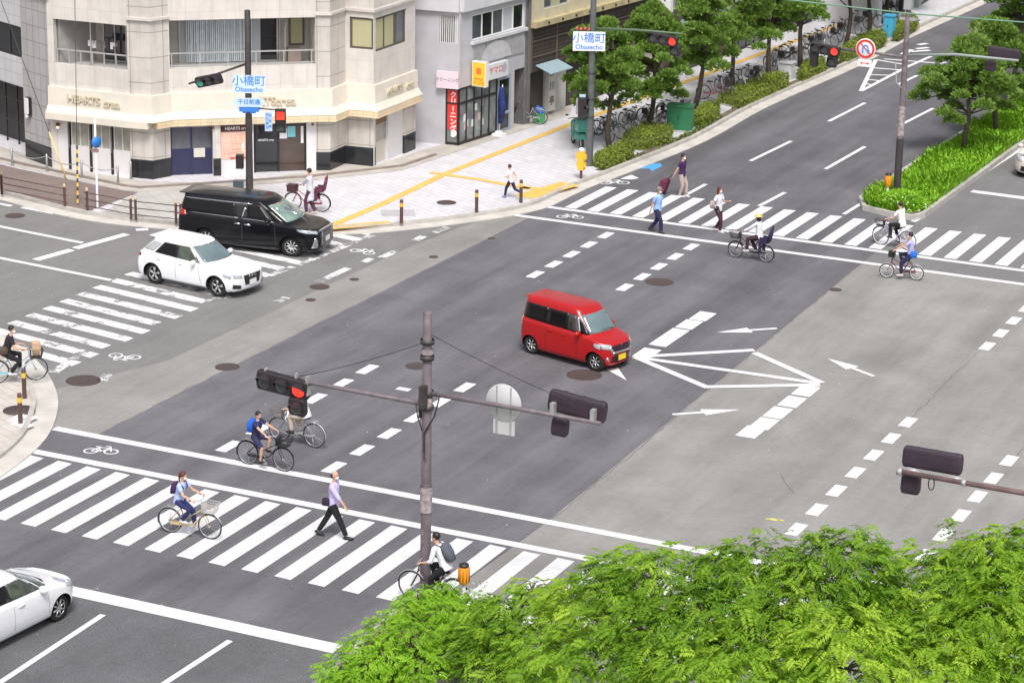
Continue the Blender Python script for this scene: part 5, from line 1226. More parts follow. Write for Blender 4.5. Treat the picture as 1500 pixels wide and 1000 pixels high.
def pine(px, py, h, r, lab, seed, z=.13, group='black pines along the avenue', lean=(0, 0), pads=46, trunkh=.38, loc=None, cz=0, asy=(0, 0)):
    R = np.random.RandomState(seed); base = loc if loc is not None else G(px, py, z); e = empty('pine_tree', base, 0, lab, 'tree', group)
    tp = [Vector((0, 0, -.05))]; x = y = 0.0
    for k in range(1, 7):
        x += R.normal(0, .09)+lean[0]*h/6; y += R.normal(0, .09)+lean[1]*h/6; tp.append(Vector((x, y, h*.9*k/6)))
    b = MB(); b.tube(tp, [.13, .11, .095, .085, .07, .05, .025], 9); allq = []; allr = []
    cen = Vector((x*.6+asy[0], y*.6+asy[1], 0))
    for k in range(pads):
        t = R.uniform(trunkh, 1.0); a = R.uniform(0, 2*math.pi); rr = r*math.sqrt(R.uniform(.05, 1))*(1.0-.75*max(0, (t-.55)/.45)**1.3)*(.75+.25*min(1, (t-trunkh)/.1))
        c = np.array([cen.x+rr*math.cos(a), cen.y+rr*math.sin(a), h*t+R.normal(0, .08)])
        i = min(5, int(t/.9*6)); s = tp[i].lerp(tp[i+1], .3); q = Vector(c); mid = s.lerp(q, .5)+Vector((0, 0, .12)); b.tube([s, mid, q+Vector((0, 0, -.08))], [.04, .028, .012], 5)
        n = int(R.uniform(170, 250)); pr = R.uniform(.26, .52)
        u = unit(R.normal(size=(n, 3))); u[:, 2] = np.abs(u[:, 2])*.9-.25; rad_ = (R.uniform(.35, 1, n)**.5)[:, None]
        C = c+u*rad_*np.array([pr, pr, pr*.85]); D = unit(u*np.array([1, 1, .6])+np.array([0, 0, .75])+R.normal(0, .35, (n, 3))); Nn = unit(R.normal(size=(n, 3)))
        for j in range(2):
            D2 = unit(D+R.normal(0, .35, (n, 3))); allq.append(leafquads(C, D2, Nn, R.uniform(.14, .24, n), R.uniform(.05, .09, n)))
            allr.append(np.clip(R.normal(.47, .22)+R.normal(0, .16, n)+.12*u[:, 2], 0, 1))  # random tone plus a highlight painted in towards each pad's top
    b.build('trunk', M_bark, e)
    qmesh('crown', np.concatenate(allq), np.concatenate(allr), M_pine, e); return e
PL = [((893, 218), 5.0, 1.75, 'first pine of the pavement row next to the grey green signal pole', (0, 0), (-.5, 0)), ((946, 192), 5.0, 1.75, 'second pine of the pavement row rising from the second hedge', (-.03, 0), (0, 0)),
      ((1017, 160), 5.2, 1.7, 'third pine of the pavement row behind the green cabinet', (.02, 0), (0, 0)), ((1075, 138), 5.4, 1.75, 'fourth pine of the pavement row with a straight dark trunk', (0, 0), (0, 0)),
      ((1126, 118), 5.2, 1.6, 'fifth pine of the pavement row behind parked bicycles', (0, 0), (0, 0)), ((1172, 98), 5.6, 1.7, 'sixth pine of the pavement row left of the red signal', (.01, 0), (0, 0)), ((1237, 72), 5.6, 1.7, 'seventh pine of the pavement row above the pink bag', (0, 0), (0, 0)),
      ((1273, 50), 5.2, 1.5, 'eighth pine of the pavement row above the round sign', (0, 0), (0, 0)), ((1300, 34), 5.4, 1.5, 'ninth pine of the pavement row by the blue cabinet', (0, 0), (0, 0)), ((1322, 18), 5.4, 1.5, 'last visible pine of the pavement row', (0, 0), (0, 0))]
for i, (q, h, r, lab, ln, asy) in enumerate(PL): pine(q[0], q[1], h, r, lab, 100+i, lean=ln, asy=asy, trunkh=.30 if i < 2 else .40, pads=62 if i < 2 else 46)
ML = [((1411, 222), 4.4, 1.9, 'nearest median pine with pruned round pads', 201), ((1459, 196), 4.6, 1.6, 'second median pine behind the nearest one', 202), ((1478, 163), 6.2, 1.9, 'third median pine partly beyond the signal arm', 203)]
for q, h, r, lab, sd_ in ML: pine(q[0], q[1], h, r, lab, sd_, z=.17, group='black pines on the median', pads=54, trunkh=.34)
for k, (x, y, h, lab) in enumerate(((-25.9, 118, 6.5, 'median pine just beyond the signal head'), (-25.8, 126, 7, 'tall median pine near the top right corner'), (-25.6, 134, 7, 'far median pine at the top right'), (-25.2, 143, 7, 'farthest median pine at the top right'), (-28.1+.9, 112, 5.2, 'median pine whose crown hangs over the far lanes'), (-22, 128, 8, 'big pine at the top right edge of the photo'))):
    pine(0, 0, h, 2.5, lab, 300+k, group='black pines on the median', pads=80, trunkh=.25, loc=Vector((x, y, .17 if k != 5 else 0)))
# clipped hedges
def hedge(pts, h, lab, seed, n=2600, grp='clipped hedges along the avenue kerb'):
    R = np.random.RandomState(seed); P = [G(*p, .13) for p in pts]; c = sum(P, Vector())/len(P); e = empty('hedge', c, 0, lab, 'hedge', grp)
    Pn = np.array([[p.x-c.x, p.y-c.y] for p in P]); a = Pn[1]-Pn[0]; l = np.linalg.norm(a); lo, hi = Pn.min(0), Pn.max(0)
    b = MB(); q = [(p[0]*.93, p[1]*.93) for p in Pn]; b.prism(q, 0, h-.06); b.build('branches', mat('hedge_core', (.10, .13, .02), .9, var=.3, scale=12), e)
    out = []; 
    m = len(Pn)
    C = []; Nn = []
    while len(C) < n*.55:
        w_ = R.dirichlet(np.ones(m)*.8); p = w_@Pn; C.append([p[0], p[1], h+R.normal(0, .025)]); Nn.append([R.normal(0, .35), R.normal(0, .35), 1])
    for k in range(m):
        A_, B_ = Pn[k], Pn[(k+1) % m]; d = B_-A_; L_ = np.linalg.norm(d); nn = np.array([d[1], -d[0]])/max(L_, 1e-6)
        if np.dot(nn, (A_+B_)/2) < 0: nn = -nn
        for j in range(int(n*.45*L_/sum(np.linalg.norm(Pn[(i+1) % m]-Pn[i]) for i in range(m)))):
            t = R.uniform(); z = h*R.uniform(.03, 1.02); p = A_+d*t+nn*R.normal(-.01, .025); C.append([p[0], p[1], z]); Nn.append([nn[0]+R.normal(0, .4), nn[1]+R.normal(0, .4), .5+R.normal(0, .4)])
    C = np.array(C); Nn = unit(np.array(Nn)); D = unit(np.cross(Nn, R.normal(size=C.shape))+Nn*.5+np.array([0, 0, .3])); k = len(C)
    Q = leafquads(C, D, Nn, R.uniform(.06, .13, k), R.uniform(.04, .08, k)); cl = np.sin(C[:, 0]*3+seed)*np.sin(C[:, 1]*2.3)*.15
    qmesh('foliage', Q, R.normal(.5, .2, k)+cl, M_hedge, e); return e
HG = [([(870, 244), (884, 250), (928, 231), (912, 219), (874, 236)], .36, 'hedge block right behind the grey green signal pole'), ([(912, 219), (945, 221), (982, 208), (984, 195), (947, 189), (916, 205)], .38, 'hedge around the second pine left of the green cabinet'),
      ([(1012, 184), (1022, 188), (1052, 175), (1052, 160), (1028, 163)], .40, 'hedge to the right of the green cabinet'), ([(1052, 152), (1082, 160), (1154, 128), (1152, 114), (1112, 120)], .40, 'long hedge below the parked bicycles and fourth pine'),
      ([(1168, 116), (1176, 120), (1208, 105), (1206, 94), (1182, 98)], .40, 'hedge beneath the red signal over the lanes'), ([(1222, 88), (1240, 92), (1298, 66), (1294, 52), (1262, 60)], .45, 'hedge behind the no U turn sign'), ([(1306, 58), (1316, 60), (1345, 42), (1335, 30), (1306, 42)], .45, 'farthest hedge right of the blue cabinet')]
for i, (p, h, lab) in enumerate(HG): hedge(p, h, lab, 40+i, 2600 if i != 3 else 4200)
# grass on the medians and weeds in the kerb strip
def blades(name, n, fx, hmin, hmax, m, wd=.03, seed=1, kind='stuff', z=.17):
    R = np.random.RandomState(seed); C = fx(R, n); C = np.column_stack([C, np.full(len(C), z)]); k = len(C); a = R.uniform(0, 6.28, k); ln = R.uniform(hmin, hmax, k)
    cl = .5+.5*np.sin(C[:, 0]*1.7+1)*np.sin(C[:, 1]*.9); ln = ln*(.6+.6*cl)
    D = unit(np.stack([np.cos(a)*.45, np.sin(a)*.45, np.ones(k)], 1)); S = np.stack([-np.sin(a), np.cos(a), np.zeros(k)], 1)*wd*R.uniform(.7, 1.5, k)[:, None]
    tip = C+D*ln[:, None]+np.stack([np.cos(a), np.sin(a), np.zeros(k)], 1)*ln[:, None]*.3
    Q = np.stack([C-S, C+S, C+D*ln[:, None]*.6+S*.8, tip, C+D*ln[:, None]*.6-S*.8], 1)
    return tag(qmesh(name, Q, R.normal(.5, .22, k)+.15*(cl-.5), m), kind=kind)
def fmed(R, n):
    y = 87+R.uniform(0, 1, n)**1.8*90; x = R.uniform(-27.35, -25.0, n); k = ((y > 88.4) | ((x+26.2)**2/1.3+(y-88.4)**2/1.5 < 1)); return np.stack([x, y], 1)[k]
blades('median_grass', 34000, fmed, .18, .42, M_grass, .035, 5)
sheet('median_turf', [Vector(p+(0,)) for p in ((-27.3, 200), (-27.4, 88.8), (-26.9, 87.6), (-25.4, 87.1), (-25.1, 88), (-24.4, 200))], .176, mat('turf', (.12, .26, .025), .95, var=.3, scale=3))
def fmed2(R, n): return np.stack([R.uniform(-24.1, -22.65, n), R.uniform(38, 47.5, n)], 1)
blades('median_grass_near', 9000, fmed2, .10, .26, M_zelk2, .02, 6)
def fk(R, n):
    i = R.randint(i0+4, len(Ks)-2, n); t = R.uniform(0, 1, n); A_ = np.array([(p.x, p.y) for p in offs(Ks, .9)]); P_0 = A_[i]*(1-t[:, None])+A_[i+1]*t[:, None]; P_0 += R.normal(0, .08, P_0.shape)
    k = (np.sin(P_0[:, 1]*.8)+R.normal(0, .6, n)) > .2; return P_0[k]
blades('kerb_weeds', 5000, fk, .05, .14, M_weed, .03, 7, z=.135)
# flowering shrub at the median tip
e = empty('flowering_shrub', Vector((-26.1, 88.0, .17)), 0, 'low shrub with small pale flowers at the median tip behind the pole', 'shrub'); R = np.random.RandomState(9); n = 1500
u = unit(R.normal(size=(n, 3))); u[:, 2] = np.abs(u[:, 2]); C = u*np.array([.95, .75, .55])*(R.uniform(.5, 1, n)**.5)[:, None]+np.array([.2, 0, 0]); D = unit(u+R.normal(0, .5, (n, 3))); qmesh('foliage', leafquads(C, D, unit(R.normal(size=(n, 3))), R.uniform(.1, .2, n), R.uniform(.04, .08, n)), R.normal(.55, .2, n), M_grass, e)
n = 130; u = unit(R.normal(size=(n, 3))); u[:, 2] = np.abs(u[:, 2])*.9; C = u*np.array([1, .8, .6])+np.array([.2, 0, 0]); qmesh('blossoms', leafquads(C, unit(R.normal(size=(n, 3))), u, R.uniform(.05, .09, n), R.uniform(.05, .08, n)), R.uniform(0, 1, n), leafmat('blossom', (.6, .62, .3), (.75, .75, .5), (.8, .8, .7), .2), e)
# foreground trees with feathery compound leaves
def feather_tree(base, trunk_top, blobs, lab, seed, m=None, nper=1.0, ll=.245, grp=None, cat='tree', name='feathery_tree'):
    R = np.random.RandomState(seed); e = empty(name, base, 0, lab, cat, grp); b = MB(); tt = Vector(trunk_top)-base
    b.tube([(0, 0, -.05), tt*.4+Vector((.05, 0, 0)), tt], [.16, .13, .10], 10)
    Qs = []; Rn = []
    for (x, y, z, r, rz_) in blobs:
        c = Vector((x, y, z))-base; s = tt*.75; b.tube([s, s.lerp(c, .5)+Vector((0, 0, .15)), c], [.07, .05, .02], 6)
        for _ in range(9):
            w_ = unit(R.normal(size=3)); q = c+Vector((w_[0]*r*.8, w_[1]*r*.8, abs(w_[2])*rz_*.7)); b.tube([c.lerp(q, -.1), c.lerp(q, .5)+Vector((0, 0, .05)), q], [.025, .018, .007], 4)
        n = int(r*r*400*nper)
        u = unit(R.normal(size=(n, 3))); u[:, 2] = np.where(u[:, 2] < -.15, -u[:, 2], u[:, 2])
        # lumpy surface
        ph = R.uniform(0, 6.28, 6); lump = 1+.20*np.sin(u[:, 0]*5+ph[0])*np.sin(u[:, 1]*5+ph[1])+.14*np.sin(u[:, 2]*9+ph[2]+u[:, 0]*7)+.08*np.sin(u[:, 0]*17+ph[3])*np.sin(u[:, 1]*15+ph[4])
        rr = (.5+.5*R.uniform(0, 1, n)**.5)*lump
        C = np.array(c)+u*rr[:, None]*np.array([r, r, rz_])
        az = np.arctan2(u[:, 1], u[:, 0])+R.normal(0, .8, n); D = unit(np.stack([np.cos(az), np.sin(az), R.normal(-.15, .35, n)], 1)); up = unit(np.stack([R.normal(0, .3, n), R.normal(0, .3, n), np.ones(n)], 1)+u*.4)
        S = unit(np.cross(D, up)); up = np.cross(S, D); L_ = ll*R.uniform(.55, 1.35, n); base_r = np.clip(R.normal(.42, .13)+R.normal(0, .14, n)+.12*u[:, 2]+.30*(lump-1)*1.6, 0, 1)  # random tone plus painted shading: lighter tops and bulges, darker hollows
        for k in range(7):
            t = (k+1)/7.5; droop = -.35*t*t
            for sgn in (-1, 1):
                P0 = C+D*(L_*t)[:, None]+np.stack([np.zeros(n), np.zeros(n), droop*L_], 1)
                LD = unit(S*sgn+D*.45+np.array([0, 0, -.30])+R.normal(0, .12, (n, 3))); Qs.append(leafquads(P0, LD, up+R.normal(0, .15, (n, 3)), L_*.42*(1-.35*abs(t-.5)), L_*.15)); Rn.append(base_r+R.normal(0, .05, n))
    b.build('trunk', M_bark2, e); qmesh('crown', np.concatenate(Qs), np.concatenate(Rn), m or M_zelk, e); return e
def blobpx(px, py, y, r, rz_=None):       # blob centre seen at a photo point, at distance row y
    p = solve(px, py, y); return (p.x, p.y, p.z, r, rz_ or r*.75)
def tree_px(blist, lab, seed, basexy, gz=.12, **k):
    bl = [blobpx(*q) for q in blist]; mx = sum(q[0] for q in bl)/len(bl); my = sum(q[1] for q in bl)/len(bl); mz = min(q[2] for q in bl)
    bs = Vector((basexy[0], basexy[1], gz)) if basexy else Vector((mx, my, gz)); return feather_tree(bs, (mx, my, mz), bl, lab, seed, **k)
GRP = 'feathery green trees in the foreground'
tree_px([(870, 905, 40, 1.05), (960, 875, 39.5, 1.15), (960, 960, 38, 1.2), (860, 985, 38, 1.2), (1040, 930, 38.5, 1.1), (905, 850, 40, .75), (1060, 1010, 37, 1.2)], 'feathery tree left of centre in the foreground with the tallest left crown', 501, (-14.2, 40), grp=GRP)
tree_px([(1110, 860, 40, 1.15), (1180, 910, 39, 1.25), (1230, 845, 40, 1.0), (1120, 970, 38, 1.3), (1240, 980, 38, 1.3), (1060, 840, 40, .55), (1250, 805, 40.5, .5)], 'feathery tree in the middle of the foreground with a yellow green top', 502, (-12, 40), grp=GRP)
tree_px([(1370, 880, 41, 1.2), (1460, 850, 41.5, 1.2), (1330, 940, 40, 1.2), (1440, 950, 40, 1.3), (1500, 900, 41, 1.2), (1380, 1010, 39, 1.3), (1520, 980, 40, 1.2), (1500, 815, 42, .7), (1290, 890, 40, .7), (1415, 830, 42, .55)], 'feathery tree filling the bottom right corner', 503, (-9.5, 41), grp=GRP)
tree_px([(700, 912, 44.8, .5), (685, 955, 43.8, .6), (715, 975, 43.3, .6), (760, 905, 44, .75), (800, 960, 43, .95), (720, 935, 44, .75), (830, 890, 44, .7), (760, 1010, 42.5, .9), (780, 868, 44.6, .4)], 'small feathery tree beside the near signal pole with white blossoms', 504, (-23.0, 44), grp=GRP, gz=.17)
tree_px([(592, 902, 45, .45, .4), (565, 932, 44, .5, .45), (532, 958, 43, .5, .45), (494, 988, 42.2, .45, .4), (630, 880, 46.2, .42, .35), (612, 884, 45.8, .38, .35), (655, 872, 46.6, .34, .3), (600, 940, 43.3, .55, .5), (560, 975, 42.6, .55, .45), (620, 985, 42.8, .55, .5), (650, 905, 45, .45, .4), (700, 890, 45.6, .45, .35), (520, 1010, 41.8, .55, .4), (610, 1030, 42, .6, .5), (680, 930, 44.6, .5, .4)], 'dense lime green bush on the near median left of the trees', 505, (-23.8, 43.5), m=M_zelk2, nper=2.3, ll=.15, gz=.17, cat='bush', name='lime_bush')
# scattered white blossoms in the small tree
e = [o for o in COL.objects if o.name.startswith('feathery_tree') and 'small' in o.get('label', '')][0]; R = np.random.RandomState(77); Cs = []
for (px, py, y) in ((715, 860, 45), (850, 860, 44), (855, 848, 44.2), (892, 880, 43.5), (930, 905, 42), (840, 920, 43), (700, 870, 45.4), (685, 875, 45.6)):
    c = solve(px, py, y)-e.location; m_ = 22; Cs.append(np.array(c)+R.normal(0, .1, (m_, 3)))
C = np.concatenate(Cs); n = len(C); qmesh('blossoms', leafquads(C, unit(R.normal(size=(n, 3))), unit(R.normal(size=(n, 3))+np.array([0, -.5, 1])), R.uniform(.05, .1, n), R.uniform(.04, .07, n)), R.uniform(0, 1, n), leafmat('blossom_white', (.7, .7, .62), (.78, .78, .72), (.8, .8, .8), .2), e)
# ================= VEHICLES =================
from mathutils.bvhtree import BVHTree
M_tyre = mat('tyre_rubber', (.018, .018, .018), .8); M_rim = mat('alloy_rim', (.62, .62, .63), .3, metal=.7); M_rimd = mat('rim_dark', (.03, .03, .03), .6)
M_wind = mat('windscreen', (.14, .20, .21), .04, spec=1.0, coat=1, var=.25, scale=1.5); M_tint = mat('tinted_glass', (.008, .007, .008), .08, spec=.35)
M_seeth = mat('side_glass_green', (.07, .085, .06), .06, spec=.9, var=.5, scale=3)
M_chrome = mat('chrome', (.75, .75, .77), .12, metal=1); M_lamp = mat('headlamp_glass', (.40, .43, .47), .08, spec=1, coat=1); M_tail = mat('tail_lamp', (.35, .01, .01), .15, coat=1)
M_trim = mat('black_trim', (.02, .02, .02), .5); M_seam = mat('panel_gap', (.02, .02, .02), .8)
def lin(tab, x):
    if x <= tab[0][0]: return tab[0][1]
    for (a, p), (c, q) in zip(tab, tab[1:]):
        if x <= c: return p+(q-p)*(x-a)/(c-a)
    return tab[-1][1]
def half_ring(r):
    xf, xr, w_, cf, cr = r['xf'], r['xr'], r['w'], r.get('cf', .28), r.get('cr', .2); bf, br, bs = r.get('bf', .10), r.get('br', .05), r.get('bs', .035)
    pts = []
    for k in range(6): y = (w_-cf)*k/6; pts.append((xf, y))
    for k in range(7): a = math.pi/2*k/6; pts.append((xf-cf+cf*math.cos(a), w_-cf+cf*math.sin(a)))
    for k in range(1, 24): pts.append((xf-cf+(xr+cr-(xf-cf))*k/24, w_))
    for k in range(6): a = math.pi/2*k/5; pts.append((xr+cr-cr*math.sin(a), w_-cr+cr*math.cos(a)))
    for k in range(1, 6): pts.append((xr, (w_-cr)*(1-k/5)))
    out = []; xm = (xf+xr)/2; hl = (xf-xr)/2
    for x, y in pts:
        t = (x-xm)/hl; yy = y*(1-bs*abs(t)**2.5/max(w_, .1)*1.0) if w_ > .3 else y
        if t > 0: x = x-bf*(y/max(w_, .01))**2*t**3
        else: x = x+br*(y/max(w_, .01))**2*abs(t)**3
        z = r['z'] if isinstance(r['z'], (int, float)) else lin(r['z'], x)
        out.append(Vector((x, yy, z+r.get('crown', 0)*(1-(y/max(w_, .01))**2))))
    return out
def car(name, lab, cat, loc, rz, rings, paint_m, wb, tr, wr, patches, wheel_style, extra=None, arch=1.0, group=None, hub=None):
    H_ = [half_ring(r) for r in rings]; n = len(H_[0])
    dense = []; m_ = len(H_)
    for i in range(m_-1):
        p0, p1, p2, p3 = H_[max(i-1, 0)], H_[i], H_[i+1], H_[min(i+2, m_-1)]; K_ = 4
        hard0, hard1 = rings[i].get('hard'), rings[i+1].get('hard')
        for k in range(K_):
            t = k/K_; row = []
            for j in range(n):
                a, b_, c_, d_ = p0[j], p1[j], p2[j], p3[j]
                if hard0: a = b_*2-c_
                if hard1: d_ = c_*2-b_
                row.append(.5*((2*b_)+(-a+c_)*t+(2*a-5*b_+4*c_-d_)*t*t+(-a+3*b_-3*c_+d_)*t**3))
            dense.append(row)
    dense.append(H_[-1])
    b = MB(); rows = []
    for row in dense:
        full = row+[Vector((p.x, -p.y, p.z)) for p in row[-2:0:-1]]; rows.append(full)
    b.loft(rows, 0, True, True)
    e = empty(name, loc, rz, lab, cat, group)
    bvh = BVHTree.FromPolygons([Vector(v) for v in b.v], [list(f) for f in b.f])
    body = b.build('body', [paint_m, M_trim], e, uv=False)
    me = body.data
    bm_cut = MB()
    for sx in (wb/2, -wb/2): bm_cut.lathe([(wr*1.13*arch, 1.3), (wr*1.13*arch, tr-.02-.22)], (sx, 0, wr), 28, axis='y', cap=True)
    bm_cut.v = [(x, -y, z) if True else 0 for x, y, z in bm_cut.v]
    # cutters on both sides (cylinders along y)
    c1 = MB()
    for sx in (wb/2, -wb/2):
        for s in (1, -1):
            y0, y1 = (tr-.24)*s, 1.3*s; rg = []
            for y in ((y0, y1) if s > 0 else (y1, y0)): rg.append([(sx+wr*1.14*arch*math.cos(t), y, wr*1.0+wr*1.14*arch*math.sin(t)) for t in [2*math.pi*k/30 for k in range(30)]][::-1])
            c1.loft(rg, 0, True, False)
    cut = c1.build('cutter', [paint_m, M_trim], e, uv=False)
    cut.data.polygons.foreach_set('material_index', [1]*len(cut.data.polygons))
    import bmesh
    for ob in (cut, body):
        bm = bmesh.new(); bm.from_mesh(ob.data); bmesh.ops.remove_doubles(bm, verts=bm.verts, dist=1e-5); bmesh.ops.recalc_face_normals(bm, faces=bm.faces); bm.to_mesh(ob.data); bm.free()
    md = body.modifiers.new('b', 'BOOLEAN'); md.object = cut; md.operation = 'DIFFERENCE'; md.solver = 'EXACT'; bpy.context.view_layer.update()
    new = bpy.data.meshes.new_from_object(body.evaluated_get(bpy.context.evaluated_depsgraph_get())); body.modifiers.clear(); body.data = new; bpy.data.objects.remove(cut)
    try: new.set_sharp_from_angle(angle=rad(48))
    except Exception: pass
    def proj(P, D, eps=.006):
        for off in (0, .004, -.004):
            h, nn, _, _ = bvh.ray_cast(Vector(P)-Vector(D)*4+Vector((0, off, off)), Vector(D))
            if h is not None:
                if nn.dot(Vector(D)) > 0: nn = -nn
                return h+nn*eps
        return Vector(P)
    def patch(pn, quad, ax, m, nx=8, nz=6, eps=.008, th=.01, side=0, parent=None, label=None):
        # quad: 4 corners as pairs in the projection plane; ax 'y' -> (x,z) seen from a side, 'f'/'r' -> (y,z) from front / rear, 'z' -> (x,y) from above
        outs = []
        for s in ((1, -1) if side == 0 and ax == 'y' else (side or 1,)):
            q_ = MB(); idx = []
            for layer in (eps, eps-th):
                g_ = []
                for i in range(nx+1):
                    for j in range(nz+1):
                        u, v = i/nx, j/nz; A_ = [quad[0][k]*(1-u)*(1-v)+quad[1][k]*u*(1-v)+quad[2][k]*u*v+quad[3][k]*(1-u)*v for k in (0, 1)]
                        if ax == 'y': p = proj((A_[0], 0, A_[1]), (0, -s, 0), layer)
                        elif ax == 'f': p = proj((0, A_[0], A_[1]), (-1, 0, 0), layer)
                        elif ax == 'r': p = proj((0, A_[0], A_[1]), (1, 0, 0), layer)
                        else: p = proj((A_[0], A_[1], 0), (0, 0, -1), layer)
                        g_.append(q_.addv(p))
                idx.append(g_)
            W_ = nz+1
            for i in range(nx):
                for j in range(nz): q_.face((idx[0][i*W_+j], idx[0][(i+1)*W_+j], idx[0][(i+1)*W_+j+1], idx[0][i*W_+j+1]), 0, True)
            bd = [i*W_ for i in range(nx+1)]+[nx*W_+j for j in range(1, nz+1)]+[i*W_+nz for i in range(nx-1, -1, -1)]+[j for j in range(nz-1, 0, -1)]
            for a, c in zip(bd, bd[1:]+bd[:1]): q_.face((idx[1][a], idx[1][c], idx[0][c], idx[0][a]), 0)
            o = q_.build(pn, m, parent or e, uv=False)
            if label: o['label'] = label
            outs.append(o)
        return outs
    for args in patches: patch(*args[:4], **(args[4] if len(args) > 4 else {}))
    # wheels
    for sx in (wb/2, -wb/2):
        for s in (1, -1):
            tw = .19; yo = s*(tr)
            t = MB(); prof = [(wr*.66, -tw/2), (wr*.93, -tw/2), (wr*.99, -tw*.36), (wr, -tw*.15), (wr, tw*.15), (wr*.99, tw*.36), (wr*.93, tw/2), (wr*.66, tw/2)]
            t.lathe([(r_, h) for r_, h in prof], (0, 0, 0), 26, axis='y'); wo = t.build('wheel', M_tyre, e, (sx, yo-s*tw/2, wr), uv=False)
            r_ = MB(); y = s*tw*.36
            def disc(R, yy, m, mb): mb.lathe([(.001, 0), (R, 0)] if s < 0 else [(R, 0), (.001, 0)], (0, yy, 0), 26, m, axis='y')
            disc(wr*.68, s*tw*.12, 1, r_); rr = [(wr*.70, 0), (wr*.70, -s*tw*.02), (wr*.62, s*tw*.02)]
            r_.ring((0, y, 0), wr*.655, wr*.035, 26, 6, 0)
            ns, sw = wheel_style
            for k in range(ns):
                a = 2*math.pi*k/ns+.3; c, d = math.cos(a), math.sin(a)
                for da in (((-.13, .13) if ns <= 5 and sw > .2 else (0,))):
                    a2 = a+da; P0 = Vector((.05*math.cos(a), y, .05*math.sin(a))); P1 = Vector((wr*.65*math.cos(a2), y, wr*.65*math.sin(a2))); r_.tube([P0, P1], [wr*.085*(1 if sw < .2 else .8), wr*.06], 5, 0)
            r_.ell((0, y, 0), (wr*.14, .02, wr*.14), 10, 6, 0); r_.build('rim', [M_rim, M_rimd], wo, uv=False)
    if extra: extra(e, patch, proj)
    return e
def mirrors(e, x, y, z, m, s=1.0, body_m=None):
    for sd_ in (1, -1):
        b = MB(); b.ell((x, sd_*y, z), (.07*s, .12*s, .085*s), 12, 8); b.tube([(x, sd_*(y-.16*s), z-.05), (x, sd_*(y-.03), z-.03)], .025, 6); b.build('wing_mirror', m, e)
def plate(e, x, z, m, y=0, wd=.33, h=.165, tilt=0):
    b = MB(); b.box(x, x+.012, y-wd/2, y+wd/2, z-h/2, z+h/2); return b.build('number_plate', m, e)
def flakes(name, col, rough=.28, coat=.6, var=.0): return mat(name, col, rough, coat=coat, var=var, scale=2, spec=.35)
M_red = flakes('paint_red', (.42, .006, .007), .35); M_wht = flakes('paint_white', (.80, .81, .84), .3); M_blk = flakes('paint_black', (.004, .004, .006), .22, coat=.25); M_pnk = flakes('paint_pearl', (.72, .64, .62), .3)
M_ply = mat('plate_yellow', (.88, .60, .03), .5); M_plw = mat('plate_white', (.78, .78, .76), .5)
def wheelpos(px, py): return G(px, py)
# --- red kei van ---
A_, B_ = G(779, 519), G(869, 543.5); hd = (B_-A_).normalized(); rz = math.atan2(hd.y, hd.x); lf = Vector((-hd.y, hd.x, 0)); c = (A_+B_)/2+lf*.66
rings = [dict(z=.19, w=.64, xf=1.60, xr=-1.60, cf=.3), dict(z=.25, w=.715, xf=1.67, xr=-1.68, cf=.32), dict(z=.50, w=.735, xf=1.69, xr=-1.70, cf=.32), dict(z=.78, w=.735, xf=1.67, xr=-1.70, cf=.33),
    dict(z=[(-1.7, 1.02), (.6, .95), (1.1, .93), (1.6, .86)], w=.725, xf=1.60, xr=-1.69, cf=.36, hard=1), dict(z=[(-1.7, 1.10), (.5, 1.03), (1.15, 1.00)], w=.69, xf=1.14, xr=-1.67, cf=.16, bf=.14, hard=1),
    dict(z=[(-1.6, 1.60), (.6, 1.56)], w=.595, xf=.62, xr=-1.60, cf=.12, bf=.10, hard=1), dict(z=1.685, w=.555, xf=.50, xr=-1.58, cf=.14, bf=.1), dict(z=1.74, w=.42, xf=.25, xr=-1.42, cf=.14), dict(z=1.765, w=.15, xf=-.1, xr=-1.1, cf=.08, cr=.08)]
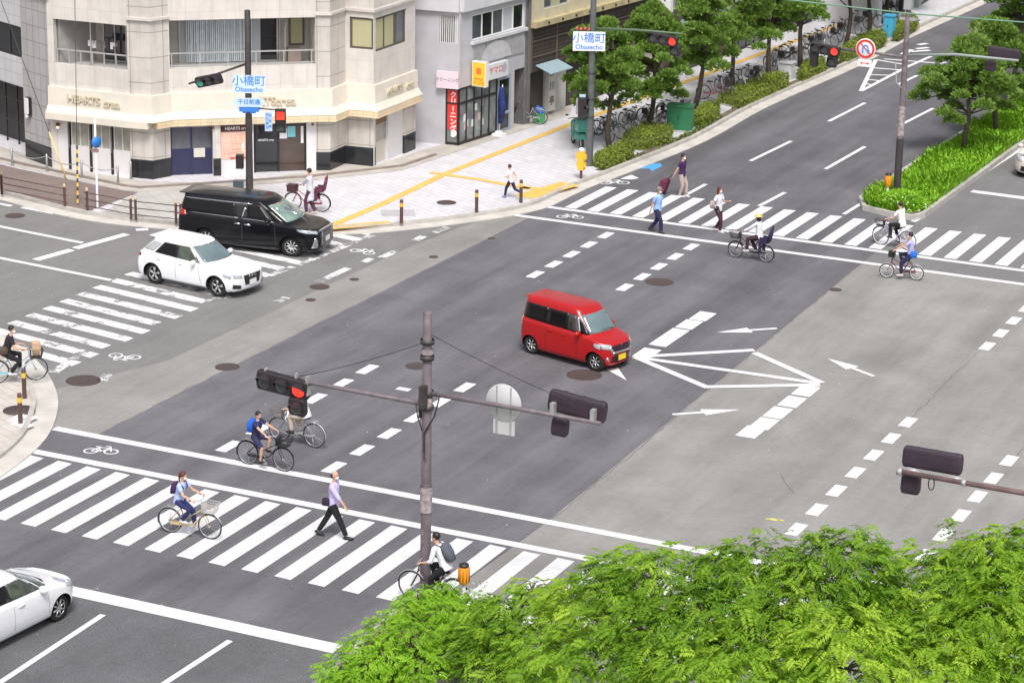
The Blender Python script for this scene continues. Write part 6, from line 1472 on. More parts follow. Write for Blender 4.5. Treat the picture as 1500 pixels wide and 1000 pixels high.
pt = [('windscreen', [(-.60, 1.06), (.60, 1.06), (.50, 1.53), (-.50, 1.53)], 'f', M_wind, dict(nx=14, nz=6)),
 ('window_band', [(-1.58, 1.11), (.64, 1.04), (.44, 1.53), (-1.52, 1.57)], 'y', M_trim, dict(nx=16, eps=.004)), ('side_window', [(-1.52, 1.13), (-.62, 1.10), (-.60, 1.54), (-1.46, 1.55)], 'y', M_tint), ('side_window', [(-.60, 1.10), (.18, 1.07), (.16, 1.52), (-.58, 1.54)], 'y', M_tint), ('side_window', [(.21, 1.07), (.60, 1.05), (.40, 1.50), (.19, 1.52)], 'y', mat('side_glass_front', (.05, .045, .045), .06, spec=.9, var=.6, scale=4)),
 ('quarter_window', [(.68, 1.05), (.97, 1.03), (.68, 1.36), (.52, 1.50)], 'y', M_tint, dict(nx=4)), ('pillar_trim', [(.61, 1.05), (.67, 1.05), (.52, 1.50), (.45, 1.50)], 'y', M_chrome, dict(nx=2)),
 ('rear_window', [(-.5, 1.12), (.5, 1.12), (.46, 1.5), (-.46, 1.5)], 'r', M_tint),
 ('grille', [(-.36, .62), (.36, .62), (.42, .80), (-.42, .80)], 'f', mat('grille_dark', (.03, .01, .02), .3), dict(nx=10)), ('chrome_v', [(-.40, .56), (.40, .56), (.36, .62), (-.36, .62)], 'f', M_chrome, dict(nx=10, nz=2, eps=.02)),
 ('chrome_v', [(-.50, .72), (-.42, .60), (-.36, .62), (-.44, .82)], 'f', M_chrome, dict(nx=4, nz=4, eps=.02)), ('chrome_v', [(.50, .72), (.42, .60), (.36, .62), (.44, .82)], 'f', M_chrome, dict(nx=4, nz=4, eps=.02)),
 ('headlight', [(.44, .70), (.66, .72), (.68, .86), (.46, .84)], 'f', M_lamp, dict(nx=6)), ('headlight', [(-.44, .70), (-.66, .72), (-.68, .86), (-.46, .84)], 'f', M_lamp, dict(nx=6)),
 ('headlight_side', [(1.20, .76), (1.42, .70), (1.42, .84), (1.2, .86)], 'y', M_lamp, dict(nx=4)),
 ('lower_grille', [(-.42, .30), (.42, .30), (.40, .52), (-.40, .52)], 'f', mat('grille_dark', (.03, .01, .02), .3), dict(nx=8)),
 ('fog_lamp', [(.50, .36), (.57, .36), (.57, .46), (.50, .46)], 'f', M_chrome, dict(nx=2, nz=2)), ('fog_lamp', [(-.50, .36), (-.57, .36), (-.57, .46), (-.50, .46)], 'f', M_chrome, dict(nx=2, nz=2)),
 ('tail_light', [(-1.69, .86), (-1.58, .86), (-1.56, 1.14), (-1.66, 1.14)], 'y', mat('tail_clear', (.55, .40, .38), .2), dict(nx=3)),
 ('door_gap', [(-.60, .32), (-.59, .32), (-.59, 1.06), (-.60, 1.06)], 'y', M_seam, dict(nx=1, nz=6, eps=.003)), ('door_gap', [(.60, .35), (.61, .35), (.61, 1.02), (.60, 1.02)], 'y', M_seam, dict(nx=1, nz=6, eps=.003)), ('sill_line', [(-.9, .27), (.85, .27), (.85, .285), (-.9, .285)], 'y', M_seam, dict(nx=8, nz=1, eps=.004)),
 ('door_handle', [(-.50, .90), (-.38, .895), (-.38, .93), (-.50, .935)], 'y', M_red, dict(nx=2, nz=2, eps=.03, th=.03)), ('door_handle', [(.02, .88), (.14, .875), (.14, .91), (.02, .915)], 'y', M_red, dict(nx=2, nz=2, eps=.03, th=.03))]
def ex(e, patch, proj):
    mirrors(e, .66, .80, 1.05, M_red); plate(e, 1.70, .42, M_ply, y=.0)
    b = MB(); b.ell((1.66, 0, .76), (.02, .05, .05), 12, 8); b.build('badge', M_chrome, e)
    b = MB(); b.box(-1.635, -1.5, -.48, .48, 1.692, 1.712); b.build('roof_spoiler', M_red, e)
    b = MB(); b.tube([proj((0, .35, 1.08), (-1, 0, 0), .02), proj((0, -.1, 1.10), (-1, 0, 0), .02)], .008, 4); b.build('wiper', M_trim, e)
    # driver seen through the side glass
    b = MB(); b.ell(proj((.28, 0, 1.32), (0, 1, 0), -.02), (.09, .02, .11), 10, 8); 
car('red_van', 'red tall kei van turning across the middle of the junction', 'van', c, rz, rings, M_red, 2.43, .655, .285, pt, (7, .1), ex)
# --- white compact SUV ---
A_, B_ = G(226, 416), G(318, 435.5); hd = (B_-A_).normalized(); rz = math.atan2(hd.y, hd.x); lf = Vector((-hd.y, hd.x, 0)); c = (A_+B_)/2+lf*.79
rings = [dict(z=.22, w=.78, xf=1.96, xr=-1.92, cf=.35), dict(z=.30, w=.86, xf=2.08, xr=-2.02, cf=.42), dict(z=.58, w=.895, xf=2.11, xr=-2.06, cf=.45), dict(z=.80, w=.885, xf=2.08, xr=-2.04, cf=.45),
    dict(z=[(-2, 1.00), (0, .95), (1.0, .93), (1.6, .88), (2.0, .80)], w=.86, xf=1.96, xr=-1.98, cf=.42, hard=1), dict(z=[(-1.9, 1.06), (.4, .99), (1.0, .97)], w=.80, xf=.98, xr=-1.93, cf=.2, bf=.2, cr=.25, hard=1),
    dict(z=[(-1.4, 1.44), (0, 1.46)], w=.65, xf=.24, xr=-1.50, cf=.16, bf=.16, cr=.2, hard=1), dict(z=1.515, w=.60, xf=.10, xr=-1.56, cf=.16, bf=.12), dict(z=1.55, w=.44, xf=-.2, xr=-1.5, cf=.14), dict(z=1.565, w=.15, xf=-.5, xr=-1.0, cf=.08, cr=.08)]
pt = [('windscreen', [(-.70, 1.02), (.70, 1.02), (.56, 1.43), (-.56, 1.43)], 'f', M_wind, dict(nx=16, nz=6)), ('window_band', [(-1.26, 1.07), (.62, .995), (.14, 1.42), (-.92, 1.43)], 'y', M_trim, dict(nx=14, eps=.004)), ('side_window', [(-1.22, 1.085), (-.34, 1.03), (-.36, 1.41), (-.90, 1.41)], 'y', M_tint), ('side_window', [(-.30, 1.03), (.56, 1.0), (.11, 1.40), (-.31, 1.41)], 'y', M_seeth),
 ('quarter_panel', [(-1.72, 1.12), (-1.30, 1.10), (-.98, 1.40), (-1.36, 1.40)], 'y', mat('silver_blade', (.55, .56, .58), .35, metal=.4), dict(nx=4)), ('rear_window', [(-.52, 1.1), (.52, 1.1), (.46, 1.34), (-.46, 1.34)], 'r', M_tint),
 ('grille', [(-.34, .44), (.34, .44), (.42, .76), (-.42, .76)], 'f', mat('grille_black', (.02, .02, .022), .4), dict(nx=8)), ('bumper_lip', [(-.75, .27), (.75, .27), (.72, .33), (-.72, .33)], 'f', M_chrome, dict(nx=10, nz=1)), ('bumper_lip_dark', [(-.75, .21), (.75, .21), (.75, .265), (-.75, .265)], 'f', M_trim, dict(nx=10, nz=1)),
 ('headlight', [(.46, .68), (.72, .70), (.74, .82), (.48, .78)], 'f', M_lamp, dict(nx=6)), ('headlight', [(-.46, .68), (-.72, .70), (-.74, .82), (-.48, .78)], 'f', M_lamp, dict(nx=6)), ('headlight_side', [(1.62, .74), (1.86, .68), (1.86, .80), (1.62, .83)], 'y', M_lamp, dict(nx=4)),
 ('air_intake', [(.50, .34), (.74, .36), (.74, .50), (.52, .46)], 'f', M_trim, dict(nx=4)), ('air_intake', [(-.50, .34), (-.74, .36), (-.74, .50), (-.52, .46)], 'f', M_trim, dict(nx=4)), ('tail_light', [(-2.0, .86), (-1.78, .90), (-1.76, 1.0), (-1.98, .98)], 'y', M_tail, dict(nx=4)),
 ('door_gap', [(-.33, .36), (-.32, .36), (-.32, 1.0), (-.33, 1.0)], 'y', M_seam, dict(nx=1, nz=6, eps=.002)), ('door_gap', [(.70, .38), (.71, .38), (.60, .98), (.59, .98)], 'y', M_seam, dict(nx=1, nz=6, eps=.002)), ('sill_trim', [(-.9, .255), (.9, .255), (.9, .30), (-.9, .30)], 'y', mat('sill_grey', (.25, .25, .26), .5), dict(nx=8, nz=1)),
 ('door_handle', [(-.20, .87), (-.04, .865), (-.04, .89), (-.20, .895)], 'y', M_wht, dict(nx=2, nz=1, eps=.025, th=.025)), ('door_handle', [(-1.1, .89), (-.94, .885), (-.94, .91), (-1.1, .915)], 'y', M_wht, dict(nx=2, nz=1, eps=.025, th=.025))]
def ex(e, patch, proj):
    mirrors(e, .45, .93, 1.02, M_wht, 1.1); plate(e, 2.12, .50, M_plw)
    b = MB()
    for k in range(4): b.ring((2.125, -.12+.08*k, .68), .045, .008, 14, 5, 0)
    b.v = [(2.125+(y_-(-.12+.08*0))*0+.0, 0, 0) if False else v for v in b.v for y_ in (0,)]
    q = MB()
    for k in range(4):
        cy = -.12+.08*k; q.tube([(2.11, cy+.045*math.cos(t), .69+.045*math.sin(t)) for t in [2*math.pi*j/14 for j in range(15)]], .007, 5)
    q.build('badge', M_chrome, e)
    b = MB(); b.box(-1.70, -1.5, -.50, .50, 1.49, 1.51); b.build('roof_spoiler', M_wht, e)
    b = MB(); b.tube([proj((-.5, 0, 0), (0, 0, -1), .01), proj((-.5, 0, 0), (0, 0, -1), .01)+Vector((-.12, 0, .06))], .02, 6); b.build('aerial', M_wht, e)
car('white_suv', 'white compact SUV crossing the worn stripes below the black van', 'car', c, rz, rings, M_wht, 2.60, .785, .345, pt, (5, .3), ex)
# --- black minivan ---
B_ = G(427, 376.5); hd = Vector((math.cos(rad(7)), math.sin(rad(7)), 0)); rz = rad(7); lf = Vector((-hd.y, hd.x, 0)); c = B_-hd*1.58+lf*.83
rings = [dict(z=.20, w=.84, xf=2.28, xr=-2.42, cf=.3), dict(z=.28, w=.90, xf=2.38, xr=-2.50, cf=.38), dict(z=.62, w=.925, xf=2.42, xr=-2.53, cf=.4), dict(z=.92, w=.92, xf=2.38, xr=-2.53, cf=.4),
    dict(z=[(-2.5, 1.20), (0, 1.13), (1.2, 1.10), (1.8, 1.06), (2.3, .98)], w=.905, xf=2.28, xr=-2.51, cf=.42, hard=1), dict(z=[(-2.5, 1.27), (.9, 1.18), (1.6, 1.12)], w=.86, xf=1.60, xr=-2.48, cf=.2, bf=.2, hard=1),
    dict(z=[(-2.4, 1.76), (.6, 1.74)], w=.75, xf=.70, xr=-2.36, cf=.16, bf=.16, hard=1), dict(z=1.85, w=.69, xf=.50, xr=-2.36, cf=.16, bf=.12), dict(z=1.91, w=.52, xf=.15, xr=-2.2, cf=.14), dict(z=1.935, w=.2, xf=-.4, xr=-1.7, cf=.08, cr=.08)]
M_gg = mat('windscreen_green', (.20, .30, .25), .05, spec=1, coat=1, var=.4, scale=1.3)
pt = [('windscreen', [(-.74, 1.20), (.74, 1.20), (.63, 1.70), (-.63, 1.70)], 'f', M_gg, dict(nx=16, nz=6)), ('window_band', [(-2.34, 1.30), (.90, 1.20), (.46, 1.71), (-2.24, 1.72)], 'y', M_trim, dict(nx=16, eps=.004)), ('side_window', [(-2.30, 1.32), (-.35, 1.26), (-.45, 1.70), (-2.20, 1.70)], 'y', M_tint, dict(nx=14)), ('side_window', [(.0, 1.24), (.82, 1.22), (.40, 1.68), (-.02, 1.70)], 'y', M_tint),
 ('quarter_window', [(.95, 1.21), (1.35, 1.18), (.85, 1.50), (.62, 1.62)], 'y', M_tint, dict(nx=4)), ('roof_rail_trim', [(-2.40, 1.735), (.15, 1.72), (.15, 1.745), (-2.42, 1.765)], 'y', M_chrome, dict(nx=12, nz=1, eps=.02)), ('waist_trim', [(-2.0, 1.255), (-.30, 1.215), (-.30, 1.235), (-2.0, 1.275)], 'y', M_chrome, dict(nx=10, nz=1, eps=.015)),
 ('pillar_trim', [(-.20, 1.26), (-.14, 1.30), (-.06, 1.58), (-.12, 1.60)], 'y', M_chrome, dict(nx=2, eps=.02)), ('pillar_trim', [(-.22, 1.21), (.95, 1.17), (.95, 1.19), (-.22, 1.235)], 'y', M_chrome, dict(nx=8, nz=1, eps=.015)),
 ('windscreen_trim', [(.82, 1.60), (1.70, 1.13), (1.72, 1.16), (.84, 1.64)], 'y', M_chrome, dict(nx=8, nz=1, eps=.01)),
 ('door_handle', [(-.42, 1.02), (-.22, 1.01), (-.22, 1.06), (-.42, 1.07)], 'y', M_chrome, dict(nx=2, nz=1, eps=.03, th=.02)), ('door_handle', [(-.08, 1.01), (.14, 1.0), (.14, 1.05), (-.08, 1.06)], 'y', M_chrome, dict(nx=2, nz=1, eps=.03, th=.02)),
 ('tail_light', [(-2.50, 1.12), (-2.12, 1.16), (-2.2, 1.30), (-2.45, 1.42)], 'y', M_tail, dict(nx=5)), ('rear_window', [(-.66, 1.3), (.66, 1.3), (.6, 1.68), (-.6, 1.68)], 'r', M_tint),
 ('grille', [(-.50, .42), (.50, .42), (.56, .95), (-.56, .95)], 'f', mat('grille_mesh', (.05, .05, .06), .3, metal=.6), dict(nx=10)), ('headlight', [(.58, .84), (.82, .90), (.84, .99), (.60, .96)], 'f', M_lamp, dict(nx=6)), ('headlight', [(-.58, .84), (-.82, .90), (-.84, .99), (-.60, .96)], 'f', M_lamp, dict(nx=6)),
 ('headlight_side', [(1.78, .96), (2.16, .88), (2.16, 1.0), (1.72, 1.03)], 'y', M_lamp, dict(nx=4)), ('chrome_blade', [(.58, .36), (.80, .38), (.72, .72), (.66, .74)], 'f', M_chrome, dict(nx=3)), ('chrome_blade', [(-.58, .36), (-.80, .38), (-.72, .72), (-.66, .74)], 'f', M_chrome, dict(nx=3)),
 ('sill_trim', [(-1.0, .24), (1.05, .24), (1.05, .30), (-1.0, .30)], 'y', mat('sill_black_gloss', (.03, .03, .035), .2), dict(nx=8, nz=1)), ('door_gap', [(-.17, .34), (-.155, .34), (-.155, 1.2), (-.17, 1.2)], 'y', mat('gap_grey', (.05, .05, .055), .6), dict(nx=1, nz=6, eps=.003)), ('door_gap', [(1.0, .36), (1.015, .36), (.98, 1.14), (.965, 1.14)], 'y', mat('gap_grey', (.05, .05, .055), .6), dict(nx=1, nz=6, eps=.003))]
def ex(e, patch, proj):
    mirrors(e, .78, 1.0, 1.22, M_blk, 1.25); plate(e, 2.44, .60, M_plw)
    for s in (1, -1): b = MB(); b.box(.70, .86, s*1.02-.02, s*1.02+.1*s, 1.15, 1.19); b.build('mirror_trim', M_chrome, e)
    b = MB()
    for k in range(9): z = .46+.055*k; b.box(2.43-.004*k, 2.445-.004*k, -.48, .48, z, z+.014)
    for k in range(7): y = -.42+.14*k; b.box(2.425, 2.446, y-.006, y+.006, .44, .92)
    b.build('grille_bars', M_chrome, e); b = MB(); b.box(2.36, 2.41, -.56, .56, .94, .985); b.build('chrome_strip', M_chrome, e)
    b = MB(); b.box(-2.50, -2.2, -.62, .62, 1.86, 1.89); b.build('roof_spoiler', M_blk, e)
car('black_minivan', 'glossy black minivan waiting behind the white car with chrome trim', 'van', c, rz, rings, M_blk, 3.0, .80, .355, pt, (9, .1), ex).scale = (1.045, 1.03, .965)
# --- white hatchback at the stop line, and a pearl one at the right edge ---
rings = [dict(z=.20, w=.72, xf=1.85, xr=-1.75, cf=.35), dict(z=.28, w=.80, xf=1.97, xr=-1.84, cf=.45), dict(z=.52, w=.845, xf=2.0, xr=-1.87, cf=.5), dict(z=.76, w=.84, xf=1.96, xr=-1.86, cf=.5),
    dict(z=[(-1.8, 1.0), (0, .93), (.9, .90), (1.5, .84), (1.9, .74)], w=.815, xf=1.82, xr=-1.82, cf=.46, hard=1), dict(z=[(-1.8, 1.05), (.5, .98), (1.2, .95)], w=.76, xf=1.15, xr=-1.76, cf=.2, bf=.24, hard=1),
    dict(z=[(-1.4, 1.38), (.1, 1.41)], w=.59, xf=.22, xr=-1.55, cf=.16, bf=.16, cr=.2, hard=1), dict(z=1.46, w=.535, xf=.05, xr=-1.52, cf=.16, bf=.12), dict(z=1.50, w=.40, xf=-.2, xr=-1.35, cf=.14), dict(z=1.515, w=.15, xf=-.5, xr=-1.0, cf=.08, cr=.08)]
def hatch(lab, c, rz, m, name):
    pt = [('windscreen', [(-.66, 1.01), (.66, 1.01), (.50, 1.38), (-.50, 1.38)], 'f', M_wind, dict(nx=16, nz=6)), ('window_band', [(-1.44, 1.06), (.66, .98), (.19, 1.36), (-1.18, 1.37)], 'y', M_trim, dict(nx=14, eps=.004)), ('side_window', [(-1.40, 1.08), (-.34, 1.03), (-.36, 1.37), (-1.15, 1.34)], 'y', M_tint), ('side_window', [(-.28, 1.03), (.62, .99), (.16, 1.34), (-.30, 1.37)], 'y', M_seeth), ('quarter_window', [(.68, .99), (.93, .97), (.52, 1.18), (.38, 1.25)], 'y', M_seeth, dict(nx=4)),
     ('rear_window', [(-.55, 1.08), (.55, 1.08), (.46, 1.36), (-.46, 1.36)], 'r', M_tint), ('lower_grille', [(-.5, .30), (.5, .30), (.45, .50), (-.45, .50)], 'f', M_trim, dict(nx=8)), ('headlight', [(.42, .66), (.72, .68), (.72, .82), (.44, .76)], 'f', M_lamp, dict(nx=6)), ('headlight', [(-.42, .66), (-.72, .68), (-.72, .82), (-.44, .76)], 'f', M_lamp, dict(nx=6)),
     ('headlight_side', [(1.40, .80), (1.68, .70), (1.68, .80), (1.42, .86)], 'y', M_lamp, dict(nx=5)), ('tail_light', [(-1.82, .85), (-1.66, .9), (-1.64, 1.1), (-1.80, 1.05)], 'y', M_tail, dict(nx=3)),
     ('door_gap', [(-.30, .34), (-.288, .34), (-.288, 1.0), (-.30, 1.0)], 'y', mat('gap_light', (.3, .3, .32), .6), dict(nx=1, nz=6, eps=.002)), ('door_gap', [(.82, .36), (.832, .36), (.80, .95), (.788, .95)], 'y', mat('gap_light', (.3, .3, .32), .6), dict(nx=1, nz=6, eps=.002)), ('door_handle', [(-.16, .84), (.02, .83), (.02, .86), (-.16, .87)], 'y', m, dict(nx=2, nz=1, eps=.028, th=.028)),
     ('cowl', [(.98, -.55), (1.14, -.35), (1.14, .35), (.98, .55)], 'z', M_trim, dict(nx=4))]
    def ex(e, patch, proj): mirrors(e, .60, .88, 1.0, m, 1.05); plate(e, 2.0, .42, M_plw)
    return car(name, lab, 'car', c, rz, rings, m, 2.51, .745, .31, pt, (8, .1), ex)
A_ = G(88, 909); hd = Vector((math.cos(rad(85)), math.sin(rad(85)), 0)); lf = Vector((-hd.y, hd.x, 0)); hatch('white hatchback cut by the left edge waiting at the stop line', A_-hd*1.255+lf*.745, rad(85), M_wht, 'white_hatchback')
hatch('pearl pink car nose showing at the right edge beyond the median', Vector((-22.95, 97.15, 0)), rad(-90), M_pnk, 'pearl_car')
# ================= PEOPLE AND BICYCLES =================
def remesh(mb, name, m, parent, vox, smooth=2):
    o = mb.build(name, m, parent, uv=False); md = o.modifiers.new('r', 'REMESH'); md.mode = 'VOXEL'; md.voxel_size = vox; md.use_smooth_shade = True
    if smooth: s = o.modifiers.new('s', 'SMOOTH'); s.factor = .5; s.iterations = smooth
    bpy.context.view_layer.update(); me = bpy.data.meshes.new_from_object(o.evaluated_get(bpy.context.evaluated_depsgraph_get())); o.modifiers.clear(); o.data = me
    me.materials.clear(); me.materials.append(m)
    for p in me.polygons: p.material_index = 0
    return o
def ik(A, T, l1, l2, pole):
    A, T = Vector(A), Vector(T); d = T-A; L = d.length
    if L > (l1+l2)*.999: T = A+d*((l1+l2)*.999/L); d = T-A; L = d.length
    u = d/L; a = (l1*l1-l2*l2+L*L)/(2*L); h = math.sqrt(max(l1*l1-a*a, 0)); p = Vector(pole); p = (p-u*p.dot(u)); p.normalize(); return A+u*a+p*h, T
SKIN = mat('skin', (.62, .37, .26), .55); HAIRB = mat('hair_black', (.018, .014, .013), .5); HAIRR = mat('hair_auburn', (.10, .025, .015), .5); MASK = mat('face_mask', (.80, .80, .82), .8); SHOEB = mat('shoe_black', (.02, .02, .022), .4); SHOEW = mat('shoe_white', (.65, .63, .62), .6)
def cloth(name, col): return mat('cloth_'+name, col, .85, var=.10, scale=14, bump=.5, bscale=22)
def person(lab, loc, rz, h, pelvis, lean, hands, feet, top, bottom, sleeve='short', legs='long', hair='short', hairm=None, mask=True, hat=None, shoes=None, female=False, turn=0, nod=0, handpole=None, group=None, skirt=False, topx=None, shoe_pitch=(0, 0), fat=1.0, coat=False, twist=0):
    e = empty('person', loc, rz, lab, 'person', group); k = h; shoes = shoes or SHOEB; hairm = hairm or HAIRB
    P = Vector(pelvis); u = Vector((math.sin(lean), 0, math.cos(lean))); sh = P+u*.285*k; neck = sh+u*.035*k; sw = (.105 if female else .118)*k*(.5+.5*fat); hw = .052*k
    hc = neck+Vector((math.sin(lean*.4), 0, math.cos(lean*.4)))*.082*k+Vector((.012, 0, 0)); F = fat
    b = MB()
    tors = lambda g: [(P-u*.045*k, .085*k*F+g, .068*k*F+g), (P+u*.03*k, .088*k*F+g, .070*k*F+g), (P+u*.10*k, .078*k*F+g, .060*k*F+g), (P+u*.18*k, .088*k*F+g, .064*k*F+g), (P+u*.24*k, .098*k*F+g, .062*k*F+g), (sh, .075*k+g, .048*k+g), (sh+u*.02*k, .04*k+g, .036*k+g)]
    def loftt(mb, secs):
        rings = []
        for c, wy, wx in secs: rings.append([c+Vector((math.cos(t)*wx*u.z, math.sin(t)*wy, -math.cos(t)*wx*u.x)) for t in [2*math.pi*j/14 for j in range(14)]])
        mb.loft(rings)
    loftt(b, tors(0)); b.tube([sh, neck, hc-Vector((0, 0, .03*k))], [.034*k, .030*k, .030*k], 8)
    # head: skull, jaw, nose, ears
    ct, st = math.cos(turn), math.sin(turn)
    def Hd(x, y, z): x2 = x*math.cos(nod)+z*math.sin(nod); z2 = -x*math.sin(nod)+z*math.cos(nod); return hc+Vector((x2*ct-y*st, x2*st+y*ct, z2))*k
    def hell(mb, c, r, n=12, m_=8):
        q = MB(); q.ell((0, 0, 0), r, n, m_); i0_ = len(mb.v); mb.v += [tuple(Hd(c[0]+v[0], c[1]+v[1], c[2]+v[2])) for v in q.v]; mb.f += [tuple(i+i0_ for i in f) for f in q.f]; mb.m += q.m; mb.s += q.s
    hell(b, (0, 0, .008), (.052, .043, .058)); hell(b, (.010, 0, -.028), (.040, .034, .036)); hell(b, (.054, 0, -.010), (.010, .007, .012), 8, 6)
    for s in (1, -1): hell(b, (-.002, s*.044, -.006), (.010, .005, .015), 8, 6)
    arm_pts = []; hp = handpole or Vector((-.4, 0, -1))
    tw = Vector((math.sin(twist)*.1*k, 0, 0))
    for i, s in enumerate((1, -1)):
        S = sh+Vector((0, s*sw, -.012*k))-u*.0+tw*s; pol = Vector(hp)+Vector((0, s*.45, 0)); E_, Wt = ik(S, hands[i], .165*k, .15*k, pol); arm_pts.append((S, E_, Wt))
        b.tube([S, S.lerp(E_, .5), E_, E_.lerp(Wt, .35), Wt], [.030*k, .027*k, .022*k, .021*k, .015*k], 8); d = (Wt-E_).normalized()
        side = d.cross(Vector((0, 0, 1))); side = side.normalized() if side.length > .1 else Vector((0, 1, 0)); nn = side.cross(d)
        pc = Wt+d*.025*k; b.tube([Wt, pc, Wt+d*.05*k], [(.016*k, .011*k), (.022*k, .011*k), (.023*k, .010*k)], 8)
        for f in range(4):
            q = Wt+d*.045*k+side*(f-1.5)*.0115*k; ln = (.038, .043, .040, .031)[f]*k; b.tube([q, q+d*ln*.55-nn*.004*k, q+d*ln*.8-nn*.018*k], [.0065*k, .006*k, .005*k], 5)
        q = Wt+d*.018*k+side*(-s)*.018*k; b.tube([q, q+(d*.6-side*s)*.022*k, q+(d-side*s*.5)*.036*k], [.0075*k, .007*k, .0055*k], 5)
    leg_pts = []
    for i, s in enumerate((1, -1)):
        Hp = P+Vector((0, s*hw, -.02*k)); A = Vector(feet[i])+Vector((0, 0, .048*k)); K_, A2 = ik(Hp, A, .245*k, .235*k, Vector((1, s*.12, .15))); leg_pts.append((Hp, K_, A2))
        b.tube([Hp, Hp.lerp(K_, .45), K_, K_.lerp(A2, .3), K_.lerp(A2, .8), A2], [.052*k*F, .044*k*F, .032*k, .033*k, .021*k, .020*k], 9)
        sp = shoe_pitch[i]; fd = Vector((math.cos(sp), 0, math.sin(sp))); b.tube([A2-fd*.02*k+Vector((0, 0, -.02*k)), A2+fd*.05*k+Vector((0, 0, -.028*k)), A2+fd*.09*k+Vector((0, 0, -.032*k))], [.016*k, .013*k, .008*k], 8)
    remesh(b, 'body', SKIN, e, .0105)
    # trousers / shorts / skirt
    g = .010; q = MB(); loftt(q, [(P-u*.055*k, .088*k*F, .072*k*F), (P, .094*k*F, .078*k*F), (P+u*.045*k, .090*k*F, .074*k*F)])
    end = {'long': 1.0, 'short': .0, 'capri': .5}[legs]
    for Hp, K_, A2 in leg_pts:
        pts = [Hp+Vector((0, 0, .02)), Hp.lerp(K_, .45), K_]; rs = [.060*k*F, .054*k*F, .043*k*F]
        if legs != 'short': pts += [K_.lerp(A2, .5*end if end < 1 else .5), K_.lerp(A2, .95*end if end == 1 else .55)]; rs += [.040*k*F, .034*k*F]
        else: pts[-1] = Hp.lerp(K_, .92); rs[-1] = .05*k*F
        q.tube(pts, rs, 10)
    if skirt: q.loft([[P+Vector((.08*math.cos(t)*k, .10*math.sin(t)*k, .03*k)) for t in [2*math.pi*j/14 for j in range(14)]], [P+Vector((.04*k+.13*math.cos(t)*k, .11*math.sin(t)*k, -.16*k)) for t in [2*math.pi*j/14 for j in range(14)]]])
    remesh(q, 'trousers' if legs == 'long' else ('shorts' if not skirt else 'skirt'), bottom, e, .012)
    q = MB(); sec = tors(.012)
    sec = [(P-u*(.05 if not coat else .05)*k, .096*k*F, .080*k*F)]+sec[1:]; loftt(q, sec)
    if coat: loftt(q, [(P-Vector((0, 0, .22*k)), .105*k, .085*k), (P, .096*k, .08*k), (P+u*.1*k, .09*k, .07*k)])
    for S, E_, Wt in arm_pts:
        pts = [S-Vector((0, (S.y-P.y)*.35, -.008*k)), S, S.lerp(E_, .6)]; rs = [.040*k, .040*k, .036*k]
        if sleeve == 'long': pts += [E_, E_.lerp(Wt, .55), E_.lerp(Wt, .95)]; rs += [.031*k, .027*k, .023*k]
        elif sleeve == 'rolled': pts += [E_, E_.lerp(Wt, .3)]; rs += [.032*k, .029*k]
        q.tube(pts, rs, 10)
    remesh(q, 'shirt' if not coat else 'coat', top, e, .012)
    for i, (Hp, K_, A2) in enumerate(leg_pts):
        sp = shoe_pitch[i]; fd = Vector((math.cos(sp), 0, math.sin(sp))); up_ = Vector((-math.sin(sp), 0, math.cos(sp))); q = MB(); c0_ = A2-up_*.030*k
        q.tube([c0_-fd*.045*k, c0_-fd*.02*k+up_*.006*k, c0_+fd*.04*k, c0_+fd*.085*k-up_*.004*k, c0_+fd*.105*k-up_*.008*k], [.012*k, (.026*k, .030*k), (.028*k, .022*k), (.026*k, .016*k), (.012*k, .008*k)], 10, up=(0, 0, 1)); q.build('shoe', shoes, e, uv=False)
    q = MB(); hell(q, (-.010, 0, .022), (.056, .050, .056), 14, 10)
    if hair == 'long': hell(q, (-.036, 0, -.045), (.028, .046, .075), 12, 8); hell(q, (-.01, .042, -.03), (.025, .012, .05), 8, 6); hell(q, (-.01, -.042, -.03), (.025, .012, .05), 8, 6)
    if hair == 'ponytail': hell(q, (-.065, 0, -.04), (.018, .018, .07), 8, 6)
    if hair == 'bald': q = MB(); hell(q, (-.022, 0, -.004), (.042, .049, .035), 14, 10)
    q.v = [v for v in q.v]; q.build('hair', hairm, e, uv=False)
    if mask: q = MB(); hell(q, (.034, 0, -.030), (.026, .034, .026), 10, 8); q.build('face_mask', MASK, e, uv=False)
    q = MB()
    for s in (1, -1): hell(q, (.049, s*.018, .006), (.005, .007, .004), 6, 4)
    q.build('eyes', mat('eye_dark', (.02, .015, .015), .3), e, uv=False)
    if hat:
        q = MB(); hell(q, (-.004, 0, .036), (.060, .054, .050), 14, 8)
        if hat[1] == 'brim': q.lathe([(.056*k, 0), (.10*k, -.012*k), (.10*k, -.016*k), (.05*k, -.004*k)], Hd(0, 0, .034), 16)
        else: hell(q, (.055, 0, .022), (.045, .036, .006), 10, 6)
        q.build('hat', hat[0], e, uv=False)
    e['_sh'] = list(sh); e['_u'] = list(u); del e['_sh']; del e['_u']
    return e, dict(P=P, sh=sh, u=u, k=k, hands=[a[2] for a in arm_pts], hc=hc)
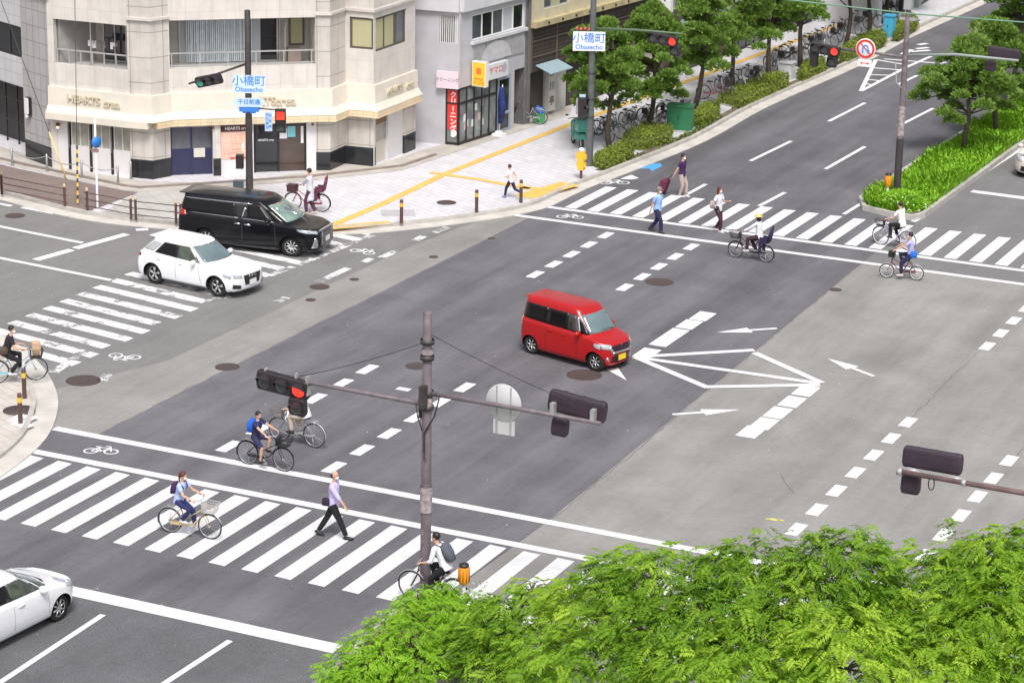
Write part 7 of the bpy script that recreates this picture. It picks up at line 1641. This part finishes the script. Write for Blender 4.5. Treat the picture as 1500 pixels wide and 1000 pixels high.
def backpack(e, J, m, s=1.0, m2=None):
    k = J['k']; c = J['P'].lerp(J['sh'], .62)-Vector((J['u'].z, 0, -J['u'].x))*.105*k; u = J['u']; q = MB(); R_ = []
    for t, w_, d_ in ((-.13, .06, .04), (-.11, .085, .06), (0, .09, .07), (.09, .085, .055), (.12, .05, .03)):
        R_.append([c+u*t*k*s+Vector((math.copysign(abs(math.cos(a))**.6, math.cos(a))*d_*k*s, math.copysign(abs(math.sin(a))**.6, math.sin(a))*w_*k*s, 0)) for a in [2*math.pi*j/16 for j in range(16)]])
    q.loft(R_); o = tag(q.build('backpack', m, e, uv=False)); 
    q = MB(); 
    for s_ in (1, -1): q.tube([c+u*.08*k+Vector((.03*k, s_*.05*k, 0)), J['sh']+Vector((.0, s_*.06*k, .03*k)), J['sh']+Vector((.06*k, s_*.065*k, -.05*k)), J['P'].lerp(J['sh'], .5)+Vector((.04*k, s_*.085*k, 0))], .009*k, 5)
    q.build('strap', m2 or m, o, uv=False); return o
def bag(e, pts, c, r, m, name='bag'):
    q = MB(); R_ = []
    for t, f in ((-1, .6), (-.9, .95), (0, 1), (.8, .85), (1, .5)): R_.append([Vector(c)+Vector((math.copysign(abs(math.cos(a))**.6, math.cos(a))*r[0]*f, math.copysign(abs(math.sin(a))**.6, math.sin(a))*r[1]*f, r[2]*t)) for a in [2*math.pi*j/14 for j in range(14)]])
    q.loft(R_); o = q.build(name, m, e, uv=False)
    if pts: q = MB(); q.tube(pts, .008, 5); q.build('strap', m, o, uv=False)
    return o
M_tyreb = mat('bike_tyre', (.025, .024, .026), .8); M_spoke = mat('spoke', (.5, .5, .52), .35, metal=.6); M_sad = mat('saddle_black', (.02, .02, .02), .5); M_silver = mat('bike_silver', (.55, .55, .57), .35, metal=.5)
def bicycle(lab, loc, rz, col, wr=.325, wbs=1.08, basket=None, child=None, rear_basket=None, step=True, fender=None, group=None, basket_m=None, lean=0, name='bicycle', drop=False, seat_z=.80, bar_z=.98, rimm=None, spokes=14):
    e = empty(name, loc, rz, lab, 'bicycle', group); e.rotation_euler = (lean, 0, rz)
    fx, rx = wbs*.56, -wbs*.44; fm = mat('bike_'+col[0], col[1], .35, coat=.5); fend = fender or M_silver
    for x in (rx, fx):
        q = MB(); q.ring((x, 0, wr), wr-.016, .017, 28, 6, 0); wo = q.build('wheel', M_tyreb, e, uv=False); q = MB(); q.ring((x, 0, wr), wr-.040, .010, 28, 5, 0)
        for j in range(spokes): a = 2*math.pi*j/spokes; q.tube([(x, .02*(-1)**j, wr), (x+(wr-.04)*math.cos(a), 0, wr+(wr-.04)*math.sin(a))], .0028, 3, cap=False)
        q.tube([(x, -.045, wr), (x, .045, wr)], .022, 8); q.build('rim', rimm or M_spoke, wo, uv=False)
    bb = Vector((0, 0, .27)); st_ = Vector((-.20, 0, seat_z-.06)); hd_ = Vector((fx-.20, 0, bar_z-.10)); hl = Vector((fx-.14, 0, wr*1.0+.28)); ra = Vector((rx, 0, wr)); fa = Vector((fx, 0, wr))
    q = MB(); r = .017
    q.tube([bb, st_], r, 7); q.tube([hd_, hl], .02, 7)
    if step: q.tube([hl+Vector((-.01, 0, .02)), bb+Vector((.18, 0, .06)), bb], r*1.15, 7); q.tube([hl.lerp(hd_, .5), bb+Vector((.05, 0, .22)), bb.lerp(st_, .3)], r*.8, 6)
    else: q.tube([hl, bb], r, 7); q.tube([hd_, st_.lerp(bb, .12)], r, 7)
    for s in (1, -1): q.tube([bb+Vector((0, s*.03, 0)), ra+Vector((0, s*.05, 0))], .010, 5); q.tube([st_.lerp(bb, .15)+Vector((0, s*.02, 0)), ra+Vector((0, s*.05, 0))], .009, 5)
    q.build('frame', fm, e, uv=False)
    q = MB()
    for s in (1, -1): q.tube([hl+Vector((0, s*.02, 0)), hl+Vector((.03, s*.045, -.06)), fa+Vector((0, s*.05, 0))], .011, 6)
    q.build('fork', fm, e, uv=False)
    q = MB(); hz = Vector((fx-.21, 0, bar_z)); q.tube([hd_, hz], .013, 6)
    if not drop: q.tube([hz+Vector((-.20, .27, .02)), hz+Vector((-.08, .25, .03)), hz+Vector((0, .1, 0)), hz+Vector((0, -.1, 0)), hz+Vector((-.08, -.25, .03)), hz+Vector((-.20, -.27, .02))], .012, 6)
    else: q.tube([hz+Vector((0, .28, 0)), hz, hz+Vector((0, -.28, 0))], .012, 6)
    ho = q.build('handlebar', M_silver, e, uv=False); q = MB()
    for s in (1, -1): q.tube([hz+(Vector((-.20, s*.27, .02)) if not drop else Vector((0, s*.28, 0))), hz+(Vector((-.10, s*.255, .03)) if not drop else Vector((0, s*.17, 0)))], .017, 6)
    q.build('grip', M_sad, ho, uv=False)
    q = MB(); q.loft([[Vector((-.34+.27*t, w_*math.cos(a), seat_z+.01+.028*math.sin(a)*.9)) for a in [2*math.pi*j/10 for j in range(10)]] for t, w_ in ((0, .05), (.12, .10), (.35, .095), (.65, .04), (1, .025))]); q.tube([st_, (-.22, 0, seat_z)], .012, 6); q.build('saddle', M_sad, e, uv=False)
    q = MB(); q.ring((0, -.035, .27), .075, .006, 16, 4, 0); q.tube([(0, -.05, .27), (.12, -.06, .16)], .009, 5); q.tube([(0, .05, .27), (-.12, .06, .38)], .009, 5); q.box(.07, .17, -.15, -.06, .15, .17); q.box(-.17, -.07, .06, .15, .37, .39); q.build('crank', M_silver, e, uv=False)
    q = MB(); q.box(rx+.02, .06, -.045, -.03, .25, .32); q.build('chain_guard', fm if step else M_sad, e, uv=False)
    for x, a0_, a1_ in ((rx, .15, 3.5), (fx, .35, 2.6)):
        q = MB(); R_ = []
        for j in range(13): a = a0_+(a1_-a0_)*j/12; R_.append([Vector((x+(wr+.02+dz)*math.cos(a), dy, wr+(wr+.02+dz)*math.sin(a))) for dy, dz in ((-.028, -.012), (0, .004), (.028, -.012), (0, -.004))])
        q.loft(R_); q.build('mudguard', fend, e, uv=False)
    q = MB(); q.tube([(rx+.02, .05, .3), (rx-.04, .09, .02)], .008, 5); q.tube([(rx-.12, .06, wr*2+.05), (rx+.30, .05, wr*2+.06)], .007, 5); q.tube([(rx-.12, -.06, wr*2+.05), (rx+.30, -.05, wr*2+.06)], .007, 5); q.tube([(rx-.05, .06, wr*2+.05), (rx, .055, wr)], .006, 5); q.build('carrier', M_silver, e, uv=False)
    def wire(x0, x1, w0, w1, z0, z1, m, nm):
        q = MB()
        for lev in range(5):
            t = lev/4; xa, xb, w_ = x0-.03*t, x1+.05*t, w0+(w1-w0)*t; z = z0+(z1-z0)*t; c = [(xa, -w_, z), (xb, -w_, z), (xb, w_, z), (xa, w_, z)]
            for a, d in zip(c, c[1:]+c[:1]): q.tube([a, d], .006 if lev in (0, 4) else .004, 4, cap=False)
        for j in range(9):
            t = j/8
            for (a, d, a2, d2) in (((x0, -w0), (x1, -w0), (x0-.03, -w1), (x1+.05, -w1)), ((x0, w0), (x1, w0), (x0-.03, w1), (x1+.05, w1)), ((x0, -w0), (x0, w0), (x0-.03, -w1), (x0-.03, w1)), ((x1, -w0), (x1, w0), (x1+.05, -w1), (x1+.05, w1))):
                q.tube([(a[0]+(d[0]-a[0])*t, a[1]+(d[1]-a[1])*t, z0), (a2[0]+(d2[0]-a2[0])*t, a2[1]+(d2[1]-a2[1])*t, z1)], .004, 4, cap=False)
        q.box(x0, x1, -w0, w0, z0, z0+.005); q.box(x0-.02, x0-.015, -w1*.9, w1*.9, z0, z1-.02)
        return q.build(nm, m, e, uv=False)
    if basket: bo = wire(fx-.12, fx+.16, .11, .17, .70, .93, basket_m or mat('basket_grey', (.22, .2, .19), .5), 'basket')
    if child:
        m_ = child; q = MB(); x = rx+.06; z = wr*2+.10; q.box(x-.14, x+.16, -.15, .15, z, z+.06)
        q.loft([[Vector((x-.16-.10*t-.02*math.cos(a)*0+(.03 if 0 else 0), w_*math.cos(a), z+.05+.52*t+.035*math.sin(a))) for a in [2*math.pi*j/12 for j in range(12)]] for t, w_ in ((0, .15), (.3, .16), (.6, .14), (.85, .12), (1, .10))]); q.loft([[Vector((x-.14-.10*t+dx, dy, z+.05+.5*t)) for dx, dy in ((-.03, -w_), (.02, -w_-.01), (.02, w_+.01), (-.03, w_))] for t, w_ in ((0, .15), (.5, .16), (1, .10))])
        for s in (1, -1): q.box(x-.14, x+.14, s*.15-.012, s*.15+.012, z, z+.20); q.box(x+.06, x+.16, s*.17-.03, s*.17+.03, z-.32, z+.02)
        q.build('child_seat', m_, e, uv=False)
    if rear_basket: q = MB(); x = rx; z = wr*2+.08; q.box(x-.18, x+.18, -.17, .17, z, z+.22); q.box(x-.19, x+.19, -.18, .18, z+.221, z+.25); q.build('rear_box', rear_basket, e, uv=False)
    return e, dict(hand=hz, fx=fx, rx=rx)
def bike_pose(rear, front, z=0.0, wbs=1.08):
    A_, B_ = G(*rear, z), G(*front, z); d = (B_-A_).normalized(); mid = (A_+B_)/2; return mid-d*(wbs*.06), math.atan2(d.y, d.x)
def rider(lab, loc, rz, h, bk, top, bottom, seat_z=.80, leanb=.25, phase=0.0, drop=False, seatx=-.22, **kw):
    hz = bk['hand']; hx = -.15 if not drop else 0; hy = .26
    hands = [hz+Vector((hx, s*hy*.97, .045)) for s in (1, -1)]
    feet = [Vector((.03+.14*math.cos(phase), .11, .27+.14*math.sin(phase)-.0)), Vector((.03-.14*math.cos(phase), -.11, .27-.14*math.sin(phase)))]
    return person(lab, loc, rz, h, (seatx, 0, seat_z+.085), leanb, hands, feet, top, bottom, handpole=Vector((-.5, 0, -1)), **kw)
# 1 girl with a cream bicycle on the near crossing
loc, rz = bike_pose((252, 780), (305, 789)); bk, B1 = bicycle('cream bicycle with white basket on the near crossing stripes', loc, rz, ('cream', (.62, .46, .24)), basket=True, basket_m=mat('basket_white', (.6, .58, .55), .5), group=None, drop=False)
e, J = rider('girl riding the cream bicycle in pale blue shirt and navy trousers', loc, rz, 1.56, B1, cloth('paleblue', (.42, .52, .80)), cloth('navy', (.02, .03, .12)), phase=-.6, hair='ponytail', hairm=HAIRR, female=True, shoes=SHOEW, leanb=.22, turn=.1, legs='long'); backpack(e, J, cloth('darkpurple', (.05, .02, .08)), .8)
# 2 child with blue rucksack
loc, rz = bike_pose((364, 680), (414, 690)); bk, B2 = bicycle('black bicycle ridden by the child with the blue backpack', loc, rz, ('black', (.02, .02, .025)), basket=True, basket_m=mat('basket_black', (.03, .03, .035), .5), fender=M_sad, seat_z=.74, bar_z=.94)
e, J = rider('child on black bicycle wearing navy clothes and a bright blue backpack', loc, rz, 1.45, B2, cloth('navyshirt', (.03, .025, .07)), cloth('navyshort', (.03, .03, .10)), seat_z=.74, phase=1.2, legs='short', mask=False, leanb=.15, turn=-.2); backpack(e, J, cloth('royalblue', (.01, .12, .62)), 1.0)
# 3 cyclist in black behind the near signal head
loc, rz = bike_pose((463, 656), (407, 645)); bk, B3 = bicycle('silver bicycle with wire basket behind the near left signal', loc, rz, ('grey', (.35, .35, .36)), basket=True, wr=.34)
e, J = rider('cyclist in white shirt and beige trousers whose head is behind the near left signal', loc, rz, 1.70, B3, cloth('whiteplain', (.72, .72, .74)), cloth('beige', (.52, .44, .36)), phase=.4, leanb=.30)
# 4 man behind the near pole
loc, rz = bike_pose((668, 889), (601, 876)); bk, B4 = bicycle('dark city bicycle half hidden by the near signal pole', loc, rz, ('brown', (.06, .05, .04)), basket=False, wr=.345)
e, J = rider('man in white shirt and black trousers with grey backpack behind the near pole', loc, rz, 1.74, B4, cloth('white', (.72, .72, .80)), cloth('blacktrs', (.012, .012, .016)), phase=-1.3, leanb=.42, sleeve='rolled', mask=False, seatx=-.25, seat_z=.86); backpack(e, J, cloth('greybag', (.10, .11, .14)), .95)
# 5 yellow hat e-bike
loc, rz = bike_pose((1124, 384.5), (1075, 377)); bk, B5 = bicycle('dark electric bicycle with front basket and rear child seat on the far crossing', loc, rz, ('darkbrown', (.05, .03, .03)), wr=.29, wbs=1.12, basket=True, basket_m=mat('basket_dark', (.06, .055, .055), .5), child=mat('child_seat_navy', (.03, .02, .07), .6), fender=M_sad)
e, J = rider('woman in white blouse and yellow sun hat riding the electric bicycle', loc, rz, 1.60, B5, cloth('whiteblouse', (.76, .78, .84)), cloth('plum', (.06, .025, .04)), phase=.2, female=True, sleeve='long', hat=(mat('straw_hat', (.80, .55, .22), .8), 'brim'), shoes=SHOEW, leanb=.12, hair='long')
# 6 cyclist with white bicycle at the median tip
loc, rz = bike_pose((1331, 367), (1287, 358)); bk, B6 = bicycle('white bicycle crossing in front of the grassy median tip', loc, rz, ('lilac', (.66, .62, .74)), basket=True, basket_m=mat('basket_dark', (.06, .055, .055), .5), rimm=M_white, fender=mat('fender_lilac', (.6, .58, .75), .4), wr=.34)
e, J = rider('cyclist in white T-shirt and black trousers in front of the median tip', loc, rz, 1.66, B6, cloth('whitetee', (.76, .76, .76)), cloth('blacktrs', (.012, .012, .016)), phase=.6, leanb=.20, mask=False); 
J_ = MB(); J_.box(-.012, .0, -.06, .06, -.03, .04); 
# 7 small wheel bike
loc, rz = bike_pose((1339, 410.5), (1301, 407), wbs=.98); bk, B7 = bicycle('small wheeled folding bicycle right of the white line below the median', loc, rz, ('wine', (.16, .03, .04)), wr=.245, wbs=.98, basket=False, rimm=M_white, drop=True, seat_z=.78, bar_z=.96)
e, J = rider('cyclist in lilac shirt and navy trousers on the small wheeled bicycle', loc, rz, 1.60, B7, cloth('lilac', (.45, .44, .72)), cloth('navytr', (.02, .02, .07)), seat_z=.78, phase=-1.4, leanb=.10, drop=True, shoes=SHOEW, female=True); bag(e, [J['sh']+Vector((0, -.08, .03)), J['P']+Vector((-.05, .17, .1))], J['P']+Vector((-.1, .17, .05)), (.12, .04, .11), cloth('bluebag', (.02, .15, .65)), 'shoulder_bag')
q = MB(); q.box(.30, .52, -.13, .13, .74, .92); q.build('front_bag', M_sad, bk, uv=False)
# 8 cyclist at the left edge
loc, rz = bike_pose((0, 561), (50, 557), z=.13); bk, B8 = bicycle('pale blue bicycle with brown paper bag in its basket at the left edge', loc, rz, ('skyblue', (.30, .52, .62)), wr=.34, basket=True, basket_m=mat('basket_brown', (.10, .07, .05), .6))
e, J = rider('cyclist in black vest and trousers at the left edge of the photo', loc, rz, 1.70, B8, cloth('blackvest', (.02, .016, .022)), cloth('blacktrs', (.012, .012, .016)), phase=.2, leanb=.32, shoes=SHOEW, turn=-.5); bag(e, [J['sh']+Vector((0, .1, .03)), J['P']+Vector((-.15, -.17, .15))], J['P']+Vector((-.15, -.19, .12)), (.20, .07, .12), cloth('brownbag', (.09, .06, .05)), 'shoulder_bag')
q = MB(); q.loft([[Vector((B8['fx']+.02+s_*x, y, z)) for x, y in ((-.1*f, -.09*f), (.1*f, -.09*f), (.1*f, .09*f), (-.1*f, .09*f))] for z, f, s_ in ((.76, .9, 1), (.95, 1.15, 1), (1.12, 1.25, 1), (1.14, 1.1, 1))], 0, True, False); q.build('paper_bag', cloth('paper', (.55, .38, .24)), bk, uv=False)
# 9 woman wheeling a bicycle on the pavement
loc, rz = bike_pose((465, 309), (441, 307), z=.13); loc = G(453, 309, .13); rz = math.atan2((G(441, 306, .13)-G(466, 308, .13)).y, (G(441, 306, .13)-G(466, 308, .13)).x)
bk, B9 = bicycle('bicycle with dark front basket and plum rear seat on the corner pavement', loc, rz, ('redframe', (.35, .02, .03)), basket=True, basket_m=mat('basket_plum', (.07, .03, .04), .6), child=mat('seat_plum', (.14, .03, .07), .6), fender=M_sad)
q = MB(); fx_ = B9['fx']; q.box(fx_-.13, fx_+.18, -.16, .16, .68, .92); q.build('basket_cover', mat('cover_plum', (.06, .025, .03), .7), bk, uv=False)
side = Vector((math.cos(rz-rad(-90)), math.sin(rz-rad(-90)), 0)); pl = loc+side*.42+Vector((math.cos(rz), math.sin(rz), 0))*-.18
person('woman in long pale coat wheeling a bicycle on the corner pavement', pl, rz, 1.66, (0, 0, .88), .05, [Vector((.42, -.2, .98)), Vector((.38, -.45, .95))], [Vector((.12, .07, 0)), Vector((-.16, -.07, .02))], cloth('palecoat', (.62, .62, .68)), cloth('plumtr', (.09, .03, .06)), sleeve='long', female=True, coat=True, hairm=HAIRB, hair='short', shoes=mat('shoe_tan', (.6, .45, .38), .6))
# 10 walking man
def walk_rz(a, c, z=0): A_, B_ = G(*a, z), G(*c, z); return math.atan2((B_-A_).y, (B_-A_).x)
A_, B_ = G(474, 786), G(508, 789.5); rz = walk_rz((474, 786), (508, 789.5)); c = (A_+B_)/2; Ls = (B_-A_).length
e, J = person('balding man in lilac shirt and black trousers striding over the near crossing', c-Vector((math.cos(rz), math.sin(rz), 0))*.04, rz, 1.74, (0, 0, .90), .04, [Vector((-.06, .16, .80)), Vector((.36, -.24, .92))], [Vector((-.40, .06, .04)), Vector((.34, -.06, .0))], cloth('lilacshirt', (.58, .52, .80)), cloth('blacktrs', (.012, .012, .016)), hair='bald', sleeve='rolled', shoe_pitch=(-.35, .1), turn=-.15)
bag(e, [J['sh']+Vector((.04, -.09, .02)), J['P']+Vector((.12, -.0, .22)), J['P']+Vector((-.02, .17, .06))], J['P']+Vector((-.15, -.13, .06)), (.10, .05, .10), cloth('blackbag', (.03, .02, .04)), 'shoulder_bag')
# 11 man in blue shirt
A_, B_ = G(954, 338), G(970, 343.5); rz = rad(-8); c = (A_+B_)/2
person('elderly man in sky blue shirt, cap and navy trousers stepping over the far crossing line', c, rz, 1.66, (.0, 0, .86), .06, [Vector((.0, .22, .78)), Vector((-.16, -.24, .78))], [Vector((-.30, .08, .04)), Vector((.20, -.05, 0))], cloth('skyblue', (.30, .50, .88)), cloth('navytr', (.02, .02, .07)), hat=(mat('cap_grey', (.25, .22, .18), .8), 'peak'), shoe_pitch=(-.3, 0), hairm=mat('hair_grey', (.2, .19, .18), .6), fat=1.12)
# 12 woman with a shopping cart
g = G(998, 288); rz = rad(-5)
person('woman in dark purple top and beige trousers pulling a wine red cart', g, rz, 1.62, (0, 0, .855), .03, [Vector((-.02, .22, .76)), Vector((-.24, -.22, .80))], [Vector((.16, .07, 0)), Vector((-.04, -.07, 0))], cloth('darkpurple2', (.045, .015, .08)), cloth('beigetr', (.42, .34, .31)), hair='short', female=True, shoes=SHOEW)
o = empty('shopping_cart', g+Vector((-.62, -.1, 0)), rz, 'wine red shopping cart pulled behind the woman in purple', 'shopping cart'); q = MB()
q.loft([[Vector((-.16+x*f+.30*z, y*f, z)) for x, y in ((-.13, -.16), (.13, -.16), (.13, .16), (-.13, .16))] for z, f in ((.10, .8), (.14, 1), (.55, 1.05), (.62, .7))], 0, True, False); q.build('cart_bag', cloth('wine', (.13, .02, .05)), o, uv=False)
q = MB(); q.tube([(-.08, .12, .1), (.06, .1, .6), (.36, -.1, .86)], .011, 5); q.tube([(-.08, -.12, .1), (.06, -.1, .6), (.36, -.1, .86)], .011, 5); q.build('handle', M_sad, o, uv=False)
for s in (1, -1): q = MB(); q.ring((-.12, s*.17, .075), .06, .016, 14, 6, 0); q.build('wheel', M_sad, o, uv=False)
# 13 woman in white top
g = G(1051, 339.5); rz = rad(-8)
e, J = person('woman with auburn hair in white blouse and dark trousers on the far crossing', g, rz, 1.62, (0, 0, .85), .02, [Vector((.30, .16, 1.12)), Vector((.05, -.20, .86))], [Vector((-.12, .06, .02)), Vector((.12, -.05, 0))], cloth('whiteblouse2', (.70, .72, .78)), cloth('plumdark', (.06, .02, .035)), hair='long', hairm=HAIRR, female=True, shoes=SHOEW, legs='long')
bag(e, [J['sh']+Vector((0, .08, .03)), J['P']+Vector((-.05, -.15, .25))], J['P']+Vector((-.16, -.10, .12)), (.13, .06, .14), cloth('greytote', (.5, .5, .52)), 'tote_bag'); bag(e, None, J['P']+Vector((.04, -.19, .04)), (.09, .05, .08), cloth('blackbag', (.03, .02, .04)), 'handbag')
# 14 running child
g = G(748, 291, .13); rz = rad(170)
person('child running in white shirt and navy trousers on the pale corner pavement', g, rz, 1.28, (0, 0, .67), .14, [Vector((.14, .16, .82)), Vector((-.10, -.18, .72))], [Vector((.22, .05, .02)), Vector((-.42, -.05, .24))], cloth('whitepink', (.72, .66, .68)), cloth('navytr', (.02, .02, .07)), mask=False, shoes=mat('shoe_purple', (.22, .20, .60), .6), shoe_pitch=(0, -1.0))
# ---- parked bicycles ----
protos = []
g0 = 'bicycles parked along the pavement'
for i, (nm, col, bs, q_) in enumerate((('pk_black', (.02, .02, .024), True, (876, 206)), ('pk_green', (.04, .10, .06), False, (890, 201)), ('pk_silver', (.4, .4, .42), True, (905, 196)), ('pk_pink', (.55, .18, .24), True, (1046, 146)))):
    lb = ('parked black bicycle nearest the grey green pole', 'parked dark green bicycle second from the grey green pole', 'parked silver bicycle between the first two pines', 'parked pinkish bicycle at the left end of the long hedge')[i]
    e, _ = bicycle(lb, G(*q_, .13), rad(-20+12*i), (nm, col), basket=bs, group=g0, lean=rad(5), spokes=8, basket_m=mat('basket_dark', (.06, .055, .055), .5)); protos.append(e)
R = random.Random(8)
spots = [((920, 191), 'parked bicycle left of the second pine trunk'), ((934, 187), 'parked bicycle at the second pine trunk'), ((956, 183), 'parked bicycle just right of the second pine trunk'), ((970, 181), 'parked bicycle leaning beside the green cabinet'), ((984, 176), 'parked bicycle behind the green cabinet'),
 ((1058, 140), 'parked bicycle second in the group by the long hedge'), ((1072, 134), 'parked bicycle touching the fourth pine trunk'), ((1086, 130), 'parked bicycle right of the fourth pine trunk'), ((1100, 123), 'parked bicycle near the fifth pine'), ((1128, 106), 'parked bicycle beyond the fifth pine')]
for k in range(14): x = 1140+12*k+R.uniform(-3, 3); spots.append(((x, 98-.47*(x-1140)+R.uniform(-2, 2)), 'one of the far parked bicycles between the distant pines'))
for k, (q_, lb) in enumerate(spots):
    pr = protos[(k*7+1) % 3]; o = dup(pr, G(*q_, .13), rad(-30+R.uniform(-25, 25)), lb, g0); o.rotation_euler = (rad(R.uniform(-6, 6)), 0, o.rotation_euler[2])
# shopfront bicycle, crates, delivery scooter
o = dup(protos[2], G(774, 182, .13), rad(200), 'silver bicycle parked at the dark doorway of the grey building', g0); o.rotation_euler = (rad(-6), 0, rad(200))
e = empty('crate_stack', G(790, 180, .13), rad(20), 'green crate with a blue box on top beside the timber restaurant', 'crate'); q = MB(); q.box(-.22, .22, -.2, .2, 0, .42); q.build('green_crate', mat('crate_green', (.05, .35, .10), .6), e); q = MB(); q.box(-.2, .2, -.17, .17, .43, .62, 0, lambda p: Matrix.Rotation(rad(25), 3, 'Y') @ p+Vector((-.2, 0, .06))); q.build('blue_lid', mat('crate_blue', (.02, .14, .60), .6), e)
e = empty('delivery_scooter', G(846, 215, .13), rad(130), 'teal delivery scooter with cargo box parked behind the grey green pole', 'scooter'); mt = mat('scooter_teal', (.05, .24, .19), .4, coat=.5); mk = mat('scooter_dark', (.06, .08, .075), .5)
q = MB(); q.loft([[Vector((x, y*w_, z0+(z1-z0)*t)) for y, t in ((-1, .1), (-1, .9), (-.6, 1), (.6, 1), (1, .9), (1, .1), (.6, 0), (-.6, 0))] for x, w_, z0, z1 in ((-.75, .08, .45, .62), (-.6, .16, .38, .72), (-.2, .17, .35, .74), (0, .14, .28, .55), (.25, .12, .25, .36), (.38, .18, .3, .75), (.5, .16, .5, .98), (.56, .08, .7, 1.02))], 0, True, True); q.build('body', mt, e, uv=False)
for x in (-.55, .62): q = MB(); q.ring((x, 0, .24), .18, .055, 20, 8, 0); wo = q.build('wheel', M_tyre, e, uv=False); q = MB(); q.tube([(x, -.03, .24), (x, .03, .24)], .13, 12); q.build('hub', M_silver, wo, uv=False)
q = MB(); q.box(-.85, -.35, -.24, .24, .78, 1.18); q.box(-.87, -.33, -.26, .26, 1.181, 1.24); q.build('cargo_box', mt, e, uv=False); q = MB(); q.tube([(.5, 0, .9), (.44, 0, 1.08)], .02, 6); q.tube([(.38, .32, 1.08), (.46, .1, 1.08), (.46, -.1, 1.08), (.38, -.32, 1.08)], .014, 6); q.ell((.40, .36, 1.22), (.01, .06, .04)); q.ell((.40, -.36, 1.22), (.01, .06, .04)); q.build('handlebar', M_sad, e, uv=False); q = MB(); q.loft([[Vector((-.45+.55*t, w_*math.cos(a), .76+.04*math.sin(a))) for a in [2*math.pi*j/10 for j in range(10)]] for t, w_ in ((0, .1), (.2, .13), (.7, .1), (1, .06))]); q.build('saddle', mk, e, uv=False)
